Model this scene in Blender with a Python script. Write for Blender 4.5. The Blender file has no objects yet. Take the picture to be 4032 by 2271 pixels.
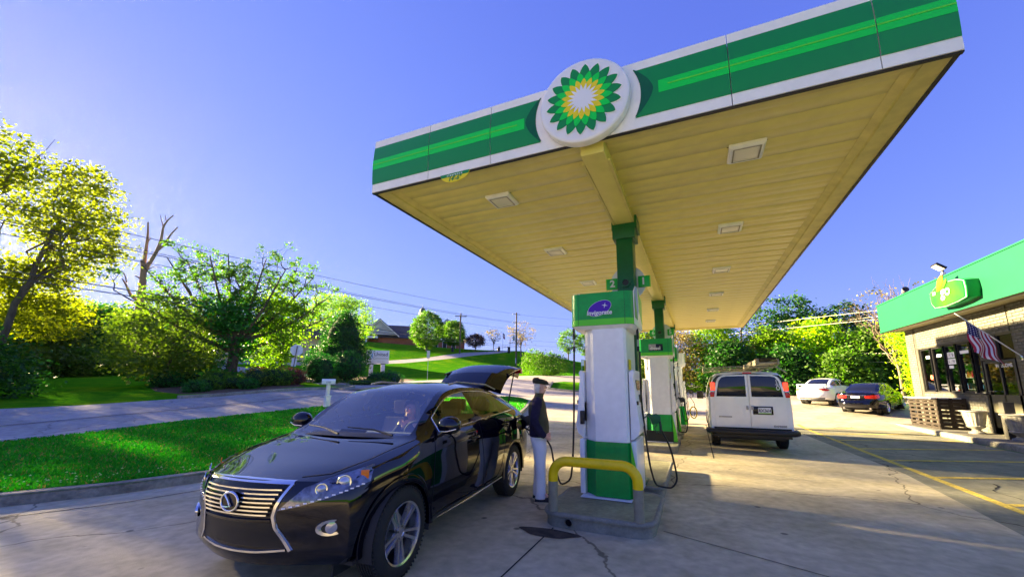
import bpy, bmesh, math, random
import numpy as np
from math import pi, sin, cos, radians, sqrt, atan2
from mathutils import Vector, Matrix, Euler
from mathutils.bvhtree import BVHTree
from mathutils.geometry import delaunay_2d_cdt
random.seed(7); rng = np.random.default_rng(7)
S = bpy.context.scene
COL = S.collection

# ------------------------------------------------------------------ camera, sky, sun, exposure
EYE = 1.6
cam = bpy.data.cameras.new('camera'); camo = bpy.data.objects.new('camera', cam); COL.objects.link(camo)
cp_, sp_ = cos(.175683), sin(.175683)
Rz = Matrix.Rotation(.404646, 3, 'Z'); Rx = Matrix.Rotation(.175683, 3, 'X'); Ry = Matrix.Rotation(-.00462754, 3, 'Y')
Rw = Rz @ Rx @ Ry
right, fwd, up = Rw.col[0], Rw.col[1], Rw.col[2]
M = Matrix((right, up, -fwd)).transposed().to_4x4(); M.translation = (0, 0, EYE)
camo.matrix_world = M
cam.sensor_width = 36; cam.lens = 13.803; cam.shift_x = -.01402; cam.shift_y = .02724
cam.clip_start = .05; cam.clip_end = 3000
S.camera = camo
SUN_EL, SUN_AZ = 14.5, 83.5            # azimuth measured from +Y towards -X
w = bpy.data.worlds.new('World'); S.world = w; w.use_nodes = True
nt = w.node_tree; bg = nt.nodes['Background']
sky = nt.nodes.new('ShaderNodeTexSky'); sky.sky_type = 'NISHITA'; sky.sun_disc = False
sky.sun_elevation = radians(SUN_EL); sky.sun_rotation = radians(-SUN_AZ)
sky.altitude = 300; sky.air_density = 1.0; sky.dust_density = .25; sky.ozone_density = 6
EXPO = 3.55
def vmath(op, a, b):
    n = nt.nodes.new('ShaderNodeVectorMath'); n.operation = op
    for i, q in enumerate((a, b)):
        if isinstance(q, tuple): n.inputs[i].default_value = q
        else: nt.links.new(q, n.inputs[i])
    return n.outputs[0]
# soft shoulder per channel: evening sky without a burnt-out patch round the sun
v_ = vmath('MULTIPLY', sky.outputs[0], (.1, .1, .1))
o_ = vmath('DIVIDE', v_, vmath('ADD', v_, (.13, .26, .12)))
GAIN = 12.2 / 2 ** EXPO
nt.links.new(vmath('MULTIPLY', o_, (.64 * GAIN, .82 * GAIN, 1.18 * GAIN)), bg.inputs[0]); bg.inputs[1].default_value = .1
sl = bpy.data.lights.new('sun', 'SUN'); sl.energy = 4.2; sl.angle = radians(1.4); sl.color = (1, .77, .42)
so = bpy.data.objects.new('sun', sl); COL.objects.link(so)
sd = Vector((-sin(radians(SUN_AZ)) * cos(radians(SUN_EL)), cos(radians(SUN_AZ)) * cos(radians(SUN_EL)), sin(radians(SUN_EL))))
so.rotation_euler = sd.to_track_quat('Z', 'Y').to_euler()
S.view_settings.view_transform = 'Standard'; S.view_settings.look = 'None'
S.view_settings.exposure = EXPO; S.view_settings.gamma = 1.0

# ------------------------------------------------------------------ materials
MAT = {}
def N(nt, t, **k):
    n = nt.nodes.new(t)
    for a, b in k.items(): setattr(n, a, b)
    return n
def mat(name, col, rough=.6, metal=0, var=.0, vscale=3, bump=0, bscale=40, coat=0, spec=.5, trans=0, alpha=1, emit=None, estr=1, col2=None, dirt=0, stretch=None, ior=1.45, detail=4, sheen=0, back=0, coords='Object', cmix=(.35, .65)):
    m = bpy.data.materials.new(name); m.use_nodes = True; nt = m.node_tree
    p = nt.nodes['Principled BSDF']; L = nt.links
    c = (*col, 1)
    p.inputs['Base Color'].default_value = c
    p.inputs['Roughness'].default_value = rough; p.inputs['Metallic'].default_value = metal
    p.inputs['Coat Weight'].default_value = coat; p.inputs['Coat Roughness'].default_value = .03; p.inputs['Coat IOR'].default_value = 1.6 if name == 'car_black' else 1.5
    p.inputs['Specular IOR Level'].default_value = spec; p.inputs['Transmission Weight'].default_value = trans
    p.inputs['Alpha'].default_value = alpha; p.inputs['IOR'].default_value = ior; p.inputs['Sheen Weight'].default_value = sheen
    if emit: p.inputs['Emission Color'].default_value = (*emit, 1); p.inputs['Emission Strength'].default_value = estr
    if var or bump or col2 or dirt:
        tc = N(nt, 'ShaderNodeTexCoord'); src = tc.outputs[coords]
        if stretch:
            mp = N(nt, 'ShaderNodeMapping'); mp.inputs['Scale'].default_value = stretch; L.new(src, mp.inputs[0]); src = mp.outputs[0]
        if var or col2:
            n1 = N(nt, 'ShaderNodeTexNoise'); n1.inputs['Scale'].default_value = vscale; n1.inputs['Detail'].default_value = detail; n1.inputs['Roughness'].default_value = .6
            L.new(src, n1.inputs[0])
            r = N(nt, 'ShaderNodeMapRange'); r.inputs[1].default_value = cmix[0]; r.inputs[2].default_value = cmix[1]; L.new(n1.outputs[0], r.inputs[0])
            mx = N(nt, 'ShaderNodeMix', data_type='RGBA'); L.new(r.outputs[0], mx.inputs[0])
            mx.inputs[6].default_value = (*[x * (1 - var) for x in col], 1)
            mx.inputs[7].default_value = (*(col2 or [min(1, x * (1 + var)) for x in col]), 1)
            out = mx.outputs[2]
            if dirt:
                n3 = N(nt, 'ShaderNodeTexNoise'); n3.inputs['Scale'].default_value = vscale * 7; n3.inputs['Detail'].default_value = 6; L.new(src, n3.inputs[0])
                r3 = N(nt, 'ShaderNodeMapRange'); r3.inputs[1].default_value = .3; r3.inputs[2].default_value = .7; r3.inputs[3].default_value = 1 - dirt; r3.inputs[4].default_value = 1 + dirt * .4
                L.new(n3.outputs[0], r3.inputs[0])
                m3 = N(nt, 'ShaderNodeVectorMath', operation='SCALE'); L.new(out, m3.inputs[0]); L.new(r3.outputs[0], m3.inputs['Scale']); out = m3.outputs[0]
            L.new(out, p.inputs['Base Color'])
        if bump:
            n2 = N(nt, 'ShaderNodeTexNoise'); n2.inputs['Scale'].default_value = bscale; n2.inputs['Detail'].default_value = 5; L.new(src, n2.inputs[0])
            b = N(nt, 'ShaderNodeBump'); b.inputs['Strength'].default_value = bump; b.inputs['Distance'].default_value = .02; L.new(n2.outputs[0], b.inputs['Height']); L.new(b.outputs[0], p.inputs['Normal'])
    MAT[name] = m
    return m
def leafmat(name, a, b, vs=.35, tr=.45, back=(.5, .8, .1)):
    """leaf: noise between two greens over the crown plus per-leaf variation, and translucency"""
    m = bpy.data.materials.new(name); m.use_nodes = True; nt = m.node_tree; L = nt.links
    p = nt.nodes['Principled BSDF']; p.inputs['Roughness'].default_value = .55; p.inputs['Specular IOR Level'].default_value = .3
    g = N(nt, 'ShaderNodeNewGeometry'); n = N(nt, 'ShaderNodeTexNoise'); n.inputs['Scale'].default_value = vs; n.inputs['Detail'].default_value = 3
    L.new(g.outputs['Position'], n.inputs[0])
    ad = N(nt, 'ShaderNodeMath', operation='MULTIPLY_ADD'); L.new(g.outputs['Random Per Island'], ad.inputs[0]); ad.inputs[1].default_value = .5; L.new(n.outputs[0], ad.inputs[2])
    r = N(nt, 'ShaderNodeMapRange'); r.inputs[1].default_value = .4; r.inputs[2].default_value = 1.1; L.new(ad.outputs[0], r.inputs[0])
    mx = N(nt, 'ShaderNodeMix', data_type='RGBA'); mx.inputs[6].default_value = (*a, 1); mx.inputs[7].default_value = (*b, 1); L.new(r.outputs[0], mx.inputs[0])
    L.new(mx.outputs[2], p.inputs['Base Color'])
    t = N(nt, 'ShaderNodeBsdfTranslucent'); BM = 2.4; tm = N(nt, 'ShaderNodeMix', data_type='RGBA', blend_type='MULTIPLY'); tm.inputs[0].default_value = 1
    L.new(mx.outputs[2], tm.inputs[6]); tm.inputs[7].default_value = (back[0] * BM, back[1] * BM, back[2] * BM, 1); L.new(tm.outputs[2], t.inputs[0])
    ms = N(nt, 'ShaderNodeMixShader'); ms.inputs[0].default_value = tr; L.new(p.outputs[0], ms.inputs[1]); L.new(t.outputs[0], ms.inputs[2])
    L.new(ms.outputs[0], nt.nodes['Material Output'].inputs[0]); MAT[name] = m
    return m

# ------------------------------------------------------------------ objects
def obj(name, me, parent=None, **props):
    o = bpy.data.objects.new(name, me); COL.objects.link(o)
    if parent is not None: o.parent = parent
    for k, v in props.items(): o[k] = v
    return o
def thing(name, label, cat, loc=(0, 0, 0), rz=0, group=None, me=None):
    o = bpy.data.objects.new(name, me); COL.objects.link(o); o.location = loc; o.rotation_euler = (0, 0, rz)
    o['label'] = label; o['category'] = cat
    if group: o['group'] = group
    if me is None: o.empty_display_size = .2
    return o
def tag(o, label, cat, group=None):
    o['label'] = label; o['category'] = cat
    if group: o['group'] = group
    return o
def copy_tree(o, parent=None):
    c = o.copy(); COL.objects.link(c); c.parent = parent
    for ch in list(o.children): copy_tree(ch, c)
    return c
def place(o, loc, rz=0, label=None, group=None):
    o.location = loc; o.rotation_euler = (0, 0, rz)
    if label: o['label'] = label
    if group: o['group'] = group
    return o

class MB:
    """collects faces (one material slot per name) and builds one mesh"""
    def __init__(s): s.v = []; s.f = []; s.m = []; s.mats = []; s.cur = 0
    def mat(s, name):
        if name not in s.mats: s.mats.append(name)
        s.cur = s.mats.index(name); return s
    def add(s, vs, fs, T=None):
        b = len(s.v)
        if T is not None: vs = [tuple(T @ Vector(v)) for v in vs]
        s.v += [tuple(v) for v in vs]; s.f += [tuple(b + i for i in f) for f in fs]; s.m += [s.cur] * len(fs)
        return s
    def box(s, x0, x1, y0, y1, z0, z1, T=None):
        v = [(x, y, z) for x in (x0, x1) for y in (y0, y1) for z in (z0, z1)]
        return s.add(v, [(0, 1, 3, 2), (4, 6, 7, 5), (0, 4, 5, 1), (2, 3, 7, 6), (0, 2, 6, 4), (1, 5, 7, 3)], T)
    def prism(s, poly, d0, d1, axis='y', T=None):
        """polygon (a,b) extruded along an axis from d0 to d1"""
        f = {'y': lambda a, b, d: (a, d, b), 'x': lambda a, b, d: (d, a, b), 'z': lambda a, b, d: (a, b, d)}[axis]
        n = len(poly); v = [f(a, b, d0) for a, b in poly] + [f(a, b, d1) for a, b in poly]
        fs = [tuple(range(n))[::-1], tuple(range(n, 2 * n))] + [(i, (i + 1) % n, n + (i + 1) % n, n + i) for i in range(n)]
        if axis == 'y': fs = [t[::-1] for t in fs]
        return s.add(v, fs, T)
    def lathe(s, prof, n=24, T=None, a0=0, a1=2 * pi, cap=False):
        """profile (r,z) about z"""
        full = abs(a1 - a0 - 2 * pi) < 1e-6; m = n if full else n + 1
        v = [(r * cos(a0 + (a1 - a0) * i / n), r * sin(a0 + (a1 - a0) * i / n), z) for r, z in prof for i in range(m)]
        fs = []
        for j in range(len(prof) - 1):
            for i in range(n):
                a = j * m + i; b = j * m + (i + 1) % m
                fs.append((a, b, b + m, a + m))
        if cap: fs += [tuple(range(m))[::-1], tuple(range((len(prof) - 1) * m, len(prof) * m))]
        return s.add(v, fs, T)
    def cyl(s, p, q, r, r2=None, n=12, cap=True):
        p, q = Vector(p), Vector(q); d = q - p
        T = Matrix.Translation(p) @ d.to_track_quat('Z', 'Y').to_matrix().to_4x4()
        return s.lathe([(r, 0), (r if r2 is None else r2, d.length)], n, T, cap=cap)
    def tube(s, pts, r, n=8, cap=True, flat=None):
        pts = [Vector(p) for p in pts]; k = len(pts); rs = r if hasattr(r, '__len__') else [r] * k
        u = None; v = []
        for i, p in enumerate(pts):
            t = (pts[min(i + 1, k - 1)] - pts[max(i - 1, 0)]).normalized()
            if u is None:
                u = t.orthogonal().normalized()
            u = (u - t * u.dot(t)).normalized(); w_ = t.cross(u)
            v += [p + (u * cos(2 * pi * j / n) + w_ * sin(2 * pi * j / n)) * rs[i] for j in range(n)]
        fs = [(i * n + j, i * n + (j + 1) % n, (i + 1) * n + (j + 1) % n, (i + 1) * n + j) for i in range(k - 1) for j in range(n)]
        if cap: fs += [tuple(range(n))[::-1], tuple(range((k - 1) * n, k * n))]
        return s.add(v, fs)
    def grid(s, G, close=False):
        """G: array rows x cols x 3"""
        R_, C_ = len(G), len(G[0])
        v = [tuple(p) for row in G for p in row]
        fs = [(i * C_ + j, i * C_ + (j + 1) % C_, (i + 1) * C_ + (j + 1) % C_, (i + 1) * C_ + j) for i in range(R_ - 1) for j in range(C_ if close else C_ - 1)]
        return s.add(v, fs)
    def mesh(s, name, bev=0, smooth=35, weld=0, seg=2):
        me = bpy.data.meshes.new(name); me.from_pydata(s.v, [], s.f)
        for m_ in s.mats: me.materials.append(MAT[m_])
        me.polygons.foreach_set('material_index', s.m)
        if bev or weld:
            bm = bmesh.new(); bm.from_mesh(me)
            bmesh.ops.remove_doubles(bm, verts=bm.verts, dist=weld or 1e-5)
            if bev:
                es = [e for e in bm.edges if len(e.link_faces) == 2 and e.calc_face_angle(0) > .6]
                bmesh.ops.bevel(bm, geom=es, offset=bev, segments=seg, affect='EDGES', profile=.6, clamp_overlap=True)
            bmesh.ops.recalc_face_normals(bm, faces=bm.faces)
            bm.to_mesh(me); bm.free()
        if smooth: me.shade_smooth(); me.set_sharp_from_angle(angle=radians(smooth))
        me.update(); return me
    def build(s, name, parent=None, bev=0, smooth=35, weld=0, seg=2, **props):
        return obj(name, s.mesh(name, bev, smooth, weld, seg), parent, **props)

def text_mesh(txt, size, matname, depth=.004, align='CENTER', shear=0, space=1, bold=0, name='lettering', sx=1):
    c = bpy.data.curves.new('txt', 'FONT'); c.body = txt; c.size = size; c.extrude = depth; c.align_x = align; c.align_y = 'CENTER'; c.shear = shear; c.space_character = space; c.offset = bold; c.resolution_u = 3
    o = bpy.data.objects.new('txt', c); COL.objects.link(o)
    dg = bpy.context.evaluated_depsgraph_get(); dg.update()
    me = bpy.data.meshes.new_from_object(o.evaluated_get(dg)); me.name = name
    bpy.data.objects.remove(o); bpy.data.curves.remove(c)
    me.materials.clear(); me.materials.append(MAT[matname])
    if sx != 1: me.transform(Matrix.Diagonal((sx, 1, 1, 1)))
    return me
def text(txt, size, matname, parent, loc, rot=(pi / 2, 0, 0), name='lettering', **k):
    o = obj(name, text_mesh(txt, size, matname, name=name, **k), parent); o.location = loc; o.rotation_euler = rot; return o
def pchip(x, xs, ys):
    """monotone cubic interpolation, xs ascending"""
    xs = np.asarray(xs, float); ys = np.asarray(ys, float); h_ = np.diff(xs); d = np.diff(ys) / h_
    m_ = np.zeros_like(ys); m_[0], m_[-1] = d[0], d[-1]
    for i in range(1, len(xs) - 1):
        if d[i - 1] * d[i] > 0: w1 = 2 * h_[i] + h_[i - 1]; w2 = h_[i] + 2 * h_[i - 1]; m_[i] = (w1 + w2) / (w1 / d[i - 1] + w2 / d[i])
    x = np.clip(np.asarray(x, float), xs[0], xs[-1]); i = np.clip(np.searchsorted(xs, x) - 1, 0, len(xs) - 2)
    t = (x - xs[i]) / h_[i]
    return ys[i] * (1 + 2 * t) * (1 - t) ** 2 + h_[i] * m_[i] * t * (1 - t) ** 2 + ys[i + 1] * t * t * (3 - 2 * t) + h_[i] * m_[i + 1] * t * t * (t - 1)

# plain colours
mat('white_paint', (.80, .80, .80), .35, var=.04, vscale=6, coat=.2)
mat('panel_white', (.86, .86, .86), .3, var=.05, vscale=1.5, dirt=.05)
mat('soffit_cream_bounce', (.72, .64, .19), .36, var=.06, vscale=.8, dirt=.06)  # cream metal, yellowed further so the colour carries warm bounce light
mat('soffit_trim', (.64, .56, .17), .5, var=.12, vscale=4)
mat('dark_green', (.002, .23, .030), .28, coat=.3)
mat('mid_green', (.0, .62, .04), .28, coat=.3)
mat('bright_green', (.0, .42, .05), .35)
mat('pump_green', (.0, .33, .05), .35, var=.12, vscale=3, dirt=.12)
mat('lime_green', (.10, .62, .02), .35)
mat('store_green', (.003, .115, .045), .45, var=.05, vscale=1.5)
mat('column_green', (.002, .10, .030), .35, var=.1, vscale=8)
mat('logo_yellow', (.75, .62, .0), .4)
mat('leaf_lime', (.28, .66, .0), .4)
mat('blue_print', (.12, .33, .75), .35)
mat('violet_print', (.06, .0, .42), .3)
mat('black_plastic', (.012, .012, .014), .45, bump=.1, bscale=150)
mat('black_gloss', (.006, .006, .008), .12)
mat('rubber', (.018, .018, .018), .75, bump=.3, bscale=90)
mat('hose_rubber', (.012, .012, .013), .45)
mat('chrome', (.75, .75, .78), .12, 1)
mat('alloy', (.62, .62, .66), .22, 1)
mat('alloy_dark', (.06, .06, .065), .35, .6)
mat('grey_metal', (.35, .35, .36), .45, .6)
mat('rail_yellow', (.86, .60, .0), .38, var=.05, vscale=6, dirt=.05)
mat('rail_grey', (.27, .25, .17), .7, var=.12, vscale=14, bump=.35, bscale=120)
mat('island_paint', (.25, .245, .19), .75, var=.14, vscale=6, bump=.4, bscale=60, dirt=.15)
mat('island_concrete', (.30, .29, .17), .9, var=.22, vscale=3, bump=.5, bscale=70, dirt=.2)
mat('kerb_concrete', (.26, .25, .20), .9, var=.25, vscale=2.5, bump=.6, bscale=50, dirt=.3)
mat('yellow_line', (.68, .52, .08), .85, var=.3, vscale=5, dirt=.4)
mat('car_black', (.0012, .0012, .005), .9, coat=1, spec=0)
mat('car_white', (.80, .80, .82), .3, coat=.6, var=.02)
mat('van_white', (.84, .86, .88), .35, coat=.4, var=.05, vscale=2)
mat('dark_glass', (.006, .007, .010), .05, spec=.9)
mat('red_lens', (.55, .006, .004), .15, coat=.5, var=.2, vscale=60)
mat('red_lamp_lit', (.8, .02, .01), .15, emit=(1, .05, .02), estr=.25)
mat('amber_lens', (.75, .16, .01), .15)
mat('leather', (.60, .55, .42), .6, var=.05)
mat('interior_dark', (.03, .03, .03), .8); mat('dash_grey', (.16, .16, .17), .8)
mat('skin', (.82, .46, .32), .5, var=.10, vscale=25)
mat('hair_white', (.72, .68, .62), .8, bump=.6, bscale=140)
mat('hair_blond', (.42, .26, .12), .7, bump=.5, bscale=120)
mat('cloth_navy', (.022, .016, .045), .95, sheen=.0, bump=.4, bscale=220, var=.25, vscale=15)
mat('cloth_olive', (.085, .078, .040), .9, bump=.3, bscale=160, var=.15, vscale=10)
mat('cloth_white', (.86, .86, .86), .9, bump=.35, bscale=60, var=.04)
mat('cap_olive', (.030, .030, .020), .9, bump=.5, bscale=200, var=.25, vscale=30)
mat('shoe', (.022, .020, .020), .6)
mat('bark', (.10, .075, .055), .95, var=.35, vscale=4, bump=.9, bscale=14, stretch=(1, 1, .25))
mat('bark_grey', (.17, .13, .10), .95, var=.3, vscale=4, bump=.8, bscale=14, stretch=(1, 1, .25))
mat('deadwood', (.34, .22, .12), .9, var=.25, vscale=3, bump=.5, bscale=10, stretch=(1, 1, .3))
mat('twig', (.16, .10, .09), .9)
mat('pole_wood', (.13, .095, .07), .95, var=.3, vscale=5, bump=.5, bscale=20, stretch=(1, 1, .1))
mat('wire', (.03, .03, .035), .6)
mat('wire_light', (.50, .46, .34), .5)
mat('brick_store', (.125, .122, .10), .85, var=.18, vscale=2.2, bump=.4, bscale=60)
mat('mortar', (.10, .095, .06), .95, bump=.3)
mat('brick_dark', (.06, .058, .048), .85, var=.25, vscale=3, bump=.3, bscale=60)
mat('brick_red', (.30, .10, .06), .9, var=.15, vscale=1)
mat('shingle', (.075, .07, .085), .95, var=.2, vscale=2, bump=.3)
mat('siding', (.42, .42, .44), .8)
mat('siding_warm', (.60, .47, .34), .8)
mat('pallet_wood', (.028, .020, .014), .9, var=.4, vscale=6, bump=.5, bscale=40)
mat('pallet_new', (.42, .30, .10), .9, var=.25, vscale=6, bump=.3, bscale=40)
mat('counter_top', (.55, .62, .66), .3)
mat('urn_stone', (.32, .31, .27), .85, var=.2, vscale=8, bump=.6, bscale=60)
mat('paper', (.72, .74, .80), .8)
mat('ink', (.05, .05, .10), .8)
mat('neon_red', (1, .12, .03), .4, emit=(1, .13, .05), estr=6)
mat('flag_red', (.36, .01, .05), .8); mat('flag_white', (.72, .70, .78), .8); mat('flag_blue', (.02, .02, .12), .8)
mat('sign_white', (.72, .74, .82), .4, coat=.2)
mat('sign_navy', (.01, .015, .06), .5); mat('sign_purple', (.035, .0, .10), .5)
mat('galvanised', (.45, .45, .47), .4, .7)
mat('lamp_lens', (.80, .78, .62), .25)
mat('ladder_metal', (.30, .27, .20), .5, .4)
mat('mulch', (.14, .085, .05), .95, var=.3, vscale=8, bump=.8, bscale=30)
mat('shadow_gap', (.01, .01, .01), .9)

# ------------------------------------------------------------------ terrain
TC = np.array([(-6,-25,0),(-6,-12,0),(-6,-4,0),(-6,2,0),(-6,8,0),(-6,14,0),(-6,18,0),(-2,-25,0),(-2,-12,0),(-2,-4,0),(-2,2,0),(-2,8,0),(-2,14,0),(-2,18,0),(2,-25,0),(2,-12,0),(2,-4,0),(2,2,0),(2,8,0),(2,14,0),(2,18,0),(6,-25,0),(6,-12,0),(6,-4,0),(6,2,0),(6,8,0),(6,14,0),(6,18,0),(10,-25,0),(10,-12,0),(10,-4,0),(10,2,0),(10,8,0),(10,14,0),(10,18,0),(15,-25,0),(15,-12,0),(15,-4,0),(15,2,0),(15,8,0),(15,14,0),(15,18,0),(22,-25,0),(22,-12,0),(22,-4,0),(22,2,0),(22,8,0),(22,14,0),(22,18,0),(-7.8,4,0),(-7.8,8,0),(-8,12,0.02),(-8.2,16,0.05),(-9,20,0.25),(-8.8,0,0),(-10,-4,0),(-12,-10,0),(-2,21,0.1),(4,21,0.08),(9,21,0.1),(14,21,0.1),(-2,25,0.4),(5,25,0.45),(9,26,0.45),(0,32,1.1),(6,33,1),(14,34,0.9),(25,30,0.8),(30,10,0.2),(-15.5,-25,-0.06),(-15.5,-10,-0.06),(-15.5,0,0),(-15.5,6,0.33),(-15.5,12,0.66),(-15.5,18,0.99),(-22,-25,0.27),(-22,-10,0.27),(-22,0,0.32),(-22,6,0.66),(-22,12,0.99),(-22,18,1.32),(-30,-25,0.67),(-30,-10,0.67),(-30,0,0.73),(-30,6,1.06),(-30,12,1.39),(-30,18,1.72),(-38,-25,1.07),(-38,-10,1.07),(-38,0,1.12),(-38,6,1.46),(-38,12,1.78),(-38,18,2.12),(-11,4,0.12),(-11,10,0.25),(-11.5,16,0.5),(-12,-3,0.05),(-18.66,16.64,1.37),(-24.47,17.36,1.68),(-29.12,30.26,2.15),(-23.65,27.14,1.75),(-22.06,47.09,2.82),(-15.12,52.88,2.92),(-21.31,71.91,4.88),(-33.3,72.74,5.15),(-79.86,82.74,13.35),(-62.92,96.26,12.12),(-88.9,64.79,13),(-53.01,102.05,11.38),(-39.71,91.78,10.47),(-31.54,92.78,8.52),(-28,91.83,6.46),(-24.85,88.58,4.62),(-41.08,43.73,3.51),(-52.43,66.91,7.29),(-59.04,46.25,6.07),(-41.08,28.51,3.4),(-37.81,64.77,5.68),(-10.34,32.39,0.65),(-31.22,53.56,3.44),(-24.54,34.08,2),(-53.34,27.47,3.3),(-55.99,21.56,3.1),(-57.68,16.53,2.92),(-102.76,39.25,6.63),(-125.1,35.37,7.72),(-51.39,73.89,8.62),(-55.1,50.88,5.94),(15.02,42.42,1.28),(0.2,38,1.22),(-8.11,59.45,1.44),(0,-260,5),(0,-500,5),(88.9,-244.3,5),(171,-469.8,5),(167.1,-199.2,5),(321.4,-383,5),(225.2,-130,5),(433,-250,5),(256.1,-45.1,5),(492.4,-86.8,5),(256.1,45.1,5),(492.4,86.8,5),(225.2,130,5),(433,250,5),(167.1,199.2,5),(321.4,383,5),(88.9,244.3,5),(171,469.8,5),(-0,260,5),(-0,500,5),(-88.9,244.3,5),(-171,469.8,5),(-167.1,199.2,14),(-321.4,383,14),(-225.2,130,14),(-433,250,14),(-256.1,45.1,14),(-492.4,86.8,14),(-256.1,-45.1,14),(-492.4,-86.8,14),(-225.2,-130,5),(-433,-250,5),(-167.1,-199.2,5),(-321.4,-383,5),(-88.9,-244.3,5),(-171,-469.8,5)])
_P = TC[:, :2]; _n = len(_P)
def _solve():
    K = np.linalg.norm(_P[:, None] - _P[None], axis=2); A = np.zeros((_n + 3, _n + 3)); A[:_n, :_n] = K - np.eye(_n) * .6
    A[:_n, _n] = 1; A[:_n, _n + 1:] = _P; A[_n, :_n] = 1; A[_n + 1:, :_n] = _P.T
    b = np.zeros(_n + 3); b[:_n] = TC[:, 2]; return np.linalg.solve(A, b)
_W = _solve()
def hts(X, Y):
    q = np.stack([np.asarray(X, float), np.asarray(Y, float)], -1)
    K = np.linalg.norm(q[..., None, :] - _P, axis=-1)
    z = K @ _W[:_n] + _W[_n] + q @ _W[_n + 1:]; x, y = q[..., 0], q[..., 1]
    d = np.maximum.reduce([-7.6 - x - np.where(y < 3, (3 - y) * .6, 0), x - 9.5, y - 17.5, np.zeros_like(x)])
    t = np.clip(d / 4, 0, 1); return z * t * t * (3 - 2 * t)
def hz(x, y): return float(hts(np.array([x]), np.array([y]))[0])

def asphalt(name, a, b, vs, crack=0, streak=0, spots=0, rough=.85):
    m = mat(name, a, rough, var=.0, col2=b, vscale=vs, dirt=.22, bump=.25, bscale=90, detail=7, spec=.25)
    nt = m.node_tree; L = nt.links; p = nt.nodes['Principled BSDF']; src = p.inputs['Base Color'].links[0].from_socket
    tc = N(nt, 'ShaderNodeTexCoord')
    def mul(fac_socket, colr, src):
        mx = N(nt, 'ShaderNodeMix', data_type='RGBA', blend_type='MULTIPLY'); L.new(fac_socket, mx.inputs[0]); L.new(src, mx.inputs[6]); mx.inputs[7].default_value = (*colr, 1); return mx.outputs[2]
    # big oil and tyre staining
    n = N(nt, 'ShaderNodeTexNoise'); n.inputs['Scale'].default_value = .45; n.inputs['Detail'].default_value = 8; n.inputs['Roughness'].default_value = .65; L.new(tc.outputs['Object'], n.inputs[0])
    r = N(nt, 'ShaderNodeMapRange'); r.inputs[1].default_value = .48; r.inputs[2].default_value = .72; r.inputs[4].default_value = .75; L.new(n.outputs[0], r.inputs[0]); src = mul(r.outputs[0], (.72, .71, .68), src)
    if spots:
        v = N(nt, 'ShaderNodeTexVoronoi', feature='F1'); v.inputs['Scale'].default_value = 1.7; v.inputs['Randomness'].default_value = 1; L.new(tc.outputs['Object'], v.inputs[0])
        r = N(nt, 'ShaderNodeMapRange'); r.inputs[1].default_value = .075; r.inputs[2].default_value = .045; r.inputs[4].default_value = spots; L.new(v.outputs['Distance'], r.inputs[0]); src = mul(r.outputs[0], (.25, .25, .25), src)
    if crack:
        nn = N(nt, 'ShaderNodeTexNoise'); nn.inputs['Scale'].default_value = .8; nn.inputs['Detail'].default_value = 6; L.new(tc.outputs['Object'], nn.inputs[0])
        ad = N(nt, 'ShaderNodeMixRGB', blend_type='ADD'); ad.inputs[0].default_value = 1.2; L.new(tc.outputs['Object'], ad.inputs[1]); L.new(nn.outputs[1], ad.inputs[2])
        v = N(nt, 'ShaderNodeTexVoronoi', feature='DISTANCE_TO_EDGE'); v.inputs['Scale'].default_value = .22; L.new(ad.outputs[0], v.inputs[0])
        r = N(nt, 'ShaderNodeMapRange'); r.inputs[1].default_value = .0035; r.inputs[2].default_value = .0015; r.inputs[4].default_value = crack; L.new(v.outputs['Distance'], r.inputs[0]); src = mul(r.outputs[0], (.18, .17, .15), src)
    L.new(src, p.inputs['Base Color']); return m
asphalt('lot_concrete', (.48, .42, .26), (.63, .56, .38), 1.1, crack=.7, spots=.8)
asphalt('lot_asphalt', (.20, .20, .14), (.32, .31, .22), 1.6, crack=.9, spots=.4)
asphalt('street_asphalt', (.38, .345, .32), (.48, .44, .41), .8, crack=.4)
asphalt('street_concrete', (.48, .44, .39), (.58, .54, .48), .8, crack=.5)
asphalt('far_concrete', (.38, .33, .27), (.50, .44, .36), .5, crack=.5)
asphalt('walk_concrete', (.16, .155, .13), (.26, .25, .2), 1.5, crack=.5)
def grassmat(name, a, b, c_):
    m = mat(name, a, 1.0, col2=b, vscale=2.2, bump=.8, bscale=45, dirt=.35, detail=8, spec=0)
    nt = m.node_tree; L = nt.links; p = nt.nodes['Principled BSDF']; src = p.inputs['Base Color'].links[0].from_socket
    tc = N(nt, 'ShaderNodeTexCoord'); n = N(nt, 'ShaderNodeTexNoise'); n.inputs['Scale'].default_value = .35; n.inputs['Detail'].default_value = 5; L.new(tc.outputs['Object'], n.inputs[0])
    r = N(nt, 'ShaderNodeMapRange'); r.inputs[1].default_value = .5; r.inputs[2].default_value = .75; L.new(n.outputs[0], r.inputs[0])
    mx = N(nt, 'ShaderNodeMix', data_type='RGBA'); L.new(r.outputs[0], mx.inputs[0]); L.new(src, mx.inputs[6]); mx.inputs[7].default_value = (*c_, 1); L.new(mx.outputs[2], p.inputs['Base Color'])
grassmat('grass', (.006, .20, .010), (.02, .32, .012), (.09, .33, .012))
grassmat('hill_grass', (.04, .22, .008), (.10, .31, .008), (.20, .34, .01))

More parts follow.
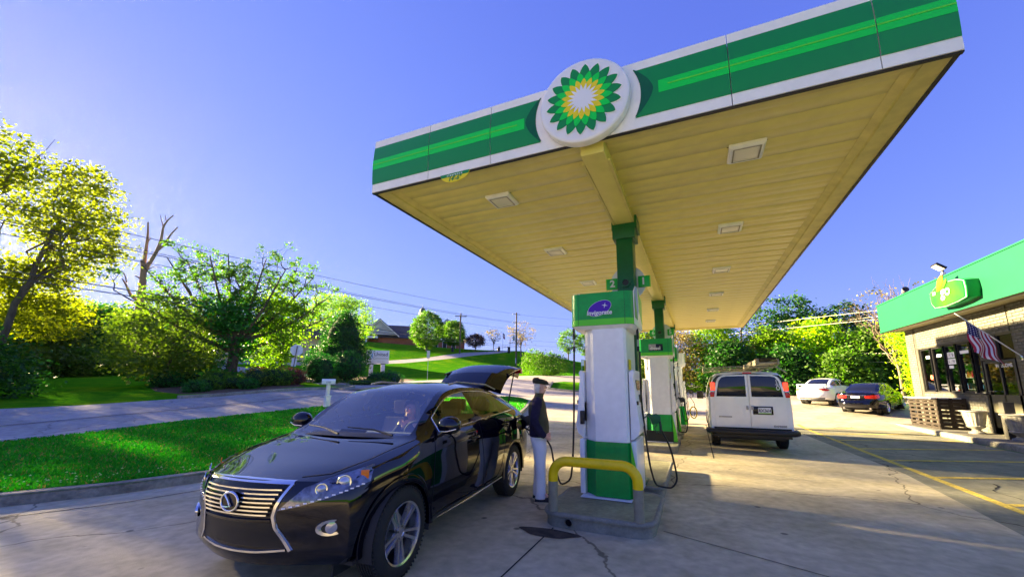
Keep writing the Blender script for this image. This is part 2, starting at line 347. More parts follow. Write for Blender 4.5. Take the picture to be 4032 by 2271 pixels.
LAWN = [(-13.2, -3.6), (-11, -.9), (-9.65, .75), (-8.55, 2.37), (-8.02, 3.25), (-7.66, 4.4), (-7.5, 6), (-7.5, 9), (-7.75, 13), (-8.1, 17), (-8.9, 21), (-10, 24.3), (-11.4, 25.9), (-12.6, 26), (-13.8, 24), (-14.6, 20), (-15.0, 16), (-15.2, 13), (-15.5, 9.5), (-15.7, 7.8), (-15.4, 5.4), (-15.5, 4.1), (-15.4, 0), (-15, -3.4)]
STREET = [(-15.5, -60), (-15, -3.4), (-15.4, 0), (-15.5, 4.1), (-15.4, 5.4), (-15.7, 7.8), (-15.5, 9.5), (-15.2, 13), (-15.0, 16), (-14.6, 20), (-13.8, 24), (-12.6, 26), (-13, 34), (-16, 41), (-24.2, 44), (-26, 39), (-26.6, 31.5), (-27.3, 28.5), (-31, 25.6), (-27.5, 21.7), (-24.5, 20.3), (-21.6, 20.6), (-20.5, 19.2), (-20.6, 17.4), (-21.2, 14.9), (-22.3, 10.8), (-22.5, 7.7), (-23.2, 5.9), (-23.4, -60)]
DRIVE = [(-31, 25.6), (-27.5, 21.7), (-42.7, 24.4), (-62, 27), (-85, 27), (-85, 32), (-60, 33.5), (-51, 33), (-47, 37), (-44, 43), (-43.5, 52), (-45, 63), (-46.5, 74), (-45, 86), (-48.7, 88), (-50.8, 74), (-49.5, 62), (-47.5, 50), (-48, 42), (-50, 38), (-42, 32), (-36, 29)]
DRIVE = [(-31, 25.6), (-27.5, 21.7), (-42.7, 24.4), (-62, 27), (-85, 27), (-85, 32), (-60, 33), (-47, 31.2), (-38, 29)]
HILLROAD = [(-60, 33), (-52, 39), (-49, 47), (-47.5, 56), (-47.5, 66), (-46, 78), (-42, 90), (-45, 92), (-50, 79), (-51.5, 66), (-51.5, 56), (-53, 48), (-56, 41), (-62, 36)]
FAR = [(-12.6, 26), (-11.4, 25.9), (-10, 24.3), (-8.9, 21), (-8.1, 17.2), (2, 19.3), (9.6, 19.5), (14, 22), (40, 22), (40, 37), (16, 38.5), (4, 39.5), (-5, 41), (-6, 52), (10, 62), (8, 72), (-16, 66), (-22, 50.5), (-24.2, 44), (-16, 41), (-13, 34)]
LITGRASS = [(-15.2, 43.5), (-13.3, 37), (-10.5, 36.2), (-9.3, 38), (-9.8, 44), (-12.9, 46.2), (-14.6, 45.6)]
MULCH = [(-24.2, 11.8), (-23, 12.9), (-22.6, 15.2), (-23.4, 18.2), (-26.5, 19.6), (-31, 20.8), (-35, 20), (-34, 16), (-30, 13), (-26.5, 11.8)]
BED = [(-26.4, 27.6), (-26.2, 31), (-27.5, 34.5), (-30.5, 34), (-33, 30), (-33.5, 27), (-30.2, 25.9)]
YL = 3.82                                     # yellow line; asphalt right of it
LOT = [(-15.5, -60), (-15, -3.4), (-13.2, -3.6), (-11, -.9), (-9.65, .75), (-8.55, 2.37), (-8.02, 3.25), (-7.66, 4.4), (-7.5, 6), (-7.5, 9), (-7.75, 13), (-8.1, 17.2), (2, 19.3), (YL - .6, 19.33), (YL - .3, 10), (YL - 1.0, 2), (YL - 1.4, -60)]
ASPH = [(YL - 1.4, -60), (YL - 1.0, 2), (YL - .3, 10), (YL - .6, 19.33), (7.4, 19.43), (7.42, -60)]
PANELS = []
def inpoly(x, y, poly):
    c = np.zeros(x.shape, bool); n = len(poly)
    for i in range(n):
        x1, y1 = poly[i]; x2, y2 = poly[(i + 1) % n]
        if y1 == y2: continue
        t = ((y1 > y) != (y2 > y)) & (x < (x2 - x1) * (y - y1) / (y2 - y1) + x1); c ^= t
    return c
REG = [('planted_bank', MULCH, 'mulch'), ('flower_bed', BED, 'mulch'), ('lawn', LAWN, 'grass'), ('roadside_lawn', LITGRASS, 'hill_grass'), ('road', STREET, 'street_asphalt'), ('driveway', DRIVE, 'street_asphalt'), ('hill_road', HILLROAD, 'street_asphalt'), ('forecourt', LOT, 'lot_concrete'), ('parking_lot', ASPH, 'lot_asphalt'), ('highway', FAR, 'far_concrete')]
def resample(poly, step):
    out = []
    for i in range(len(poly)):
        a, b = np.array(poly[i]), np.array(poly[(i + 1) % len(poly)]); k = max(1, int(np.hypot(*(b - a)) / step))
        st = step
        if min(np.hypot(*a), np.hypot(*b)) > 60: k = max(1, int(np.hypot(*(b - a)) / 6))
        out += [tuple(a + (b - a) * j / k) for j in range(k)]
    return out
pts = {}; P2 = []; E2 = []
def pid(p):
    k = (round(p[0], 2), round(p[1], 2))
    if k not in pts: pts[k] = len(P2); P2.append(Vector(k))
    return pts[k]
for _, poly, _m in REG:
    ids = [pid(p) for p in resample(poly, 1.2)]
    E2 += [(ids[i], ids[(i + 1) % len(ids)]) for i in range(len(ids)) if ids[i] != ids[(i + 1) % len(ids)]]
for (lo, hi, st) in ((0, 26, 1.3), (26, 60, 2.5), (60, 130, 6), (130, 320, 16), (320, 900, 60)):
    g = np.arange(-hi, hi + st, st); GX, GY = np.meshgrid(g, g); r_ = np.hypot(GX + 8, GY - 10)
    k = (np.maximum(abs(GX + 8), abs(GY - 10)) <= hi) & (np.maximum(abs(GX + 8), abs(GY - 10)) > lo) if lo else (np.maximum(abs(GX + 8), abs(GY - 10)) <= hi)
    for x, y in zip(GX[k], GY[k]):
        P2.append(Vector((x + random.uniform(-.2, .2) * st, y + random.uniform(-.2, .2) * st)))
V2, _e, F2, *_r = delaunay_2d_cdt(P2, E2, [], 0, 1e-3)
V2 = np.array([tuple(v) for v in V2]); F2 = np.array([f for f in F2 if len(f) == 3])
Vz = np.concatenate([hts(V2[i:i + 4000, 0], V2[i:i + 4000, 1]) for i in range(0, len(V2), 4000)])
cx_ = V2[F2].mean(1); left = np.ones(len(F2), bool)
KP0 = np.array([(-13.2, -3.6), (-11, -.9), (-9.65, .75), (-8.55, 2.37), (-8.02, 3.25), (-7.66, 4.4), (-7.5, 6), (-7.5, 9), (-7.75, 13), (-8.1, 17), (-8.9, 21), (-10, 24.3), (-11.4, 25.9)])
def lawn_up(P):
    """turf is banked up to the kerb top and falls to the street edge"""
    P = np.asarray(P, float); best = np.full(len(P), 1e9)
    for a, b in zip(KP0[:-1], KP0[1:]):
        t = np.clip(((P - a) @ (b - a)) / ((b - a) @ (b - a)), 0, 1); best = np.minimum(best, np.linalg.norm(P - (a + t[:, None] * (b - a)), axis=1))
    return .135 * np.clip(1 - best / 5.5, 0, 1)
def facemesh(name, sel, matname, up=0):
    f = F2[sel]; used, inv = np.unique(f, return_inverse=True); f = inv.reshape(-1, 3)
    vv = np.column_stack([V2[used], Vz[used] + (lawn_up(V2[used]) if name == 'lawn' else up)])
    a, b, c = vv[f[:, 0]], vv[f[:, 1]], vv[f[:, 2]]; nz = np.cross(b - a, c - a)[:, 2]; f[nz < 0] = f[nz < 0][:, ::-1]
    me = bpy.data.meshes.new(name); me.from_pydata(vv.tolist(), [], f.tolist()); me.materials.append(MAT[matname]); me.shade_smooth(); me.update()
    return me
for nm, poly, mt in REG:
    s_ = inpoly(cx_[:, 0], cx_[:, 1], poly) & left; left &= ~s_
    if s_.any(): obj(nm, facemesh(nm, s_, mt, .0), kind='structure')
obj('ground', facemesh('ground', left, 'hill_grass'), kind='structure')
def on(x, y, dz=0): return (x, y, hz(x, y) + dz)
def ribbon(path, wd, dz, step=.6):
    out = []
    for i in range(len(path) - 1):
        a, b = np.array(path[i], float), np.array(path[i + 1], float); k = max(1, int(np.hypot(*(b - a)) / step))
        out += [a + (b - a) * j / k for j in range(k)]
    out.append(np.array(path[-1], float)); out = np.array(out)
    t = np.gradient(out, axis=0); t /= np.linalg.norm(t, axis=1)[:, None] + 1e-9; nrm = np.column_stack([-t[:, 1], t[:, 0]])
    return out, nrm
def sweep(name, path, prof, matname, dz=0, **kw):
    """profile (offset, height) swept along a ground path"""
    c, nrm = ribbon(path, 0, 0)
    z = hts(c[:, 0], c[:, 1]) + dz
    G = [[(c[i, 0] + nrm[i, 0] * o, c[i, 1] + nrm[i, 1] * o, z[i] + hgt) for o, hgt in prof] for i in range(len(c))]
    return MB().mat(matname).grid(G).build(name, smooth=40, **kw)
KP = [(0, -.02), (0, .11), (.03, .15), (.17, .155), (.19, .10), (.19, -.02)]
kp = [(-13.2, -3.6), (-11, -.9), (-9.65, .75), (-8.55, 2.37), (-8.02, 3.25), (-7.66, 4.4), (-7.5, 6), (-7.5, 9), (-7.75, 13), (-8.1, 17), (-8.9, 21), (-10, 24.3), (-11.4, 25.9), (-12.6, 26)]
sweep('kerb', kp, KP, 'kerb_concrete', kind='structure')
sweep('kerb', [(-15.2, 43.5), (-13.3, 37), (-10.5, 36.2), (-9.3, 38), (-9.8, 44), (-12.9, 46.2)], [(0, -.02), (0, .15), (-.18, .15), (-.18, -.02)], 'kerb_concrete', kind='structure')
sweep('kerb', [(-22.3, 10.8), (-21.2, 14.9), (-20.6, 17.4), (-20.5, 19.2), (-21.6, 20.6), (-24.5, 20.3)], KP, 'kerb_concrete', kind='structure')
# raised turf so that the lawn meets the kerb top: grass blades near the kerb (uncountable)
def tufts(name, poly, dens, hgt, matname, zoff=0.0, near=14, wd=.012, lawn=True):
    px = np.array(poly); x0, y0 = px.min(0); x1, y1 = px.max(0)
    n = int((x1 - x0) * (y1 - y0) * dens); X = rng.uniform(x0, x1, n); Y = rng.uniform(y0, y1, n)
    k = inpoly(X, Y, poly) & (rng.random(n) < np.clip((near / (np.hypot(X, Y) + 1e-3)) ** 2, 0, 1)); X, Y = X[k], Y[k]; n = len(X)
    Z_ = np.concatenate([hts(X[i:i + 4000], Y[i:i + 4000]) for i in range(0, n, 4000)]) + zoff + (lawn_up(np.column_stack([X, Y])) if lawn else 0)
    a = rng.uniform(0, 2 * pi, n); h_ = hgt * rng.uniform(.5, 1.3, n); ln = rng.normal(0, .35, (n, 2)) * h_[:, None]; w_ = wd * (1 + np.hypot(X, Y) / 9)
    v = np.empty((n, 3, 3)); v[:, 0] = np.column_stack([X - np.cos(a) * w_, Y - np.sin(a) * w_, Z_]); v[:, 1] = np.column_stack([X + np.cos(a) * w_, Y + np.sin(a) * w_, Z_]); v[:, 2] = np.column_stack([X + ln[:, 0], Y + ln[:, 1], Z_ + h_])
    return rawmesh(name, v.reshape(-1, 3), 3, matname)
def rawmesh(name, v, k, matname, smooth=False):
    me = bpy.data.meshes.new(name); n = len(v) // k
    me.vertices.add(n * k); me.vertices.foreach_set('co', v.astype(np.float32).ravel())
    me.loops.add(n * k); me.loops.foreach_set('vertex_index', np.arange(n * k, dtype=np.int32))
    me.polygons.add(n); me.polygons.foreach_set('loop_start', np.arange(0, n * k, k, dtype=np.int32))
    me.materials.append(MAT[matname]); me.update(calc_edges=True); me.validate(); return me
leafmat('grass_blade', (.006, .22, .010), (.07, .36, .012), vs=1.2, tr=.35, back=(.4, .8, .1))
TURF = [(x, y) for x, y in LAWN]
LAWN_IN = [(-12.9, -3.3), (-10.9, -.65), (-9.7, .95), (-8.75, 2.45), (-8.22, 3.3), (-7.86, 4.4), (-7.7, 6), (-7.7, 9), (-7.95, 13), (-8.3, 17), (-9.1, 21), (-10.2, 24.2), (-11.4, 25.7), (-12.6, 25.8), (-13.8, 24), (-14.6, 20), (-15.0, 16), (-15.2, 13), (-15.5, 9.5), (-15.6, 7.8), (-15.3, 5.4), (-15.4, 4.1), (-15.3, 0), (-15, -3.3)]
obj('grass_blades', tufts('grass_blades', LAWN_IN, 1700, .05, 'grass_blade', .0, near=9), kind='stuff')
leafmat('dry_blade', (.16, .20, .03), (.34, .34, .08), vs=1.2, tr=.3, back=(.6, .6, .2))
obj('dry_grass', tufts('dry_grass', LAWN_IN, 150, .055, 'dry_blade', .0, near=9), kind='stuff')
leafmat('clover_head', (.55, .60, .20), (.75, .75, .35), tr=.2)
cl = []
for i in range(110):
    j = rng.uniform(2, 7.5); i0 = int(j); t = j - i0; x = LAWN_IN[i0][0] * (1 - t) + LAWN_IN[i0 + 1][0] * t; y = LAWN_IN[i0][1] * (1 - t) + LAWN_IN[i0 + 1][1] * t
    o_ = abs(rng.normal(0, .5)); x -= o_ + .1; z = hz(x, y) + .16 + rng.uniform(0, .03); s_ = rng.uniform(.010, .02)
    for q in range(4):
        a = q * pi / 2; cl += [(x, y, z + s_), (x + s_ * cos(a), y + s_ * sin(a), z), (x + s_ * cos(a + 1.57), y + s_ * sin(a + 1.57), z)]
obj('clover_flowers', rawmesh('clover_flowers', np.array(cl), 3, 'clover_head'), kind='stuff')
# street paving: lighter concrete strip on the near side and its joint
sweep('road_strip', [(-15.6, -20), (-15.6, 4.1), (-15.6, 7.8), (-15.35, 12.9), (-14.9, 18), (-14.3, 21.5)], [(.05, .015), (1.2, .015), (2.7, .015)], 'street_concrete', kind='structure')
sweep('road_joint', [(-18.32, -20), (-18.4, 4.1), (-18.4, 8), (-18.1, 13), (-17.6, 17), (-17, 21)], [(0, .022), (.05, .022), (.09, .022)], 'shadow_gap', kind='structure')
# forecourt joints and markings
def strip(name, path, wd, matname, dz, **kw):
    return sweep(name, path, [(-wd / 2, dz), (wd / 2, dz)], matname, **kw)
strip('gutter_joint', [(-12, -3.9), (-9.3, -.1), (-8.0, 1.9), (-7.35, 3.1), (-7.05, 4.3), (-6.9, 7), (-6.9, 12)], .025, 'shadow_gap', .004, kind='structure')
strip('pavement_joint', [(-1.62, 4.6), (-1.66, 1.0), (-1.7, -4)], .016, 'shadow_gap', .004, kind='structure')
strip('pavement_joint', [(-.45, 5.0), (2, 4.0), (5.5, 3.4)], .010, 'shadow_gap', .004, kind='structure')
strip('pavement_joint', [(-7, 6.2), (-1.8, 6.5)], .012, 'shadow_gap', .004, kind='structure')
strip('pavement_joint', [(-7, -.5), (-1.66, .6)], .012, 'shadow_gap', .004, kind='structure')
for y_ in (10.2, 14.6): strip('pavement_joint', [(-7, y_), (-1.8, y_ + .1)], .014, 'shadow_gap', .004, kind='structure')
strip('pavement_joint', [(.25, 10.3), (.25, 19)], .02, 'shadow_gap', .004, kind='structure')
ck = [(4.55, 9.6), (4.2, 8.9), (4.3, 8.2), (3.95, 7.6), (3.5, 6.9), (3.35, 6.4), (3.55, 5.9), (3.4, 5.5), (3.7, 4.7), (3.6, 4.0)]
ckp = []
for (ax, ay), (bx, by) in zip(ck[:-1], ck[1:]):
    for j in range(6): t = j / 6; ckp.append((ax + (bx - ax) * t + random.uniform(-.03, .03), ay + (by - ay) * t + random.uniform(-.03, .03)))
c, nrm = ribbon(ckp, 0, 0, .2)
MB().mat('shadow_gap').grid([[(c[i, 0] - nrm[i, 0] * w_, c[i, 1] - nrm[i, 1] * w_, .0045), (c[i, 0] + nrm[i, 0] * w_, c[i, 1] + nrm[i, 1] * w_, .0045)] for i in range(len(c)) for w_ in [random.uniform(.003, .022)]]).build('pavement_crack', kind='structure')
strip('yellow_line', [(YL, 2), (YL, 12), (YL + .02, 20.4)], .13, 'yellow_line', .0055, kind='structure')
for y_ in (6.15, 8.0, 9.85, 11.7, 13.55, 15.4, 17.25, 19.1): strip('parking_stripe', [(YL + .08, y_), (7.3, y_ + 1.25)], .13, 'yellow_line', .0055, kind='structure')
ov = [(-1.62 + .34 * cos(a) * (1 + .2 * sin(3 * a)), 4.42 + .13 * sin(a)) for a in np.linspace(0, 2 * pi, 24, endpoint=False)]
mat('wet_stain', (.06, .048, .035), .8, var=.5, vscale=6)
me = bpy.data.meshes.new('oil_stain'); me.from_pydata([(x, y, .0045) for x, y in ov], [], [tuple(range(24))]); me.materials.append(MAT['wet_stain']); obj('oil_stain', me, kind='structure')

# ------------------------------------------------------------------ canopy
CX0, CX1, CY0, CY1, CZ0, CZ1 = -4.27, 2.27, 4.09, 21.3, 4.42, 5.25
canopy = thing('fuel_canopy', 'long white and green flat canopy over the fuel pumps, with cream metal underside', 'canopy', (-1, 12.6, 0))
canopy.location = (0, 0, 0)
LZ = dict(gt=5.14, st=4.925, sb=4.775, gb=4.545, ln=4.855)
LOGO_X, LOGO_Z, LOGO_R = -1.0, 4.875, .505
def bulge(z):                     # green band stands proud as a flattened half round
    t = (z - LZ['gb']) / (LZ['gt'] - LZ['gb']); return .016 * (1 - abs(2 * t - 1) ** 2.2) + .004
def fascia_front(a, b, name):
    m = MB(); y = CY0
    m.mat('white_paint').box(a + .004, b - .004, y, y + .05, CZ0, CZ1)
    # green band with curved end next to the logo
    def edge(z, s):               # crescent end: x limit at height z on side s (-1 left of the logo, 1 right)
        dz = (z - LOGO_Z + .02) / .2975; return LOGO_X + s * (LOGO_R + .06 + .10 * (1 - 0) - .19 * (abs(dz) ** 1.6) + .10)
    segs = []
    if b < LOGO_X - .1: segs.append((a, b, None))
    zs = np.linspace(LZ['gb'], LZ['gt'], 15)
    xa, xb = a + .004, b - .004
    cols = np.linspace(0, 1, 14)
    rows = []
    for z in zs:
        l, r = xa, xb
        if l < LOGO_X < r: continue
        if a >= LOGO_X - .01 and a < LOGO_X + 1.2: l = max(l, edge(z, 1))
        if b <= LOGO_X + .01 and b > LOGO_X - 1.2: r = min(r, edge(z, -1))
        rows.append([(l + (r - l) * t, y - bulge(z), z) for t in cols])
    m.mat('dark_green').grid([[p for p in rw] for rw in rows][::-1])
    return m
def sub_strip(m, a, b, z0, z1, matname, off):
    zz = np.linspace(z0, z1, 5); m.mat(matname).grid([[(x, CY0 - bulge(z) - off, z) for x in np.linspace(a, b, 6)] for z in zz][::-1])
seams = [CX0, -3.25, -2.27, LOGO_X, .52, 1.72, CX1]
SL, SR = -1.78, -.18                     # light stripe stops short of the logo
for a, b in zip(seams[:-1], seams[1:]):
    m = fascia_front(a, b, 'fascia_panel'); sa, sb = a, b
    if b <= LOGO_X + .01: sb = min(b, SL)
    if a >= LOGO_X - .01: sa = max(a, SR)
    if sb > sa:
        sub_strip(m, sa + .004, sb - .004, LZ['sb'], LZ['st'], 'mid_green', .002)
        la = sa + (.1 if sa in (SR,) else .004); lb = sb - (.1 if sb in (SL,) else .004)
        sub_strip(m, la, lb, LZ['ln'] - .008, LZ['ln'] + .008, 'lime_green', .005)
    m.build('fascia_panel', canopy, smooth=40)
# crescents (recessed concave ends) beside the logo
for s in (-1, 1):
    G = []
    for dz in np.linspace(-1, 1, 17):
        x0 = LOGO_X + s * (LOGO_R + .04 + .03 - .0 - .02 * abs(dz)); xo = LOGO_X + s * (LOGO_R + .06 + .2 - .19 * abs(dz) ** 1.6) ; xi = LOGO_X + s * (sqrt(max(.02, (LOGO_R + .13) ** 2 - (dz * .3) ** 2)))
        z = LOGO_Z - .02 + dz * (LZ['gt'] - LZ['gb']) / 2
        G.append([(xi, CY0 - .006, z), ((xi + xo) / 2, CY0 - .012, z), (xo + s * .004, CY0 - bulge(z) - .002, z)])
    MB().mat('column_green').grid(G if s < 0 else G[::-1]).build('band_end', canopy, smooth=60)
def side_fascia(x, s, y0, y1):
    m = MB().mat('white_paint').box(min(x, x - s * .05), max(x, x - s * .05), y0 + .004, y1 - .004, CZ0, CZ1)
    G = [[(x + s * bulge(z), y, z) for y in (y0 + .004, y1 - .004)] for z in np.linspace(LZ['gb'], LZ['gt'], 13)]
    m.mat('dark_green').grid(G if s < 0 else G[::-1])
    G = [[(x + s * (bulge(z) + .002), y, z) for y in (y0 + .004, y1 - .004)] for z in np.linspace(LZ['sb'], LZ['st'], 5)]
    m.mat('mid_green').grid(G if s < 0 else G[::-1])
    return m.build('fascia_panel', canopy, smooth=40)
ys = np.linspace(CY0 + .05, CY1, 8)
for a, b in zip(ys[:-1], ys[1:]): side_fascia(CX0, -1, a, b); side_fascia(CX1, 1, a, b)
MB().mat('white_paint').box(CX0 + .05, CX1 - .05, CY1 - .05, CY1, CZ0, CZ1).build('fascia_panel', canopy)
MB().mat('galvanised').box(CX0 + .05, CX1 - .05, CY0 + .05, CY1 - .05, CZ1 - .12, CZ1 - .1).build('roof_deck', canopy)
m = MB().mat('black_plastic')
m.box(CX0, CX1, CY0 + .012, CY0 + .05, CZ0 - .014, CZ0 - .001); m.box(CX0 + .012, CX0 + .05, CY0 + .05, CY1, CZ0 - .014, CZ0 - .001); m.box(CX1 - .05, CX1 - .012, CY0 + .05, CY1, CZ0 - .014, CZ0 - .001)
m.build('drip_edge', canopy)
# sloping inner trim and gutter around the soffit
ZS = 4.50
def trimline(p0, p1, nrm_, name='soffit_trim'):
    a, b = Vector(p0), Vector(p1); n_ = Vector(nrm_)
    prof = [(.05, CZ0 + .002), (.24, CZ0 + .004), (.25, CZ0 + .03), (.33, ZS - .005)]
    return MB().mat('soffit_trim').grid([[tuple(a + n_ * o) [:2] + (z,) for o, z in prof], [tuple(b + n_ * o)[:2] + (z,) for o, z in prof]]).build(name, canopy, smooth=20)
trimline((CX0, CY0, 0), (CX0, CY1, 0), (1, 0, 0)); trimline((CX1, CY0, 0), (CX1, CY1, 0), (-1, 0, 0))
trimline((CX0 + .25, CY0, 0), (CX1 - .25, CY0, 0), (0, .5, 0)); trimline((CX0 + .25, CY1, 0), (CX1 - .25, CY1, 0), (0, -1, 0))
# soffit deck pans, each a panel with an upstanding rib
pw = .405; npan = int((CY1 - CY0 - .2) / pw)
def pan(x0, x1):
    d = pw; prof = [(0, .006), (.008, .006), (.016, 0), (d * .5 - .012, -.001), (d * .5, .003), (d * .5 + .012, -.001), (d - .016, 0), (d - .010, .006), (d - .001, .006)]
    return MB().mat('soffit_cream_bounce').grid([[(x, y, z) for y, z in prof] for x in np.linspace(x0, x1, 4)]).mesh('soffit_panel', smooth=50)
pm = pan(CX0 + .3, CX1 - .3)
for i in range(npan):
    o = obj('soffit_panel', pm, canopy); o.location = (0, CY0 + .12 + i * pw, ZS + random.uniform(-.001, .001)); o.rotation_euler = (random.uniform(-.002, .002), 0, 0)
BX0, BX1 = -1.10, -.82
m = MB().mat('soffit_cream_bounce').box(BX0, BX1, CY0 + .1, CY1 - .1, 4.30, ZS + .03).build('beam', canopy, bev=.01)
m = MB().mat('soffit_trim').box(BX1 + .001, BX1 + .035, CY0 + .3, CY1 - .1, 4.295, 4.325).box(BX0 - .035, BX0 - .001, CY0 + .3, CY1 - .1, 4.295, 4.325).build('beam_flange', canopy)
for yc in (6.56, 13.05, 19.2):
    c = MB().mat('column_green').box(-1.10, -.83, yc - .16, yc + .16, .1, 4.1).build('column', canopy, bev=.012)
    MB().mat('column_green').box(-1.15, -.78, yc - .21, yc + .21, 4.04, 4.293).build('column_head', c, bev=.01)
    MB().mat('column_green').box(-1.16, -1.125, yc - .2, yc + .2, 4.2, 4.40).build('bracket', c)
    MB().mat('column_green').box(-.78, -.745, yc - .2, yc + .2, 4.2, 4.42).build('bracket', c)
    MB().mat('column_green').box(-1.15, -.78, yc - .2, yc + .2, .17, .2).build('base_plate', c, bev=.004)
    T = Matrix.Translation((-.965, yc - .163, 3.28)) @ Matrix.Rotation(pi / 2, 4, 'X')
    MB().mat('column_green').lathe([(.055, 0), (.055, .03), (.075, .03), (.075, 0)], 20, T).mat('black_plastic').lathe([(.05, .012), (.0, .012)], 16, T).build('cap_ring', c)
def canopy_light(x, y, lab):
    t = thing('canopy_light', lab, 'canopy light', (x, y, ZS), 0, 'square lights in the canopy underside')
    h_ = .20; m = MB().mat('white_paint')
    G = []
    for r, z in ((h_, .004), (h_, -.03), (h_ - .025, -.055), (h_ - .055, -.055), (h_ - .06, -.045)):
        G.append([(r * a, r * b, z) for a, b in ((-1, -1), (1, -1), (1, 1), (-1, 1))])
    m.grid(G[::-1], close=True).build('frame', t, smooth=20)
    MB().mat('rail_grey').grid([[(r * a, r * b, -.057) for a, b in ((-1, -1), (1, -1), (1, 1), (-1, 1))] for r in (h_ - .045, h_ - .062)], close=True).build('gasket', t)
    MB().mat('shadow_gap').grid([[(r * a, r * b, .0035) for a, b in ((-1, -1), (1, -1), (1, 1), (-1, 1))] for r in (h_ + .02, h_ - .02)], close=True).build('gasket', t)
    MB().mat('lamp_lens').box(-h_ + .06, h_ - .06, -h_ + .06, h_ - .06, -.050, -.041).build('lens', t, bev=.004)
    return t
ORD = ['nearest', 'second', 'third', 'fourth', 'fifth', 'farthest']
LY = (5.16, 7.74, 10.57, 13.4, 16.2, 19.0)
for i, y in enumerate(LY):
    canopy_light(-2.63, y, 'square canopy light, %s of the six left of the beam' % ORD[i])
    canopy_light(.75, y, 'square canopy light, %s of the six right of the beam' % ORD[i])
# round logo sign
rs = thing('round_logo_sign', 'big round white sign with green and yellow petal sunburst on canopy front', 'sign', (LOGO_X, CY0, LOGO_Z))
T = Matrix.Rotation(pi / 2, 4, 'X')
MB().mat('white_paint').lathe([(LOGO_R + .025, .01), (LOGO_R + .03, .085), (LOGO_R + .02, .105)], 72, T).build('rim', rs, smooth=50)
MB().mat('sign_white').lathe([(LOGO_R + .02, .105), (LOGO_R + .005, .116), (LOGO_R - .01, .118), (0, .119)], 72, T).build('face', rs, smooth=50)
def star(ro, ri, ph, y, matname, bow=.05, n=18, name='petals'):
    p = []
    for k in range(n):
        a = (k + ph) * 2 * pi / n; b = a + pi / n; c0 = a - pi / n
        for j in range(4):       # valley to tip, bowed outwards
            t = j / 4; r = ri + (ro - ri) * t; an = c0 + (a - c0) * t; p.append((r + bow * ro * sin(pi * t) * .5, an))
        for j in range(4):
            t = j / 4; r = ro + (ri - ro) * t; an = a + (b - a) * t; p.append((r + bow * ro * sin(pi * t) * .5, an))
    v = [(r * sin(a), y, r * cos(a)) for r, a in p]
    v.append((0, y, 0)); n_ = len(p); fs = [(n_, (i + 1) % n_, i) for i in range(n_)]
    return MB().mat(matname).add(v, fs)
R_ = .448
for (ro, ri, ph, y, mt, bw) in ((1.04, .82, .0, -.123, 'white_paint', .05), (1, .775, 0, -.127, 'dark_green', .05), (.775, .585, .5, -.131, 'mid_green', .05), (.585, .44, 0, -.135, 'logo_yellow', .04), (.42, .24, .5, -.139, 'sign_white', 0)):
    star(R_ * ro, R_ * ri, ph + .25, y, mt, bw).build('petal_ring', rs, smooth=0)
# clearance sign
cs = thing('clearance_sign', 'small yellow and green half-round sign hanging below the canopy edge reading clearance', 'sign', (-2.81, CY0 + .03, CZ0))
arc = [(.205 * cos(a), -.045 + .125 * sin(a)) for a in np.linspace(pi, 2 * pi, 20)]
MB().mat('logo_yellow').prism([(.23 * cos(a), .13 * sin(a)) for a in np.linspace(pi, 2 * pi, 24)], -.03, -.02, 'y').build('plate', cs)
MB().mat('dark_green').prism([(-.23, 0), (-.215, -.045), (.215, -.045), (.23, 0)], -.034, -.031, 'y').build('header', cs)
text('clearance', .042, 'paper', cs, (0, -.036, -.024), depth=.001, space=1.5, bold=.001)
text("14'-6\"", .085, 'dark_green', cs, (0, -.034, -.082), depth=.001, shear=.25, bold=.002)

# ------------------------------------------------------------------ pump islands
def rrect(x0, x1, y0, y1, r, n=7):
    out = []
    for cx, cy, a0 in ((x1 - r, y0 + r, -pi / 2), (x1 - r, y1 - r, 0), (x0 + r, y1 - r, pi / 2), (x0 + r, y0 + r, pi)):
        out += [(cx + r * cos(a0 + pi / 2 * i / n), cy + r * sin(a0 + pi / 2 * i / n)) for i in range(n + 1)]
    return out
def island(x0, x1, y0, y1, hgt, lab, r=.2):
    t = thing('pump_island', lab, 'pump island', ((x0 + x1) / 2, (y0 + y1) / 2, 0), 0, 'raised concrete pump islands'); hx, hy = (x1 - x0) / 2, (y1 - y0) / 2
    base = rrect(-hx, hx, -hy, hy, r); G = []
    def ringat(o, z): return [(p[0] * (1 - o / hx), p[1] * (1 - o / hy), z) for p in base]
    for o, z in ((.012, -.01), (.010, hgt - .055), (-.012, hgt - .05), (-.02, hgt - .03), (-.012, hgt - .006), (.008, hgt + .002), (.02, hgt - .002), (.03, hgt - .008)): G.append(ringat(o, z))
    MB().mat('island_paint').grid(G, close=True).build('steel_edge', t, smooth=50)
    MB().mat('island_concrete').add(ringat(.03, hgt - .008), [tuple(range(len(base)))]).build('slab', t, smooth=0)
    return t
i1 = island(-1.78, -.50, 4.62, 5.95, .17, 'nearest pump island, low grey steel-edged slab behind the yellow guard rail', .22)
island(-1.6, -.53, 6.30, 8.55, .17, 'second pump island with green canopy column, behind the nearest pump', .12)
island(-1.6, -.52, 10.6, 13.0, .17, 'third pump island under the diesel pump', .15)
island(-1.6, -.48, 15.9, 18.2, .17, 'farthest pump island under the white topped pump', .15)
island(-1.6, -.50, 13.5, 15.4, .17, 'fourth pump island between diesel pump and farthest pump', .15)
m = MB().mat('island_paint').cyl((-.30, -.655, .075), (-.30, -.70, .075), .042, .045, 18, False).mat('black_gloss').cyl((-.30, -.66, .075), (-.30, -.672, .075), .036, .036, 18, True); m.build('pipe_end', i1)
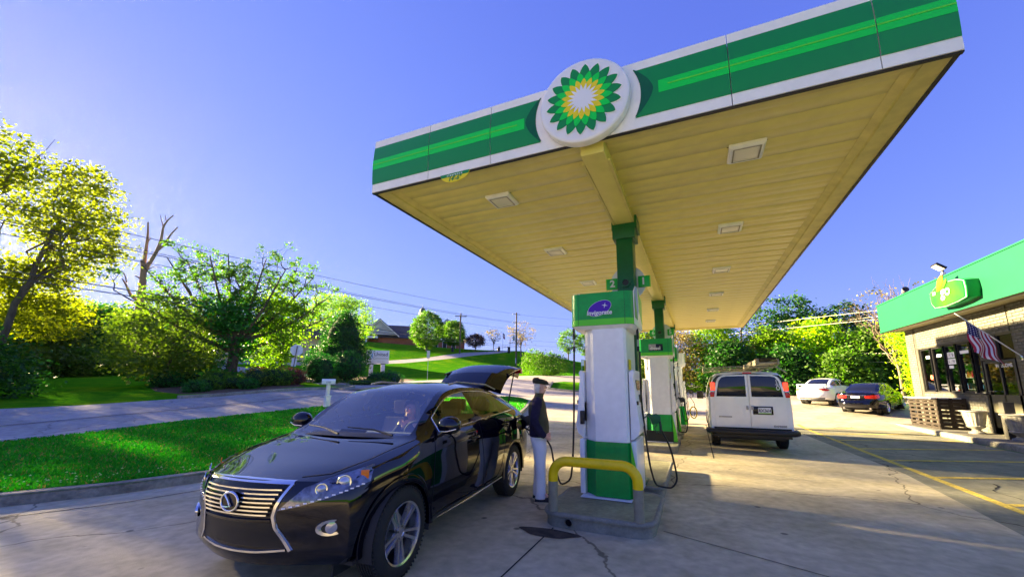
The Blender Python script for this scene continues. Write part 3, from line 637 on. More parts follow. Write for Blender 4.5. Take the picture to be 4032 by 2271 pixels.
# guard rail
gr = thing('guard_rail', 'bent pipe guard rail, yellow on top and grey on its legs, before the nearest pump', 'guard rail', (-1.15, 4.66, .17))
def arcpts(): 
    P = []; W, Hh, r = .49, .56, .17
    for a in np.linspace(pi, pi / 2, 9): P.append((-W + r + r * cos(a), 0, Hh - r + r * sin(a)))
    for a in np.linspace(pi / 2, 0, 9): P.append((W - r + r * cos(a), 0, Hh - r + r * sin(a)))
    return P
ap = arcpts()
MB().mat('rail_yellow').tube([(-.49, 0, .33)] + ap + [(.49, 0, .33)], .057, 20, cap=False).build('top_bend', gr, smooth=60)
for s in (-1, 1): MB().mat('rail_grey').tube([(s * .49, 0, 0), (s * .49, 0, .331)], .0565, 20).build('leg', gr, smooth=60)

# ------------------------------------------------------------------ pumps
def smoothpath(pts, n=40):
    P = np.array(pts, float); t = np.linspace(0, len(P) - 1, n); return [tuple(pchip(tt, range(len(P)), P[:, k]) for k in range(3)) for tt in t]
def nozzle(parent, loc, rz, matname='column_green', name='nozzle'):
    e = MB(); e.mat(matname)
    e.prism([(-.03, -.02), (.05, .0), (.085, .045), (.08, .10), (.03, .13), (-.03, .11), (-.07, .14), (-.09, .12), (-.05, .05)], -.035, .035, 'y')
    e.mat('grey_metal').tube([(-.03, 0, .09), (-.09, 0, .10), (-.15, 0, .06)], .011, 8)
    e.mat('black_plastic').tube([(.04, 0, -.01), (.0, 0, -.07), (.03, 0, -.13), (.07, 0, -.12), (.075, 0, .0)], .007, 6)
    e.mat('black_plastic').tube([(.075, 0, .03), (.085, 0, -.06), (.08, 0, -.14)], .017, 8)
    o = e.build(name, parent, bev=.006); o.location = loc; o.rotation_euler = (0, 0, rz); return o
def pump(x, y, lab, style=0, wd=.62, front='Invigorate', top=2.90, hoses=True):
    """dispenser; front face looks towards -y, customer sides face +x and -x"""
    t = thing('fuel_pump', lab, 'fuel pump', (x, y, .17), 0, 'fuel pumps under the canopy'); hx = wd / 2; D = .85
    zb, zg, zt = .0, .71, 2.27
    # cabinet: chamfered front, taper outwards to the bottom
    def sec(z, w_, ch): return [(-w_, ch, z), (-w_ + ch, 0, z), (w_ - ch * .2, 0, z), (w_, ch * .3, z), (w_, D, z), (-w_, D, z)]
    body = MB().mat('panel_white').grid([sec(zg, hx - .01, .16), sec(zt, hx - .01, .15)], close=True); body.build('cabinet', t, bev=.008, smooth=25)
    low = MB().mat('pump_green').grid([sec(zb + .02, hx, .16), sec(zg - .003, hx, .16)], close=True).mat('panel_white').box(-hx + .01, hx - .01, .2, D - .01, .02, zg); low.build('kick_panel', t, smooth=25)
    MB().mat('paper').box(-hx - .04, hx + .0, -.06, D + .04, .0, .012).build('base_plate', t, bev=.004)
    for s in (1, -1):                            # customer sides
        sd_ = MB().mat('panel_white')
        prof = [(.0, 1.62), (.05, 1.66), (.075, 1.62), (.06, 1.55), (.10, 1.1), (.125, .90), (.10, .80), (.03, .74), (0, .74)]
        sd_.prism([(s * (hx + a), b) for a, b in (prof if s > 0 else prof[::-1])], .08, D - .08, 'y')
        b_ = sd_.build('side_console', t, bev=.01)
        if s > 0: MB().mat('lime_green').prism([(s * (hx + .004), .02), (s * (hx + .11), .02), (s * (hx + .09), .25), (s * (hx + .03), .55), (s * (hx + .004), .71)][::s], .015, .04, 'y').build('side_flare', t)
        MB().mat('panel_white').box(min(s * (hx + .002), s * (hx + .07)), max(s * (hx + .002), s * (hx + .07)), .06, D - .06, .02, .72).build('lower_side_panel', t, bev=.01)
        MB().mat('black_gloss').box(min(s * (hx + .06), s * (hx + .075)), max(s * (hx + .06), s * (hx + .075)), .25, .60, 1.30, 1.52).build('screen', t)
        MB().mat('soffit_trim').box(min(s * hx, s * (hx + .085)), max(s * hx, s * (hx + .085)), .085, .20, .95, 1.22).build('card_reader', t, bev=.006)
        MB().mat('black_plastic').box(min(s * (hx + .085), s * (hx + .11)), max(s * (hx + .085), s * (hx + .11)), .10, .17, 1.19, 1.24).build('card_slot', t, bev=.004)
        for j in range(3):
            o = MB().mat('black_plastic').box(-.012, .012, -.03, .03, -.006, .006).build('vent_slot', t); o.location = (s * (hx + .105), .12 + j * .03, .93 - j * .0); o.rotation_euler = (0, radians(60) * s, 0)
        for j in range(12): MB().mat('grey_metal').box(*sorted((s * (hx + .088), s * (hx + .094))), .26 + (j % 3) * .035, .285 + (j % 3) * .035, .98 + (j // 3) * .035, 1.005 + (j // 3) * .035).build('key', t)
        for j in range(3): MB().mat(('logo_yellow', 'pump_green', 'paper')[j]).box(*sorted((s * (hx + .082), s * (hx + .092))), .42 + j * .09, .49 + j * .09, .98, 1.10).build('grade_button', t)
        MB().mat('logo_yellow').box(min(s * hx, s * (hx + .006)), max(s * hx, s * (hx + .006)), .14, .32, 1.66, 1.80).build('price_sticker', t)
    # valance: rounded wrap of sign panels
    def vsec(z, g=0): 
        r = .13; x0, x1, y0, y1 = -hx - .15 - g, hx + .12 + g, -.05 - g, D + .05 + g
        return [(a, b, z) for a, b in rrect(x0, x1, y0, y1, r, 6)]
    vb, vt = 2.27, top - .17
    cm = 'pump_green' if style != 2 else 'panel_white'
    n = len(vsec(0)); m = MB(); m.mat(cm)
    rings = [vsec(vb - .035, -.05), vsec(vb, 0), vsec(vb + .085, 0.0)]
    bandm = MB().mat('lime_green' if style != 2 else 'panel_white').grid([vsec(vb, .003), vsec(vb + .085, .003)], close=True).build('sign_band', t, smooth=50)
    m.grid([vsec(vb + .0, 0), vsec(vt, 0)], close=True)
    if style != 2:                          # upswept corners at the right
        pass
    m.mat('panel_white').grid([vsec(vb - .05, -.05), vsec(vb - .002, -.005)], close=True)
    m.add(vsec(vb - .05, -.05), [tuple(range(n))[::-1]])
    m.build('valance', t, smooth=50)
    # raised side fins with the blue and green print
    for s in (1,):
        sx = hx + .125
        fin = [(-.02, vb + .02), (.10, vb), (.42, vb + .03), (.46, vb + .35), (.38, vb + .62), (.20, vt + .11), (.02, vt + .09), (-.04, vt)]
        fin = [(.03, vb + .0), (.8, vb + .0), (.84, vt), (.62, vt + .05), (.40, vt + .13), (.2, vt + .11), (.02, vt)]
        MB().mat('panel_white').prism([(a, b) for a, b in fin], s * sx - .012, s * sx, 'x').build('side_fin', t, bev=.004)
        MB().mat('blue_print').prism([(.06, vt), (.2, vt + .10), (.34, vt + .115), (.44, vb + .25), (.30, vb + .1)], s * sx + .001, s * sx + .003, 'x').build('fin_print', t)
        MB().mat('pump_green').prism([(.02, vb + .09), (.06, vt - .02), (.30, vb + .09)], s * sx + .004, s * sx + .006, 'x').mat('mid_green').prism([(.44, vt + .10), (.62, vt + .04), (.84, vt), (.80, vb + .1), (.50, vb + .25)], s * sx + .001, s * sx + .003, 'x').build('fin_print', t)
    if style != 2:
        for sx in (-hx - .03, hx + .0): MB().mat('column_green').box(sx, sx + .006, -.053, -.0505, vb + .002, vt).build('panel_joint', t)
        MB().mat('panel_white').tube([(-hx - .15, .08, vt), (-hx - .10, -.02, vt + .0), (-hx + .0, -.05, vt - .0)], .006, 5).build('edge_trim', t)
    if style == 0:
        b = MB().mat('violet_print'); T = Matrix.Translation((-.03, -.053, vb + .235)) @ Matrix.Rotation(-radians(22), 4, 'Y')
        el = [(.17 * cos(a), .095 * sin(a)) for a in np.linspace(0, 2 * pi, 40, endpoint=False)]
        b.mat('paper').prism([(1.03 * p, 1.05 * q) for p, q in el], -.004, 0, 'y', T); b.mat('violet_print').prism(el, -.008, -.0045, 'y', T); b.build('logo_oval', t)
        text(front, .088, 'paper', t, (-.035, -.064, vb + .17), shear=.15, depth=.001, bold=.0025)
        st = []
        for k in range(8): a = k * pi / 4 + .2; r = .045 if k % 2 == 0 else .010; st.append((.045 + r * sin(a), vb + .27 + r * cos(a)))
        MB().mat('paper').prism(st, -.0645, -.0625, 'y').build('star_mark', t)
    if style == 1:
        MB().mat('black_gloss').box(-.17, .20, -.057, -.052, vb + .13, vb + .31).build('logo_plate', t)
        MB().mat('grey_metal').box(-.17, .02, -.059, -.0575, vb + .16, vb + .31).build('logo_plate', t)
        text('diesel', .12, 'paper', t, (.0, -.061, vb + .195), depth=.001, bold=.003); text('bp', .04, 'paper', t, (-.12, -.061, vb + .275), depth=.001)
    if hoses:
        for s in (1, -1):
            yy = .42 if s > 0 else .10; sx = hx + (.10 if s > 0 else .14)
            MB().mat('black_plastic').cyl((s * sx, yy, 2.26), (s * sx, yy, 2.10), .017).mat('grey_metal').cyl((s * sx, yy, 2.12), (s * sx, yy, 2.0), .012).mat('black_plastic').cyl((s * sx, yy, 2.0), (s * sx, yy, 1.93), .02).build('breakaway_coupling', t)
    return t
P1 = pump(-1.15, 5.4, 'nearest fuel pump, white with green base and violet oval on its green top', 0)
P2 = pump(-.98, 11.3, 'green topped diesel fuel pump, second from the camera', 1, wd=.66)
P3 = pump(-.98, 14.0, 'third fuel pump, half hidden behind the diesel pump', 3, wd=.66)
P4 = pump(-.80, 16.5, 'farthest fuel pump with a plain white top panel', 2, wd=.62, hoses=False)
mat('dark_skirt', (.03, .03, .02), .8)
MB().mat('dark_skirt').box(-.34, .34, -.004, .3, .0, .28).build('skirt', P2)
# hoses and nozzles (things hanging on the pumps)
def hose(lab, pts, r=.0135, group='black fuel hoses on the pumps'):
    o = MB().mat('hose_rubber').tube(smoothpath(pts, 48), r, 9).build('fuel_hose', smooth=60); return tag(o, lab, 'hose', group)
hose('black hose hanging in a loop right of the nearest pump', [(-.72, 5.83, 2.1), (-.73, 5.84, 1.5), (-.70, 5.9, .9), (-.66, 6.0, .45), (-.60, 6.1, .24), (-.44, 6.2, .20), (-.34, 6.22, .34), (-.40, 6.1, .75), (-.50, 5.95, 1.02)])
hose('long black hose hanging left of the nearest pump, trailing to the black car', [(-1.60, 5.5, 2.1), (-1.61, 5.5, 1.6), (-1.62, 5.5, 1.15), (-1.64, 5.5, .7), (-1.70, 5.55, .34), (-1.84, 5.58, .25), (-1.95, 5.6, .5), (-2.03, 5.68, .72), (-2.2, 5.78, .86), (-2.44, 5.86, .92), (-2.60, 5.93, .97)])
hose('black hose looping beside the diesel pump', [(-.56, 11.7, 2.1), (-.55, 11.7, 1.5), (-.54, 11.7, .8), (-.50, 11.7, .42), (-.36, 11.7, .40), (-.28, 11.65, .70), (-.34, 11.6, 1.15)])
hose('black hose of the third pump, behind the diesel pump hose', [(-.56, 14.3, 2.1), (-.54, 14.3, 1.5), (-.50, 14.3, .8), (-.42, 14.3, .5), (-.30, 14.3, .62), (-.34, 14.2, 1.1)])
hose('thin black hose looping beside the farthest pump', [(-.40, 16.9, 2.1), (-.38, 16.9, 1.4), (-.30, 16.9, .6), (-.16, 16.9, .5), (-.12, 16.85, .9), (-.28, 16.8, 1.25)], .011)
nz = nozzle(None, (-.58, 5.92, 1.10), radians(15)); tag(nz, 'green fuel nozzle holstered on the right of the nearest pump', 'nozzle')
n2 = nozzle(None, (-.40, 11.55, 1.2), radians(10), 'black_plastic'); tag(n2, 'black fuel nozzle holstered on the diesel pump', 'nozzle')
n3 = nozzle(None, (-.24, 16.75, 1.35), radians(10), 'black_plastic'); tag(n3, 'black fuel nozzle on the farthest pump', 'nozzle')
MB().mat('black_plastic').box(.315, .40, .40, .62, .86, 1.32).build('nozzle_boot', P1, bev=.01)
o = MB().mat('black_plastic').box(-.36, -.31, .02, .10, .92, 1.10).build('hose_clip', P1, bev=.01)
# hose reel of yellow hose at farthest pump
o = MB().mat('rail_yellow').tube([(-.18 + .12 * cos(a), 17.1, .62 + .22 * sin(a)) for a in np.linspace(0, 2 * pi, 30)], .022, 8).build('air_hose'); tag(o, 'coiled yellow hose beside the farthest pump', 'hose')
# pump number discs on the columns
def numsign(x, y, z, l, r, lab):
    t = thing('pump_number_sign', lab, 'sign', (x, y, z), 0, 'round pump number signs on the columns')
    T = Matrix.Rotation(pi / 2, 4, 'X'); MB().mat('sign_white').lathe([(0, -.02), (.30, -.02), (.30, .02), (0, .02)], 40, T).build('disc', t)
    for s, tx in ((-1, l), (1, r)):
        MB().mat('bright_green').box(s * .27 - .095, s * .27 + .095, -.05, -.022, -.10, .10).build('number_plate', t, bev=.012)
        MB().mat('leaf_lime').box(s * .37 - .005, s * .37 + .005, -.05, .02, -.10, .10).build('plate_edge', t)
        text(tx, .17, 'paper', t, (s * .262, -.053, 0), depth=.001, bold=.006)
numsign(-.985, 6.80, 3.37, '2', '1', 'round white sign with green plates numbered 2 and 1 on the nearest column')
numsign(-.93, 13.3, 3.32, '6', '5', 'round white sign with green plates numbered 6 and 5 on the second column')

# ------------------------------------------------------------------ cars
class Body:
    """station based loft: side skin from sill to belt, greenhouse band, top band, nose and tail caps"""
    def __init__(s, K, x0, x1, bowf, bowr, noseprof, tailprof, ns=11, ng=7, nt=8, step=.055, wsbow=None, arch=None, R=.40):
        s.K = K; s.x0, s.x1 = x0, x1
        xs = np.linspace(x0, x1, int((x0 - x1) / step) + 1); s.xs = xs
        g = lambda k, x: pchip(x, *zip(*sorted(K[k])))
        s.g = g; V = []
        tt = np.linspace(0, 1, ns)
        sidew = pchip(tt, [0, .10, .40, .72, .86, 1], [-.075, -.012, 0, -.014, -.020, 0])
        s.rows = []
        for x in xs:
            yw, zs, zb, yb, zr, yr, zc = [float(g(k, x)) for k in ('yw', 'zs', 'zb', 'yb', 'zr', 'yr', 'zc')]
            row = []
            for i, t in enumerate(tt):
                y = yw + sidew[i] if t < .86 else (yw + sidew[i]) * (1 - (t - .86) / .14) + yb * ((t - .86) / .14) if t > .86 else yw + sidew[i]
                row.append((x, y, zs + (zb - zs) * t))
            for j in range(1, ng + 1):
                t = j / ng; row.append((x, yb + (yr - yb) * (t ** 1.15), zb + (zr - zb) * t))
            for j in range(1, nt + 1):
                u = 1 - j / nt; zz = zr + (zc - zr) * (1 - u ** 2.3)
                bow = 0
                if wsbow: bow = float(pchip(x, *zip(*sorted(wsbow)))) * (1 - u * u)
                row.append((x + bow, yr * u, zz))
            s.rows.append(row)
        s.ns, s.ng, s.nt = ns, ng, nt; s.n = ns + ng + nt
        s.rows = np.array(s.rows)
        s.nose = s.cap(0, bowf, noseprof); s.tail = s.cap(-1, -bowr, tailprof)
        # hood / tail top band follows the bow
        for idx, bowv, prof, span in ((0, bowf, noseprof, 7), (-1, -bowr, tailprof, 5)):
            for k in range(span):
                i = k if idx == 0 else -1 - k; f = (1 - k / span) ** 1.5
                for j in range(s.ns - 1, s.n):
                    y = s.rows[i][j][1]; ymax = s.rows[i][s.ns - 1][1]
                    s.rows[i][j][0] += f * (bowv * (1 - min(1, abs(y) / ymax) ** 2.2) + prof(s.rows[i][j][2]) * (1 - min(1, abs(y) / ymax) ** 4))
    def cap(s, idx, bow, prof):
        r0 = s.rows[idx]; ymax = r0[s.ns - 1][1]; top = r0[s.ns - 1:]
        us = [p[1] / ymax for p in top]; us = us + [-u for u in us[-2::-1]]
        ztop = [p[2] for p in top]; ztop = ztop + ztop[-2::-1]
        G = []
        for j in range(s.ns):
            yj, zj = r0[j][1], r0[j][2]; f = (zj - r0[0][2]) / (r0[s.ns - 1][2] - r0[0][2])
            row = []
            for u, zt in zip(us, ztop):
                z = zj + (zt - ztop[0]) * f ** 3 - (0 if f > .2 else .0)
                row.append((r0[j][0] + bow * (1 - abs(u) ** 2.2) + prof(z) * (1 - abs(u) ** 4), yj * u, z))
            G.append(row)
        return G
def arch_cut(rows, xc, zc, R, jmax):
    """drop faces inside the wheel circle and snap the boundary"""
    n = rows.shape[0]; dead = np.zeros((n - 1, jmax), bool)
    for i in range(n - 1):
        for j in range(jmax):
            c = rows[i:i + 2, j:j + 2].reshape(-1, 3).mean(0)
            if (c[0] - xc) ** 2 + (c[2] - zc) ** 2 < R * R: dead[i, j] = True
    for i in range(n):
        for j in range(jmax + 1):
            nb = [dead[a, b] for a in (i - 1, i) for b in (j - 1, j) if 0 <= a < n - 1 and 0 <= b < jmax]
            if any(nb) and not all(nb):
                v = np.array([rows[i, j, 0] - xc, rows[i, j, 2] - zc]); L_ = np.hypot(*v)
                if L_ > 1e-3 and rows[i, j, 2] > rows[i, 0, 2] - 1e9: v = v / L_ * R; rows[i, j, 0] = xc + v[0]; rows[i, j, 2] = max(zc + v[1], rows[i, 0, 2])
    return dead
def face_split(B, classify, deads):
    """build meshes by part name: classify(i,j,x)-> part"""
    parts = {}
    R_ = B.rows; n = R_.shape[0]
    for sgn in (1, -1):
        for i in range(n - 1):
            for j in range(B.n - 1):
                if j < B.ns - 1 and any(j < d.shape[1] and d[i, j] for d in deads): continue
                nm = classify(i, j, (R_[i, j][0] + R_[i + 1, j][0]) / 2, sgn)
                if nm is None: continue
                q = [R_[i, j], R_[i + 1, j], R_[i + 1, j + 1], R_[i, j + 1]]; q = [(p[0], p[1] * sgn, p[2]) for p in q]
                parts.setdefault(nm, []).append(q if sgn > 0 else q[::-1])
    return parts
def quads_mesh(qs, matname, name, weld=1e-4, smooth=30, fixn=True, extra=None):
    m = MB().mat(matname)
    for q in qs: m.add(q, [(0, 1, 2, 3)])
    if extra:
        for G in extra: m.grid(G)
    me = bpy.data.meshes.new(name); me.from_pydata(m.v, [], m.f); me.materials.append(MAT[matname])
    bm = bmesh.new(); bm.from_mesh(me); bmesh.ops.remove_doubles(bm, verts=bm.verts, dist=weld)
    if fixn: bmesh.ops.recalc_face_normals(bm, faces=bm.faces)
    bm.to_mesh(me); bm.free(); me.shade_smooth(); me.set_sharp_from_angle(angle=radians(smooth)); return me
def bvh_of(meshes):
    v = []; f = []
    for me in meshes:
        b = len(v); v += [tuple(x.co) for x in me.vertices]; f += [tuple(b + i for i in p.vertices) for p in me.polygons]
    return BVHTree.FromPolygons([Vector(a) for a in v], f)
def patch(bvh, poly, d, off, matname, name, parent, grid=.05, thick=.0, smooth=60, holes=None, org=3.0):
    """polygon of 3D points pressed onto a surface along direction d; conforming, with thickness"""
    d = Vector(d).normalized(); U = Vector((0, 0, 1)).cross(d).normalized() if abs(d.z) < .9 else Vector((1, 0, 0)); U = (U - d * U.dot(d)).normalized(); W = d.cross(U)
    p2 = [Vector((Vector(p).dot(U), Vector(p).dot(W))) for p in poly]
    P = []; n0 = len(p2)
    for i in range(n0):
        a, b = p2[i], p2[(i + 1) % n0]; k = max(1, int((b - a).length / grid)); P += [a + (b - a) * j / k for j in range(k)]
    ed = [(i, (i + 1) % len(P)) for i in range(len(P))]; nb = len(P); arr = np.array([tuple(p) for p in P])
    x0, y0 = arr.min(0); x1, y1 = arr.max(0); gx, gy = np.meshgrid(np.arange(x0, x1, grid), np.arange(y0, y1, grid)); ins = inpoly(gx, gy, [tuple(p) for p in P])
    P += [Vector((a, b)) for a, b in zip(gx[ins], gy[ins])]
    V_, _e, F_, *_ = delaunay_2d_cdt(P, ed, [tuple(range(nb))], 2, 1e-5)
    c0 = sum((Vector(p) for p in poly), Vector()) / len(poly); vs = []; last = None
    for v in V_:
        o = U * v[0] + W * v[1] + d * (c0.dot(d) - org); hit = bvh.ray_cast(o, d)
        if hit[0] is not None: q = hit[0] - d * off
        else: q = U * v[0] + W * v[1] + d * (last if last is not None else c0.dot(d))
        last = q.dot(d); vs.append(tuple(q))
    m = MB().mat(matname).add(vs, [tuple(f) for f in F_])
    if thick:
        b2 = [tuple(Vector(v) + d * thick) for v in vs[:nb]] if len(vs) >= nb else []
        k = len(m.v); m.v += b2
        for i in range(len(b2)): m.f.append((i, (i + 1) % nb, k + (i + 1) % nb, k + i)); m.m.append(0)
    return m.build(name, parent, smooth=smooth)
def stroke(bvh, pts3, d, off, wd, matname, name, parent, closed=False, ht=.0, n=4, r=None):
    """line pressed on a surface (thin tube)"""
    d = Vector(d).normalized(); P = [Vector(p) for p in pts3]; out = []
    seq = P + ([P[0]] if closed else [])
    for a, b in zip(seq[:-1], seq[1:]):
        k = max(1, int((b - a).length / .04)); out += [a + (b - a) * j / k for j in range(k)]
    if not closed: out.append(seq[-1])
    else: out.append(seq[0])
    res = []
    for p in out:
        h_ = bvh.ray_cast(p - d * (3.0), d)
        if h_[0] is not None: res.append(h_[0] - d * off)
        elif res: res.append(p)
    return MB().mat(matname).tube(res, wd / 2, n).build(name, parent, smooth=60)
def wheel(parent, loc, side, R=.37, Wd=.235, rimR=.245, spokes='double', matrim='alloy'):
    """wheel part > tyre, rim, hub_cap ; axis y"""
    e = obj('wheel', None, parent); e.location = loc
    T = Matrix.Rotation(-pi / 2 * side, 4, 'X')       # +z local -> outward
    w_ = Wd / 2
    prof = [(rimR, -w_ + .01), (rimR + .03, -w_), (R - .05, -w_ + .004), (R - .014, -w_ + .03), (R - .002, -w_ + .05)]
    for k in range(5): zz = -w_ + .055 + k * (Wd - .11) / 5; prof += [(R, zz + .003), (R, zz + .018), (R - .009, zz + .020), (R - .009, zz + .024)]
    prof += [(R, w_ - .052), (R - .004, w_ - .045), (R - .014, w_ - .03), (R - .05, w_ - .004), (rimR + .03, w_), (rimR + .008, w_ - .008), (rimR, w_ - .02)]
    tm = MB().mat('rubber').lathe(prof, 72, T)
    for k in range(64):                               # shoulder blocks
        a = 2 * pi * k / 64; Tk = T @ Matrix.Rotation(a, 4, 'Z')
        tm.box(R - .02, R + .0015, -.004, .010, w_ - .05, w_ - .022, Tk)
    tm.build('tyre', e, smooth=40)
    m = MB().mat(matrim).lathe([(rimR + .006, w_ - .02), (rimR + .004, w_ - .004), (rimR - .012, w_ - .012), (rimR - .02, w_ - .05), (rimR - .03, -w_ + .03)], 48, T)
    m.mat('alloy_dark').lathe([(rimR - .03, -w_ + .03), (.0, -w_ + .03)], 48, T); m.mat('grey_metal').lathe([(.15, -.01), (.145, .0), (.0, .0)], 32, T)
    zo, zi = w_ - .012, w_ - .045
    for k in range(5):
        a0 = 2 * pi * k / 5 + .3
        for s in ((-1, 1) if spokes == 'double' else (0,)):
            w1, w2 = (.016, .020) if spokes == 'double' else (.04, .05)
            sp = s * .20; r0, r1 = .05, rimR - .008
            pa = a0 + s * .30; pb = a0 + s * .17
            A = Vector((r0 * cos(pa), r0 * sin(pa))); B_ = Vector((r1 * cos(pb), r1 * sin(pb))); dr = (B_ - A).normalized(); nr = Vector((-dr.y, dr.x))
            v = []
            for P_, w3, zz in ((A, w1, zi + .012), (B_, w2, zo - .002)):
                v += [(*(P_ + nr * w3 * .65), zz), (*(P_ - nr * w3 * .65), zz), (*(P_ - nr * w3), zz - .03), (*(P_ + nr * w3), zz - .03)]
            m.mat(matrim).add(v, [(0, 1, 5, 4), (1, 2, 6, 5), (2, 3, 7, 6), (3, 0, 4, 7)], T)
    m.mat(matrim).lathe([(.065, zi - .01), (.062, zi + .016), (.035, zi + .020), (.032, zi + .014), (0, zi + .014)], 30, T)
    for k in range(5): a = 2 * pi * k / 5 + .9; m.mat('alloy_dark').lathe([(.009, 0), (.009, zi + .019), (0, zi + .019)], 8, T @ Matrix.Translation((.047 * cos(a), .047 * sin(a), 0)))
    m.build('rim', e, smooth=35)
    return e

# ---- the black SUV
K = dict(
 yw=[(.52, .81), (.40, .855), (.2, .905), (0, .935), (-.3, .935), (-.6, .935), (-1.5, .945), (-2.3, .945), (-2.74, .955), (-3.1, .945), (-3.45, .90), (-3.72, .82)],
 zs=[(.52, .30), (.3, .28), (0, .27), (-.4, .29), (-2.3, .31), (-3.0, .34), (-3.72, .42)],
 zb=[(.52, .86), (.35, .92), (.1, .985), (-.15, 1.035), (-.35, 1.075), (-.6, 1.12), (-1.36, 1.165), (-2.24, 1.21), (-2.8, 1.235), (-3.3, 1.20), (-3.72, 1.10)],
 yb=[(.52, .735), (.3, .82), (0, .865), (-.35, .875), (-1.5, .88), (-2.4, .87), (-3.0, .84), (-3.4, .78), (-3.72, .70)],
 zr=[(.52, .885), (.35, .945), (.1, 1.01), (-.15, 1.06), (-.32, 1.095), (-.5, 1.19), (-.83, 1.41), (-1.06, 1.515), (-1.3, 1.56), (-1.6, 1.58), (-2.0, 1.575), (-2.4, 1.53), (-2.9, 1.42), (-3.2, 1.33), (-3.45, 1.24), (-3.72, 1.12)],
 yr=[(.52, .60), (.3, .69), (0, .745), (-.32, .775), (-.6, .735), (-.83, .69), (-1.06, .645), (-1.57, .615), (-2.3, .61), (-2.9, .63), (-3.3, .66), (-3.72, .64)],
 zc=[(.52, .90), (.35, .955), (.1, 1.02), (-.15, 1.065), (-.40, 1.10), (-.6, 1.225), (-.83, 1.385), (-1.12, 1.56), (-1.4, 1.625), (-1.8, 1.65), (-2.4, 1.64), (-2.8, 1.60), (-3.1, 1.54), (-3.4, 1.3), (-3.72, 1.13)])
noseprof = lambda z: float(pchip(z, [.30, .40, .46, .60, .75, .84, .92], [-.10, -.05, -.05, -.015, .0, -.025, -.06]))
B = Body(K, .52, -3.72, .30, .16, noseprof, lambda z: 0, ns=13, ng=8, nt=9, step=.05, wsbow=[(.52, 0), (.1, 0), (-.2, .05), (-.4, .11), (-1.1, .11), (-1.3, .02), (-1.6, 0), (-3.72, 0)])
d1 = arch_cut(B.rows, 0, .37, .405, B.ns - 3); d2 = arch_cut(B.rows, -2.74, .37, .405, B.ns - 3)
def cls(i, j, x, s):
    if j < B.ns - 1: return 'body'
    g0 = B.ns - 1; g1 = g0 + B.ng
    if j < g1:
        if -2.86 < x < -.62 and g0 < j < g1 - 1:
            if -1.66 < x < -1.50 or -2.36 < x < -2.30 or -.80 < x < -.76: return 'body'
            return 'front_door_glass' if x > -1.55 else 'rear_door_glass' if x > -2.32 else 'quarter_glass'
        return 'body'
    if -1.10 < x < -.36 and j > g1: return 'windshield'
    if x < -3.08: return None
    return 'body'
parts = face_split(B, cls, [d1, d2])
tailG = [r for r in B.tail if r[0][2] < 1.0]
car = thing('black_suv', 'black luxury SUV in the foreground with its rear liftgate raised', 'car', (-3.296, 2.829, 0), radians(-84.96))
glassm = mat('windshield_glass', (.5, .6, .62), .02, spec=.9, alpha=1)
def thinglass(name, tint, refl=.12, rough=.02):
    m = bpy.data.materials.new(name); m.use_nodes = True; nt = m.node_tree; L = nt.links
    p = nt.nodes['Principled BSDF']; nt.nodes.remove(p)
    tr = N(nt, 'ShaderNodeBsdfTransparent'); tr.inputs[0].default_value = (*tint, 1); gl = N(nt, 'ShaderNodeBsdfGlossy'); gl.inputs['Roughness'].default_value = rough
    fr = N(nt, 'ShaderNodeFresnel'); fr.inputs[0].default_value = 1.5; ad = N(nt, 'ShaderNodeMath', operation='ADD'); ad.inputs[1].default_value = refl; ad.use_clamp = True; L.new(fr.outputs[0], ad.inputs[0])
    mx = N(nt, 'ShaderNodeMixShader'); L.new(ad.outputs[0], mx.inputs[0]); L.new(tr.outputs[0], mx.inputs[1]); L.new(gl.outputs[0], mx.inputs[2]); L.new(mx.outputs[0], nt.nodes['Material Output'].inputs[0]); MAT[name] = m
thinglass('screen_glass', (.95, .97, .97), .20); thinglass('door_glass', (.55, .68, .50), .04); thinglass('tint_glass', (.05, .055, .05), .05)
bodyme = quads_mesh(parts['body'], 'car_black', 'body', extra=[B.nose, tailG], weld=.0006, smooth=28)
obj('body', bodyme, car)
bv = bvh_of([bodyme])
wsme = quads_mesh(parts['windshield'], 'screen_glass', 'windshield'); obj('windshield', wsme, car)
for nm, mt in (('front_door_glass', 'door_glass'), ('rear_door_glass', 'tint_glass'), ('quarter_glass', 'tint_glass')):
    for s in (1, -1):
        qs = [q for q in parts[nm] if (sum(p[1] for p in q) > 0) == (s > 0)]
        obj('window', quads_mesh(qs, mt, 'window'), car)
# wheel wells, floor, underbody
m = MB().mat('interior_dark')
for xc in (0, -2.74):
    for s in (1, -1):
        G = [[(xc + .405 * cos(a), s * yy, .37 + .405 * sin(a)) for yy in (.93, .60)] for a in np.linspace(-.25, pi + .25, 22)]
        m.grid(G if s < 0 else [r[::-1] for r in G]); m.box(xc - .42, xc + .42, min(s * .60, s * .58), max(s * .60, s * .58), .15, .8)
m.box(-3.5, .45, -.80, .80, .27, .30); m.box(-.42, -.40, -.86, .86, .3, 1.02); m.build('underbody', car, smooth=30)
for xc in (0, -2.74):
    for s in (1, -1):
        G = []
        for a in np.linspace(-.12, pi + .12, 30):
            x_ = xc + .405 * cos(a); z_ = .37 + .405 * sin(a); yy = float(B.g('yw', x_)) - .012
            G.append([(x_, s * (yy - .06), z_), (xc + .40 * cos(a), s * (yy + .004), .37 + .40 * sin(a)), (xc + .43 * cos(a), s * (yy + .013), .37 + .43 * sin(a)), (xc + .47 * cos(a), s * (yy + .004), .37 + .47 * sin(a))])
        MB().mat('car_black').grid(G if s < 0 else [r[::-1] for r in G]).build('arch_lip', car, smooth=60)
for x_ in (0, -2.74):
    for s in (1, -1): wheel(car, (x_, s * .815, .37), s)
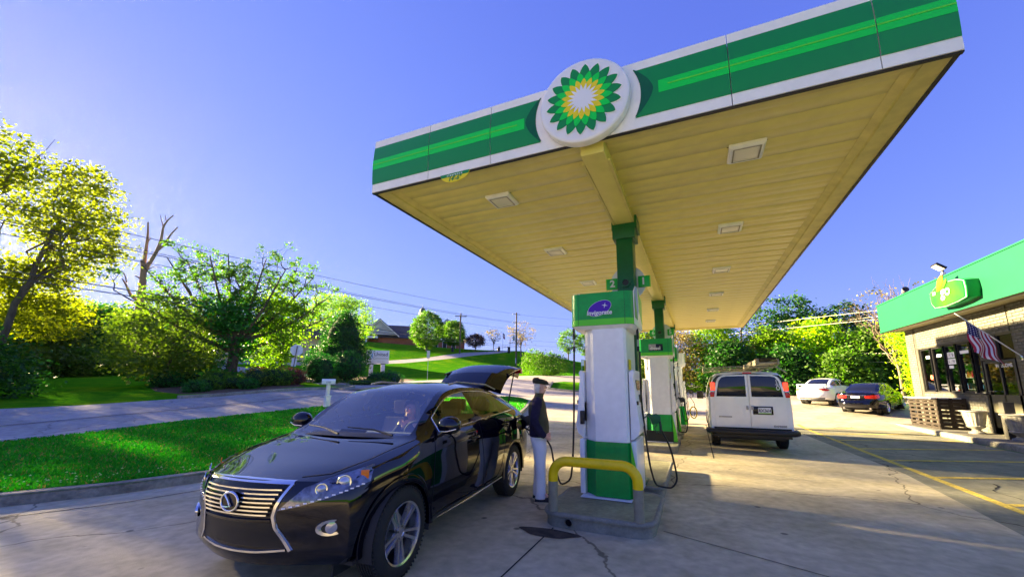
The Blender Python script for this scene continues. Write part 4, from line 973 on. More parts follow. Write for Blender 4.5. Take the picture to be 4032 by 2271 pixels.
# grille
fd = (-1, 0, 0)
def fy(pts): return [(.8, y, z) for y, z in pts]
ug = [(-.41, .875), (.41, .875), (.335, .72), (.31, .655), (-.31, .655), (-.335, .72)]
patch(bv, fy(ug), fd, .004, 'black_gloss', 'grille_mesh', car)
lg = [(-.33, .615), (.33, .615), (.40, .50), (.425, .44), (-.425, .44), (-.40, .50)]
patch(bv, fy(lg), fd, .004, 'black_plastic', 'lower_intake', car)
for k, z in enumerate(np.linspace(.842, .672, 7)):
    hw = .30 + (z - .655) / .22 * .095
    P = []
    for y in np.linspace(-hw, hw, 15):
        h_ = bv.ray_cast(Vector((2, y, z)), Vector((-1, 0, 0))); P.append(h_[0] + Vector((.012, 0, 0)))
    G = [[(p.x, p.y, p.z + .007), (p.x + .012, p.y, p.z + .005), (p.x + .012, p.y, p.z - .005), (p.x - .004, p.y, p.z - .008)] for p in P]
    MB().mat('chrome').grid(G).build('grille_slat', car, smooth=30)
def band(pts, wd, off, matname, name, ht=.012, d=fd):
    """flat chrome strip of width wd along pts pressed on the body"""
    dd = Vector(d).normalized(); P = [Vector(p) for p in pts]; seq = []
    for a, b in zip(P[:-1], P[1:]):
        k = max(1, int((b - a).length / .03)); seq += [a + (b - a) * j / k for j in range(k)]
    seq.append(P[-1]); G = []
    for i, p in enumerate(seq):
        t = (seq[min(i + 1, len(seq) - 1)] - seq[max(i - 1, 0)]).normalized(); n_ = t.cross(dd).normalized(); row = []
        for o, h2 in ((-.5, -.004), (-.42, ht), (.42, ht), (.5, -.004)):
            q = p + n_ * wd * o; h_ = bv.ray_cast(q - dd * 3, dd)
            if h_[0] is None: row = None; break
            row.append(tuple(h_[0] - dd * (off + h2)))
        if row: G.append(row)
    return MB().mat(matname).grid(G).build(name, car, smooth=50)
band(fy([(-.43, .885), (-.2, .893), (0, .895), (.2, .893), (.43, .885)]), .024, .002, 'chrome', 'grille_surround')
for s in (1, -1):
    band(fy([(s * .43, .885), (s * .365, .735), (s * .345, .66), (s * .36, .58), (s * .41, .49), (s * .455, .42)]), .024, .003, 'chrome', 'grille_surround')
band(fy([(-.42, .425), (-.2, .405), (0, .40), (.2, .405), (.42, .425)]), .016, .004, 'chrome', 'bumper_trim', ht=.006)
band(fy([(-.33, .632), (0, .625), (.33, .632)]), .02, .004, 'car_black', 'grille_bar')
# badge
bd = obj('badge', None, car); h_ = bv.ray_cast(Vector((2, 0, .755)), Vector((-1, 0, 0))); bd.location = h_[0] + Vector((.035, 0, 0))
MB().mat('chrome').tube([(0, .085 * cos(a), .065 * sin(a)) for a in np.linspace(0, 2 * pi, 33)], .0085, 8).build('ring', bd, smooth=60)
MB().mat('black_gloss').prism([(.084 * cos(a), .064 * sin(a)) for a in np.linspace(0, 2 * pi, 24, endpoint=False)], -.006, -.002, 'x').build('backing', bd)
MB().mat('chrome').tube([(.004, -.045, .046), (.006, -.008, .012), (.006, .022, -.030), (.006, -.02, -.036), (.006, -.068, -.034)], [.010, .009, .010, .009, .003], 6).build('letter_mark', bd, smooth=50)
# headlamps
hd = (-.80, -.60, -.05)
for s in (1, -1):
    hdir = (hd[0], hd[1] * s, hd[2])
    hp = [(.76, .36 * s, .70), (.66, .50 * s, .85), (.58, .64 * s, .905), (.49, .80 * s, .945), (.40, .90 * s, .975), (.44, .90 * s, .86), (.50, .84 * s, .835), (.60, .68 * s, .78), (.70, .52 * s, .73)]
    hl = patch(bv, hp, hdir, .004, 'lamp_house', 'headlamp', car, grid=.03) if 'lamp_house' in MAT else None
    if hl is None:
        mat('lamp_house', (.16, .17, .22), .15, metal=.5, var=.6, vscale=14, coat=1); mat('clear_lens', (.45, .47, .55), .06, metal=.6, coat=1); mat('led_white', (.85, .86, .95), .2, coat=.5)
        hl = patch(bv, hp, hdir, .004, 'lamp_house', 'headlamp', car, grid=.03)
    dd = Vector(hdir).normalized()
    for (px, py, pz, r) in ((.60, .60 * s, .835, .036), (.53, .735 * s, .872, .046)):
        q = Vector((px, py, pz)); h_ = bv.ray_cast(q - dd * 2, dd); T = Matrix.Translation(h_[0] - dd * .004) @ (-dd).to_track_quat('Z', 'Y').to_matrix().to_4x4()
        MB().mat('chrome').lathe([(r + .008, 0), (r + .006, .005), (r, .006), (r - .006, .001)], 28, T).mat('clear_lens').lathe([(r - .006, .001), (r * .7, .002), (r * .5, .008), (r * .3, .012), (0, .013)], 28, T).build('projector', hl, smooth=50)
    band_pts = [(.74, .40 * s, .715), (.66, .58 * s, .758), (.56, .74 * s, .808), (.47, .86 * s, .848)]
    seq = []
    for k in range(13):
        t = k / 12 * 3; i_ = min(2, int(t)); f = t - i_; q = Vector(band_pts[i_]) * (1 - f) + Vector(band_pts[i_ + 1]) * f
        h_ = bv.ray_cast(q - dd * 2, dd); T = Matrix.Translation(h_[0] - dd * .004) @ (-dd).to_track_quat('Z', 'Y').to_matrix().to_4x4(); seq.append(T)
    m = MB().mat('led_white')
    for T in seq: m.box(-.012, .012, -.004, .005, 0, .006, T)
    m.build('led_strip', hl)
    q = Vector((.44, .845 * s, .915)); h_ = bv.ray_cast(q - dd * 2, dd); T = Matrix.Translation(h_[0] - dd * .004) @ (-dd).to_track_quat('Z', 'Y').to_matrix().to_4x4()
    MB().mat('amber_lens').box(-.03, .03, -.035, .03, 0, .008, T).build('indicator', hl, bev=.003)
    # fog lamps
    fdv = Vector((-.75, -.66 * s, 0)).normalized(); q = Vector((.6, .715 * s, .57)); h_ = bv.ray_cast(q - fdv * 2, fdv); T = Matrix.Translation(h_[0]) @ (-fdv).to_track_quat('Z', 'Y').to_matrix().to_4x4()
    fo = MB().mat('chrome').lathe([(.07, -.012), (.067, .006), (.045, .004), (.043, .0)], 28, T @ Matrix.Diagonal((1.55, .82, 1, 1))).mat('black_plastic').lathe([(.044, .004), (0, .004)], 24, T @ Matrix.Diagonal((1.5, .8, 1, 1))).build('fog_lamp', car, smooth=50)
    MB().mat('clear_lens').lathe([(.042, .004), (.04, .008), (.02, .011), (0, .012)], 24, T).build('lens', fo, smooth=50)
# shut lines and trims
sdv = lambda s: (0, -s, 0)
for s in (1, -1):
    Y = .95 * s; sd_ = sdv(s)
    for pts_ in ([(-.42, Y, .46), (-.46, Y, .80), (-.50, Y, 1.09)], [(-1.62, Y, .37), (-1.60, Y, .8), (-1.53, Y, 1.14)], [(-.42, Y, .40), (-.6, Y, .37), (-2.05, Y, .40), (-2.20, Y, .50), (-2.32, Y, .72), (-2.42, Y, .88), (-2.46, Y, 1.14)]):
        stroke(bv, pts_, sd_, .0008, .007, 'shadow_gap', 'shut_line', car, n=4)
    stroke(bv, [(-.60, Y, 1.130), (-1.36, Y, 1.172), (-2.24, Y, 1.216), (-2.80, Y, 1.24)], sd_, .006, .016, 'chrome', 'window_trim', car, n=6)
    # upper window trim follows the greenhouse top rows
    up_ = []
    for i, x in enumerate(B.xs):
        if -2.88 < x < -.60: p = B.rows[i][B.ns - 1 + B.ng - 1]; up_.append((p[0], p[1] * s + .006 * s, p[2]))
    e0 = (-.60, .885 * s, 1.13); e1 = (-2.88, .85 * s, 1.245)
    MB().mat('chrome').tube([e0] + up_ + [e1], .007, 6).build('window_trim', car, smooth=60)
    MB().mat('chrome').tube([(-.50, .955 * s, .355), (-1.2, .965 * s, .36), (-2.15, .965 * s, .385)], [.004, .013, .010], 8).build('sill_trim', car, smooth=60)
    for hx_, hz_ in ((-1.34, 1.00), (-2.36, 1.06)):
        h_ = bv.ray_cast(Vector((hx_, 2 * s, hz_)), Vector((0, -s, 0))); y0 = abs(h_[0].y)
        T = Matrix.Translation((hx_, s * (y0 + .001), hz_)) @ Matrix.Rotation(-s * pi / 2, 4, 'X')
        hn = MB().mat('black_gloss').lathe([(.062, 0), (.055, .002), (.02, .004), (0, .004)], 20, T @ Matrix.Diagonal((1.15, .8, 1, 1))); hn.mat('car_black').tube([(hx_ + .10, s * (y0 + .012), hz_), (hx_ + .05, s * (y0 + .038), hz_ + .002), (hx_ - .05, s * (y0 + .038), hz_ + .004), (hx_ - .10, s * (y0 + .012), hz_ + .004)], [.012, .016, .016, .012], 8).build('door_handle', car, smooth=60)
    # mirror
    mr = obj('wing_mirror', None, car); mr.location = (-.62, .98 * s, 1.20)
    MB().mat('car_black').lathe([(.0, .085), (.06, .075), (.10, .045), (.115, 0), (.11, -.04), (.085, -.055)], 24, Matrix.Rotation(pi / 2, 4, 'Y') @ Matrix.Diagonal((.80, 1.12, 1, 1))).build('shell', mr, smooth=60)
    MB().mat('chrome').prism([(.105 * cos(a), .075 * sin(a)) for a in np.linspace(0, 2 * pi, 20, endpoint=False)], -.058, -.054, 'x').build('mirror_glass', mr)
    MB().mat('car_black').tube([(.0, -.04 * s, -.05), (.02, -.09 * s, -.09), (.03, -.13 * s, -.10)], [.035, .028, .03], 8).mat('chrome').tube([(.06, -.08 * s, -.062), (.075, .02 * s, -.055), (.05, .11 * s, -.03)], .006, 6).build('stalk', mr, smooth=60)
# hood shut line and sculpting crease, cowl, wipers
for s in (1, -1):
    stroke(bv, [(.62, .42 * s, 1), (.50, .58 * s, 1), (.2, .70 * s, 1), (-.30, .79 * s, 1)], (0, 0, -1), .0008, .007, 'shadow_gap', 'hood_line', car, n=4)
MB().mat('black_plastic').grid([[(-.33 - .0 + .11 * (1 - (y / .76) ** 2), y, 1.098 - .012 * (y / .76) ** 2) for y in np.linspace(-.76, .76, 21)], [(-.44 + .11 * (1 - (y / .76) ** 2), y, 1.125 - .012 * (y / .76) ** 2) for y in np.linspace(-.76, .76, 21)]][::-1]).build('cowl', car)
for y0, y1 in ((.60, -.02), (-.02, -.60)):
    MB().mat('black_plastic').tube([(-.29 + .11 * (1 - (y0 / .8) ** 2), y0 * .96, 1.125), (-.40 + .11 * (1 - (y0 * .5 / .8) ** 2), (y0 + y1) / 2, 1.165), (-.42 + .11 * (1 - (y1 / .8) ** 2), y1, 1.175)], [.012, .008, .006], 6).build('wiper', car)
# seats, wheel, dash
m = MB().mat('dash_grey').prism([(-.42, .30), (-.42, 1.02), (-.55, 1.10), (-.85, 1.08), (-.95, .9), (-.95, .3)], -.78, .78, 'y').build('dashboard', car, bev=.02)
st = MB().mat('interior_dark').tube([(-1.0 + .05 * sin(a), .38 + .185 * cos(a), 1.02 + .17 * sin(a)) for a in np.linspace(0, 2 * pi, 30)], .015, 8).box(-.99, -.96, .24, .52, 1.0, 1.04); st.build('steering_wheel', car, smooth=60)
for x_, ys in ((-1.45, (-.38, .38)), (-2.35, (-.40, 0, .40))):
    for y_ in ys:
        se = obj('seat', None, car); se.location = (x_, y_, .42)
        MB().mat('leather').box(-.25, .30, -.25, .25, .0, .22).build('cushion', se, bev=.05, seg=3); MB().mat('leather').prism([(-.22, .2), (-.02, .2), (-.22, .76), (-.34, .74)], -.24, .24, 'y').build('backrest', se, bev=.04, seg=3)
        MB().mat('leather').box(-.36, -.25, -.13, .13, .80, .98).build('headrest', se, bev=.04, seg=3)
MB().mat('interior_dark').box(-3.35, -2.65, -.70, .70, .55, .95).build('cargo_cover', car)
MB().mat('black_gloss').box(-1.02, -.99, -.12, .12, 1.44, 1.50).build('rear_view_mirror', car, bev=.01)
# liftgate, raised
lg_ = obj('liftgate', None, car)
gp = [(-3.00, 1.60, .60), (-3.14, 1.73, .60), (-3.30, 1.84, .60), (-3.50, 1.93, .605), (-3.75, 1.99, .59), (-4.0, 2.0, .57), (-4.22, 1.95, .50), (-4.32, 1.88, .44)]
def gate_row(x, z, hw, dz=0): return [(x, y, z + dz - .07 * (abs(y) / hw) ** 3) for y in np.linspace(-hw, hw, 15)]
def gate_piece(idx, matname, name, dz=0, inset=0):
    G = [gate_row(x, z, hw - inset, dz) for x, z, hw in [gp[i] for i in idx]]
    G2 = [gate_row(x - .03, z - .06, hw - inset - .02, dz) for x, z, hw in [gp[i] for i in idx]][::-1]
    return MB().mat(matname).grid(G + G2 + [G[0]]).build(name, lg_, smooth=50)
gate_piece([0, 1, 2], 'car_black', 'spoiler'); gate_piece([2, 3, 4], 'dark_glass', 'rear_glass'); gate_piece([4, 5, 6, 7], 'car_black', 'lower_panel')
MB().mat('car_black').tube([(-3.28, .60, 1.80), (-3.60, .60, 1.87), (-4.0, .58, 1.93)], .022, 8).tube([(-3.28, -.60, 1.80), (-3.60, -.60, 1.87), (-4.0, -.58, 1.93)], .022, 8).build('gate_frame', lg_)
MB().mat('paper').box(-4.30, -4.26, -.16, .16, 1.80, 1.90).build('number_plate', lg_)
MB().mat('red_lens').box(-4.16, -4.05, .40, .58, 1.84, 1.93).box(-4.16, -4.05, -.58, -.40, 1.84, 1.93).build('gate_lamp', lg_, bev=.01)
for s in (1, -1): MB().mat('black_plastic').cyl((-3.22, .64 * s, 1.28), (-3.62, .60 * s, 1.84), .012, .012, 8).build('gas_strut', lg_)
for s in (1, -1):
    tl = patch(bv, [(-3.40, .95 * s, 1.17), (-3.52, .95 * s, 1.15), (-3.66, .95 * s, 1.08), (-3.64, .95 * s, 1.0), (-3.46, .95 * s, 1.04), (-3.36, .95 * s, 1.10)], (.35, -s, 0), .004, 'clear_lens', 'tail_lamp', car, grid=.04)
for s in (1, -1): MB().mat('grey_metal').tube([(-1.3, .58 * s, 1.615), (-1.5, .585 * s, 1.645), (-2.4, .585 * s, 1.62), (-2.75, .59 * s, 1.55)], .012, 6).build('roof_rail', car, smooth=60)
# fuel door open, dark filler pocket
h_ = bv.ray_cast(Vector((-2.98, 2, 1.0)), Vector((0, -1, 0))); yf = h_[0].y
T = Matrix.Translation((-2.98, yf + .002, 1.0)) @ Matrix.Rotation(-pi / 2, 4, 'X')
MB().mat('interior_dark').lathe([(.075, 0), (.07, .002), (0, .002)], 24, T).build('filler_pocket', car)
T2 = Matrix.Translation((-2.86, yf + .07, 1.01)) @ Matrix.Rotation(radians(-62), 4, 'Z') @ Matrix.Rotation(-pi / 2, 4, 'X')
MB().mat('car_black').lathe([(0, -.006), (.078, -.006), (.078, .004), (0, .006)], 24, T2).build('fuel_flap', car, smooth=40)
MB().mat('black_plastic').box(-3.0, -2.75, .948, .962, .22, .27).build('mud_flap', car) if False else None

def to_world(root, p):
    c, s_ = cos(root.rotation_euler.z), sin(root.rotation_euler.z); return (root.location.x + p[0] * c - p[1] * s_, root.location.y + p[0] * s_ + p[1] * c, root.location.z + p[2])
fw = to_world(car, (-2.98, yf + .12, 1.0))
nb = nozzle(None, fw, radians(-84.96 + 95), 'black_plastic'); nb.scale = (1.15, 1.15, 1.15); tag(nb, 'black fuel nozzle stuck into the black SUV filler, beside the standing man', 'nozzle')

# ------------------------------------------------------------------ people
def skin_body(name, joints, links, matname, parent=None, sub=2, root=0, smoothmat=None):
    """joints: list of (x,y,z,rx,ry) ; links: index pairs"""
    me = bpy.data.meshes.new(name); me.from_pydata([j[:3] for j in joints], links, [])
    o = bpy.data.objects.new(name, me); COL.objects.link(o)
    o.modifiers.new('s', 'SKIN'); sv = me.skin_vertices[0].data
    for i, j in enumerate(joints): sv[i].radius = (j[3], j[4] if len(j) > 4 else j[3]); sv[i].use_root = (i == root)
    m = o.modifiers.new('ss', 'SUBSURF'); m.levels = m.render_levels = sub
    dg = bpy.context.evaluated_depsgraph_get(); dg.update(); me2 = bpy.data.meshes.new_from_object(o.evaluated_get(dg)); bpy.data.objects.remove(o)
    me2.name = name; me2.materials.clear(); me2.materials.append(MAT[matname]); me2.shade_smooth(); me2.update()
    return obj(name, me2, parent)
def loft(secs, matname, name, parent, n=20, closed_top=False, closed_bot=False, wr=0, seed=1, th=0):
    """secs: (cx,cy,z,rx,ry) ellipses; wr adds cloth wrinkles"""
    r = random.Random(seed); zs = [s_[2] for s_ in secs]; K_ = len(secs); G = []; tt = np.linspace(0, K_ - 1, (K_ - 1) * 4 + 1)
    ph = [r.uniform(0, 6) for _ in range(6)]
    for t in tt:
        c = [float(pchip(t, range(K_), [s_[k] for s_ in secs])) for k in range(5)]
        row = []
        for j in range(n):
            a = 2 * pi * j / n; w_ = 1 + wr * (sin(3 * a + c[2] * 23 + ph[0]) * .5 + sin(5 * a - c[2] * 41 + ph[1]) * .3 + sin(2 * a + c[2] * 70 + ph[2]) * .4)
            row.append((c[0] + c[3] * w_ * cos(a), c[1] + c[4] * w_ * sin(a), c[2]))
        G.append(row)
    m = MB().mat(matname).grid(G, close=True)
    if closed_top: m.add(G[-1], [tuple(range(n))])
    if closed_bot: m.add(G[0], [tuple(range(n))[::-1]])
    return m.build(name, parent, smooth=70, weld=1e-5)
# man: local +x is the way he faces, origin between the feet, standing
man = thing('person', 'older man in flat cap, olive vest and white trousers standing beside the SUV', 'person', (-2.20, 5.62, 0), radians(20))
jo = [(0, 0, .93, .09, .11), (-.01, 0, 1.08, .085, .11), (-.02, 0, 1.25, .08, .12), (-.01, 0, 1.385, .045, .08), (.015, 0, 1.45, .052, .055), (.035, 0, 1.50, .052, .055), (.04, 0, 1.56, .082, .072), (.035, 0, 1.63, .088, .075), (.03, 0, 1.665, .06, .055),
      (0, .09, .86, .07), (.01, .10, .50, .05), (-.01, .095, .10, .042), (.10, .095, .05, .04, .03),
      (0, -.09, .86, .07), (.02, -.10, .50, .05), (.03, -.10, .10, .042), (.14, -.10, .05, .04, .03),
      (-.01, .17, 1.35, .04), (-.04, .235, 1.12, .036), (.06, .22, .92, .033), (.12, .19, .885, .028, .04), (.165, .165, .865, .022, .036),
      (-.01, -.17, 1.35, .04), (-.05, -.235, 1.12, .036), (.06, -.225, .93, .033), (.12, -.20, .885, .028, .04), (.165, -.18, .86, .022, .036)]
li = [(0, 1), (1, 2), (2, 3), (3, 4), (4, 5), (5, 6), (6, 7), (7, 8), (0, 9), (9, 10), (10, 11), (11, 12), (0, 13), (13, 14), (14, 15), (15, 16), (3, 17), (17, 18), (18, 19), (19, 20), (20, 21), (3, 22), (22, 23), (23, 24), (24, 25), (25, 26)]
body = skin_body('body', jo, li, 'skin', man)
def face(parent, hx, hy, hz_, s=1, k=0):
    """nose, brow, lips, chin, ears, eyes on a head centred at (hx,hy,hz)"""
    T = Matrix.Translation((hx, hy, hz_)) @ Matrix.Scale(s, 4)
    m = MB().mat('skin').add([(.078, 0, .035), (.118, 0, -.018), (.080, .018, -.026), (.080, -.018, -.026), (.082, 0, -.034)], [(0, 3, 1), (0, 1, 2), (1, 3, 4), (1, 4, 2)], T)
    m.build('nose', parent, bev=.004, smooth=80)
    for q in (1, -1):
        MB().mat('skin').lathe([(0, -.006), (.016, -.005), (.020, 0), (.016, .005), (0, .002)], 12, T @ Matrix.Translation((.012, q * .074, -.005)) @ Matrix.Rotation(q * pi / 2.3, 4, 'X') @ Matrix.Diagonal((.8, 1.5, 1, 1))).build('ear', parent, smooth=80)
        e = MB().mat('paper').lathe([(0, .008), (.008, .004), (.010, 0)], 10, T @ Matrix.Translation((.078, q * .030, .012)) @ Matrix.Rotation(pi / 2, 4, 'Y')).mat('ink').lathe([(0, .0095), (.004, .008)], 8, T @ Matrix.Translation((.078, q * .030, .012)) @ Matrix.Rotation(pi / 2, 4, 'Y')).build('eye', parent)
        MB().mat('hair_white' if k == 0 else 'hair_blond').box(.076, .088, q * .030 - .016, q * .030 + .016, .028, .034, T).build('eyebrow', parent, bev=.002)
    MB().mat('skin').tube([tuple(T @ Vector(p)) for p in ((.066, -.026, -.052), (.086, -.01, -.050), (.088, 0, -.051), (.086, .01, -.050), (.066, .026, -.052))], [.003, .007, .0075, .007, .003], 8).build('lips', parent, smooth=80)
    MB().mat('skin').lathe([(0, .05), (.035, .035), (.045, 0), (.035, -.03), (0, -.04)], 14, T @ Matrix.Translation((.045, 0, -.070)) @ Matrix.Diagonal((.85, .85, .65, 1))).build('chin', parent, smooth=80)
face(man, .020, 0, 1.595)
# hair: sides and back below the cap
m = MB().mat('hair_white'); G = []
for z, r, x0 in ((1.655, .092, 0), (1.62, .098, 0), (1.58, .098, -.002), (1.545, .090, -.006), (1.51, .078, -.01), (1.49, .06, -.012)):
    G.append([(.03 + x0 + (r + .004 * sin(9 * a + z * 90)) * cos(a) * 1.02, (r - .012) * sin(a), z + .004 * sin(7 * a)) for a in np.linspace(radians(96), radians(264), 22)])
m.grid(G).build('hair', man, smooth=80)
# flat cap with peak
m = MB().mat('cap_olive'); G = []
for rx, ry, z, ox in ((.112, .094, 1.635, .02), (.118, .100, 1.655, .02), (.120, .102, 1.675, .02), (.108, .094, 1.70, .012), (.075, .065, 1.718, .0), (.0, .0, 1.724, .0)):
    G.append([(ox + rx * cos(a) * (1.05 if cos(a) > 0 else .95), ry * sin(a), z - .018 * max(0, cos(a)) + .010 * max(0, -cos(a))) for a in np.linspace(0, 2 * pi, 28, endpoint=False)])
m.grid(G, close=True).build('cap', man, smooth=80)
capv = [(.10, -.075, 1.635), (.165, -.055, 1.622), (.195, 0, 1.618), (.165, .055, 1.622), (.10, .075, 1.635)]
m = MB().mat('cap_olive'); G = [[(x, y, z + .010 * (1 - abs(y) / .08)) for x, y, z in capv], [(x * .55 + .03, y, z + .028) for x, y, z in capv]]; m.grid(G); G2 = [[(x, y, z - .006) for x, y, z in r] for r in G]; m.grid(G2[::-1]); m.grid([G[0], G2[0]]).build('cap_peak', man, smooth=60)
# trousers: two legs and seat
def leg(y, dx, seed): return [(dx[0], y, .035, .075, .062), (dx[0], y, .06, .078, .064), (dx[0] * .9, y, .14, .074, .060), (dx[1], y, .30, .074, .062), (dx[2], y * .98, .48, .080, .072), (dx[2], y * .92, .66, .095, .082), (.0, y * .80, .82, .112, .092), (.0, y * .6, .92, .118, .10)]
loft(leg(.10, (-.01, .0, .01), 1), 'cloth_white', 'trouser_leg', man, wr=.05, seed=3); loft(leg(-.10, (.03, .03, .02), 1), 'cloth_white', 'trouser_leg', man, wr=.05, seed=5)
loft([(0, 0, .80, .115, .165), (0, 0, .86, .122, .172), (0, 0, .94, .122, .170), (0, 0, 1.00, .115, .165)], 'cloth_white', 'trouser_seat', man, closed_bot=True, n=28, wr=.01)
# sweater hem and sleeves (navy), vest (olive), collar
loft([(.0, 0, .875, .128, .180), (0, 0, .90, .140, .192), (.0, 0, .96, .138, .190), (-.005, 0, 1.06, .136, .186)], 'cloth_navy', 'sweater_hem', man, n=28, wr=.02, closed_bot=True)
loft([(.005, 0, .93, .146, .186), (.01, 0, 1.00, .145, .184), (.0, 0, 1.12, .142, .184), (-.02, 0, 1.26, .136, .196), (-.02, 0, 1.35, .118, .185), (-.012, 0, 1.405, .09, .13), (.0, 0, 1.44, .07, .085), (.01, 0, 1.475, .068, .076), (.018, 0, 1.50, .070, .078)], 'cloth_olive', 'vest', man, n=28, wr=.018, seed=9)
def sleeve(y, name):
    s_ = 1 if y > 0 else -1; P = [(-.012, s_ * .150, 1.395), (-.015, s_ * .205, 1.36), (-.035, s_ * .240, 1.25), (-.055, s_ * .252, 1.12), (-.01, s_ * .245, 1.02), (.05, s_ * .235, .935), (.09, s_ * .215, .90)]
    P = smoothpath(P, 26); R2 = [float(pchip(t, [0, .15, .45, .7, 1], [.062, .074, .064, .058, .042])) * (1 + .05 * sin(t * 37)) for t in np.linspace(0, 1, 26)]
    return MB().mat('cloth_navy').tube(P, R2, 16).build(name, man, smooth=80)
sleeve(1, 'sleeve'); sleeve(-1, 'sleeve')
# hands slipped half into the pockets: back of hand and five fingers each
for s_ in (1, -1):
    hnd = MB().mat('skin'); bx_, by_, bz_ = .118, s_ * .205, .885
    for k in range(4):
        f = (k - 1.5) * .017; hnd.tube([(bx_, by_ + s_ * .004, bz_ + f), (bx_ + .035, by_ - s_ * .012, bz_ + f * 1.1 - .012), (bx_ + .058, by_ - s_ * .032, bz_ + f - .022 + .003 * k)], [.011, .0095, .007], 8)
    hnd.tube([(bx_ - .01, by_, bz_ + .022), (bx_ + .018, by_ - s_ * .004, bz_ + .046), (bx_ + .040, by_ - s_ * .014, bz_ + .048)], [.013, .011, .008], 8)
    hnd.build('hand', man, smooth=70, weld=1e-5)
for s_, dx in ((1, -.01), (-1, .03)):
    m = MB().mat('shoe'); G = []
    for x, w_, h_ in ((-.075, .025, .05), (-.06, .042, .085), (-.02, .045, .095), (.04, .043, .085), (.09, .050, .062), (.15, .050, .048), (.185, .038, .036), (.20, .015, .02)):
        G.append([(x + dx, s_ * .10 + w_ * cos(a), max(.012, h_ * sin(a))) for a in np.linspace(0, pi, 11)])
    m.grid(G); m.add(G[0], [tuple(range(11))]).build('shoe', man, smooth=70)
    MB().mat('interior_dark').prism([(dx + x, s_ * .10 + y) for x, y in ((-.08, -.04), (.1, -.055), (.18, -.045), (.21, 0), (.18, .045), (.1, .055), (-.08, .04))], .0, .022, 'z').build('sole', man)
# woman in the driving seat, seen through the windscreen (head turned to the middle of the car)
fwx, fwy, _z = to_world(car, (-1.30, .10, 0))
wo = thing('person', 'blonde woman sitting at the wheel inside the black SUV, looking down', 'person', (fwx, fwy, .62), radians(-84.96))
jw = [(0, 0, .05, .13, .15), (.0, 0, .25, .11, .14), (.02, 0, .42, .10, .16), (.03, 0, .50, .06, .10), (.04, 0, .56, .042), (.05, 0, .60, .045), (.065, 0, .66, .075, .065), (.06, 0, .72, .08, .068), (.055, 0, .755, .05),
      (.02, .17, .48, .055), (.10, .22, .28, .042), (.30, .12, .36, .03), (.36, .08, .40, .03), (.02, -.17, .48, .055), (.10, -.22, .28, .042), (.30, -.12, .33, .03), (.36, -.08, .36, .03), (.22, .11, .04, .085), (.45, .12, .03, .06), (.22, -.11, .04, .085), (.45, -.12, .03, .06)]
lw = [(0, 1), (1, 2), (2, 3), (3, 4), (4, 5), (5, 6), (6, 7), (7, 8), (3, 9), (9, 10), (10, 11), (11, 12), (3, 13), (13, 14), (14, 15), (15, 16), (0, 17), (17, 18), (0, 19), (19, 20)]
skin_body('body', jw, lw, 'skin', wo); face(wo, .065, 0, .69, .95, 1)
m = MB().mat('hair_blond'); G = []
for z, r, x0 in ((.80, .03, .0), (.785, .075, 0), (.74, .095, 0), (.68, .10, -.01), (.60, .10, -.02), (.50, .105, -.02), (.44, .09, -.02)):
    G.append([(.05 + x0 + r * cos(a), (r) * sin(a) * .95, z) for a in np.linspace(radians(60), radians(300), 20)])
m.grid(G).build('hair', wo, smooth=80)
loft([(0, 0, .02, .14, .17), (.0, 0, .2, .13, .16), (.01, 0, .38, .12, .18), (.02, 0, .47, .09, .14), (.035, 0, .52, .06, .07)], 'cloth_navy', 'jacket', wo, n=20)
for s_ in (1, -1): MB().mat('cloth_navy').tube([(.02, s_ * .15, .48), (.06, s_ * .21, .38), (.11, s_ * .225, .28), (.28, s_ * .13, .345)], [.06, .062, .055, .04], 12).build('sleeve', wo, smooth=80)

# ------------------------------------------------------------------ shop
mat('sign_yellow', (.32, .20, .0), .4); mat('sign_lime', (.05, .17, .0), .4); mat('letter_white', (.5, .5, .5), .4)
WX, FX = 8.80, 8.05
mat('green_soffit', (.30, .27, .15), .7, var=.1)
store = thing('shop_building', 'brick convenience shop with bright green fascia, ribbon windows and black door', 'building', (0, 0, 0))
m = MB().mat('mortar')
m.box(WX + .02, 16, 6, 22.9, -.1, 1.40); m.box(WX + .02, 16, 6, 22.9, 3.24, 4.12)
m.box(WX + .02, 9.2, 22.02, 22.9, 1.40, 3.24); m.box(9.0, 9.3, 18.12, 18.32, 1.4, 3.24)
m.box(WX + .02, 9.3, 6, 16.55, 1.40, 3.24); m.box(9.4, 16, 22.7, 22.9, 1.4, 3.24)
m.build('wall', store, smooth=0)
MB().mat('interior_dark').box(11.5, 11.6, 6.5, 22.6, .15, 4.1).box(9.1, 11.5, 22.5, 22.6, 1.3, 3.3).box(9.1, 11.5, 6.4, 6.5, 1.3, 3.3).build('interior_wall', store)
bm_ = MB().mat('brick_store').box(0, .03, -.135, .135, -.04, .04).mesh('brick', bev=.004, smooth=0, seg=1); BRICKS = []
def brickwall(x, y0, y1, z0, z1, along='y'):
    nr = int(round((z1 - z0) / .095)); dz = (z1 - z0) / nr
    for r in range(nr):
        z = z0 + (r + .5) * dz; off = .145 if r % 2 else 0; y = y0 - off
        while y < y1:
            a, b = max(y, y0), min(y + .29, y1)
            if b - a > .06: BRICKS.append((x, (a + b) / 2, z, (b - a - .016) / .27, along))
            y += .29
brickwall(WX - .01, 22.24, 22.92, .16, 4.1); brickwall(WX - .01, 18.12, 22.02, 3.26, 4.1); brickwall(WX - .01, 18.12, 22.02, .16, 1.39); brickwall(WX - .01, 16.55, 18.10, 3.30, 4.1); brickwall(WX - .01, 6.3, 16.5, .16, 4.1)
BRICKS.sort(key=lambda b: (b[0] - 0) ** 2 + b[1] ** 2 + (b[2] - 1.6) ** 2)
inview = [b for b in BRICKS if b[1] > 14.9]
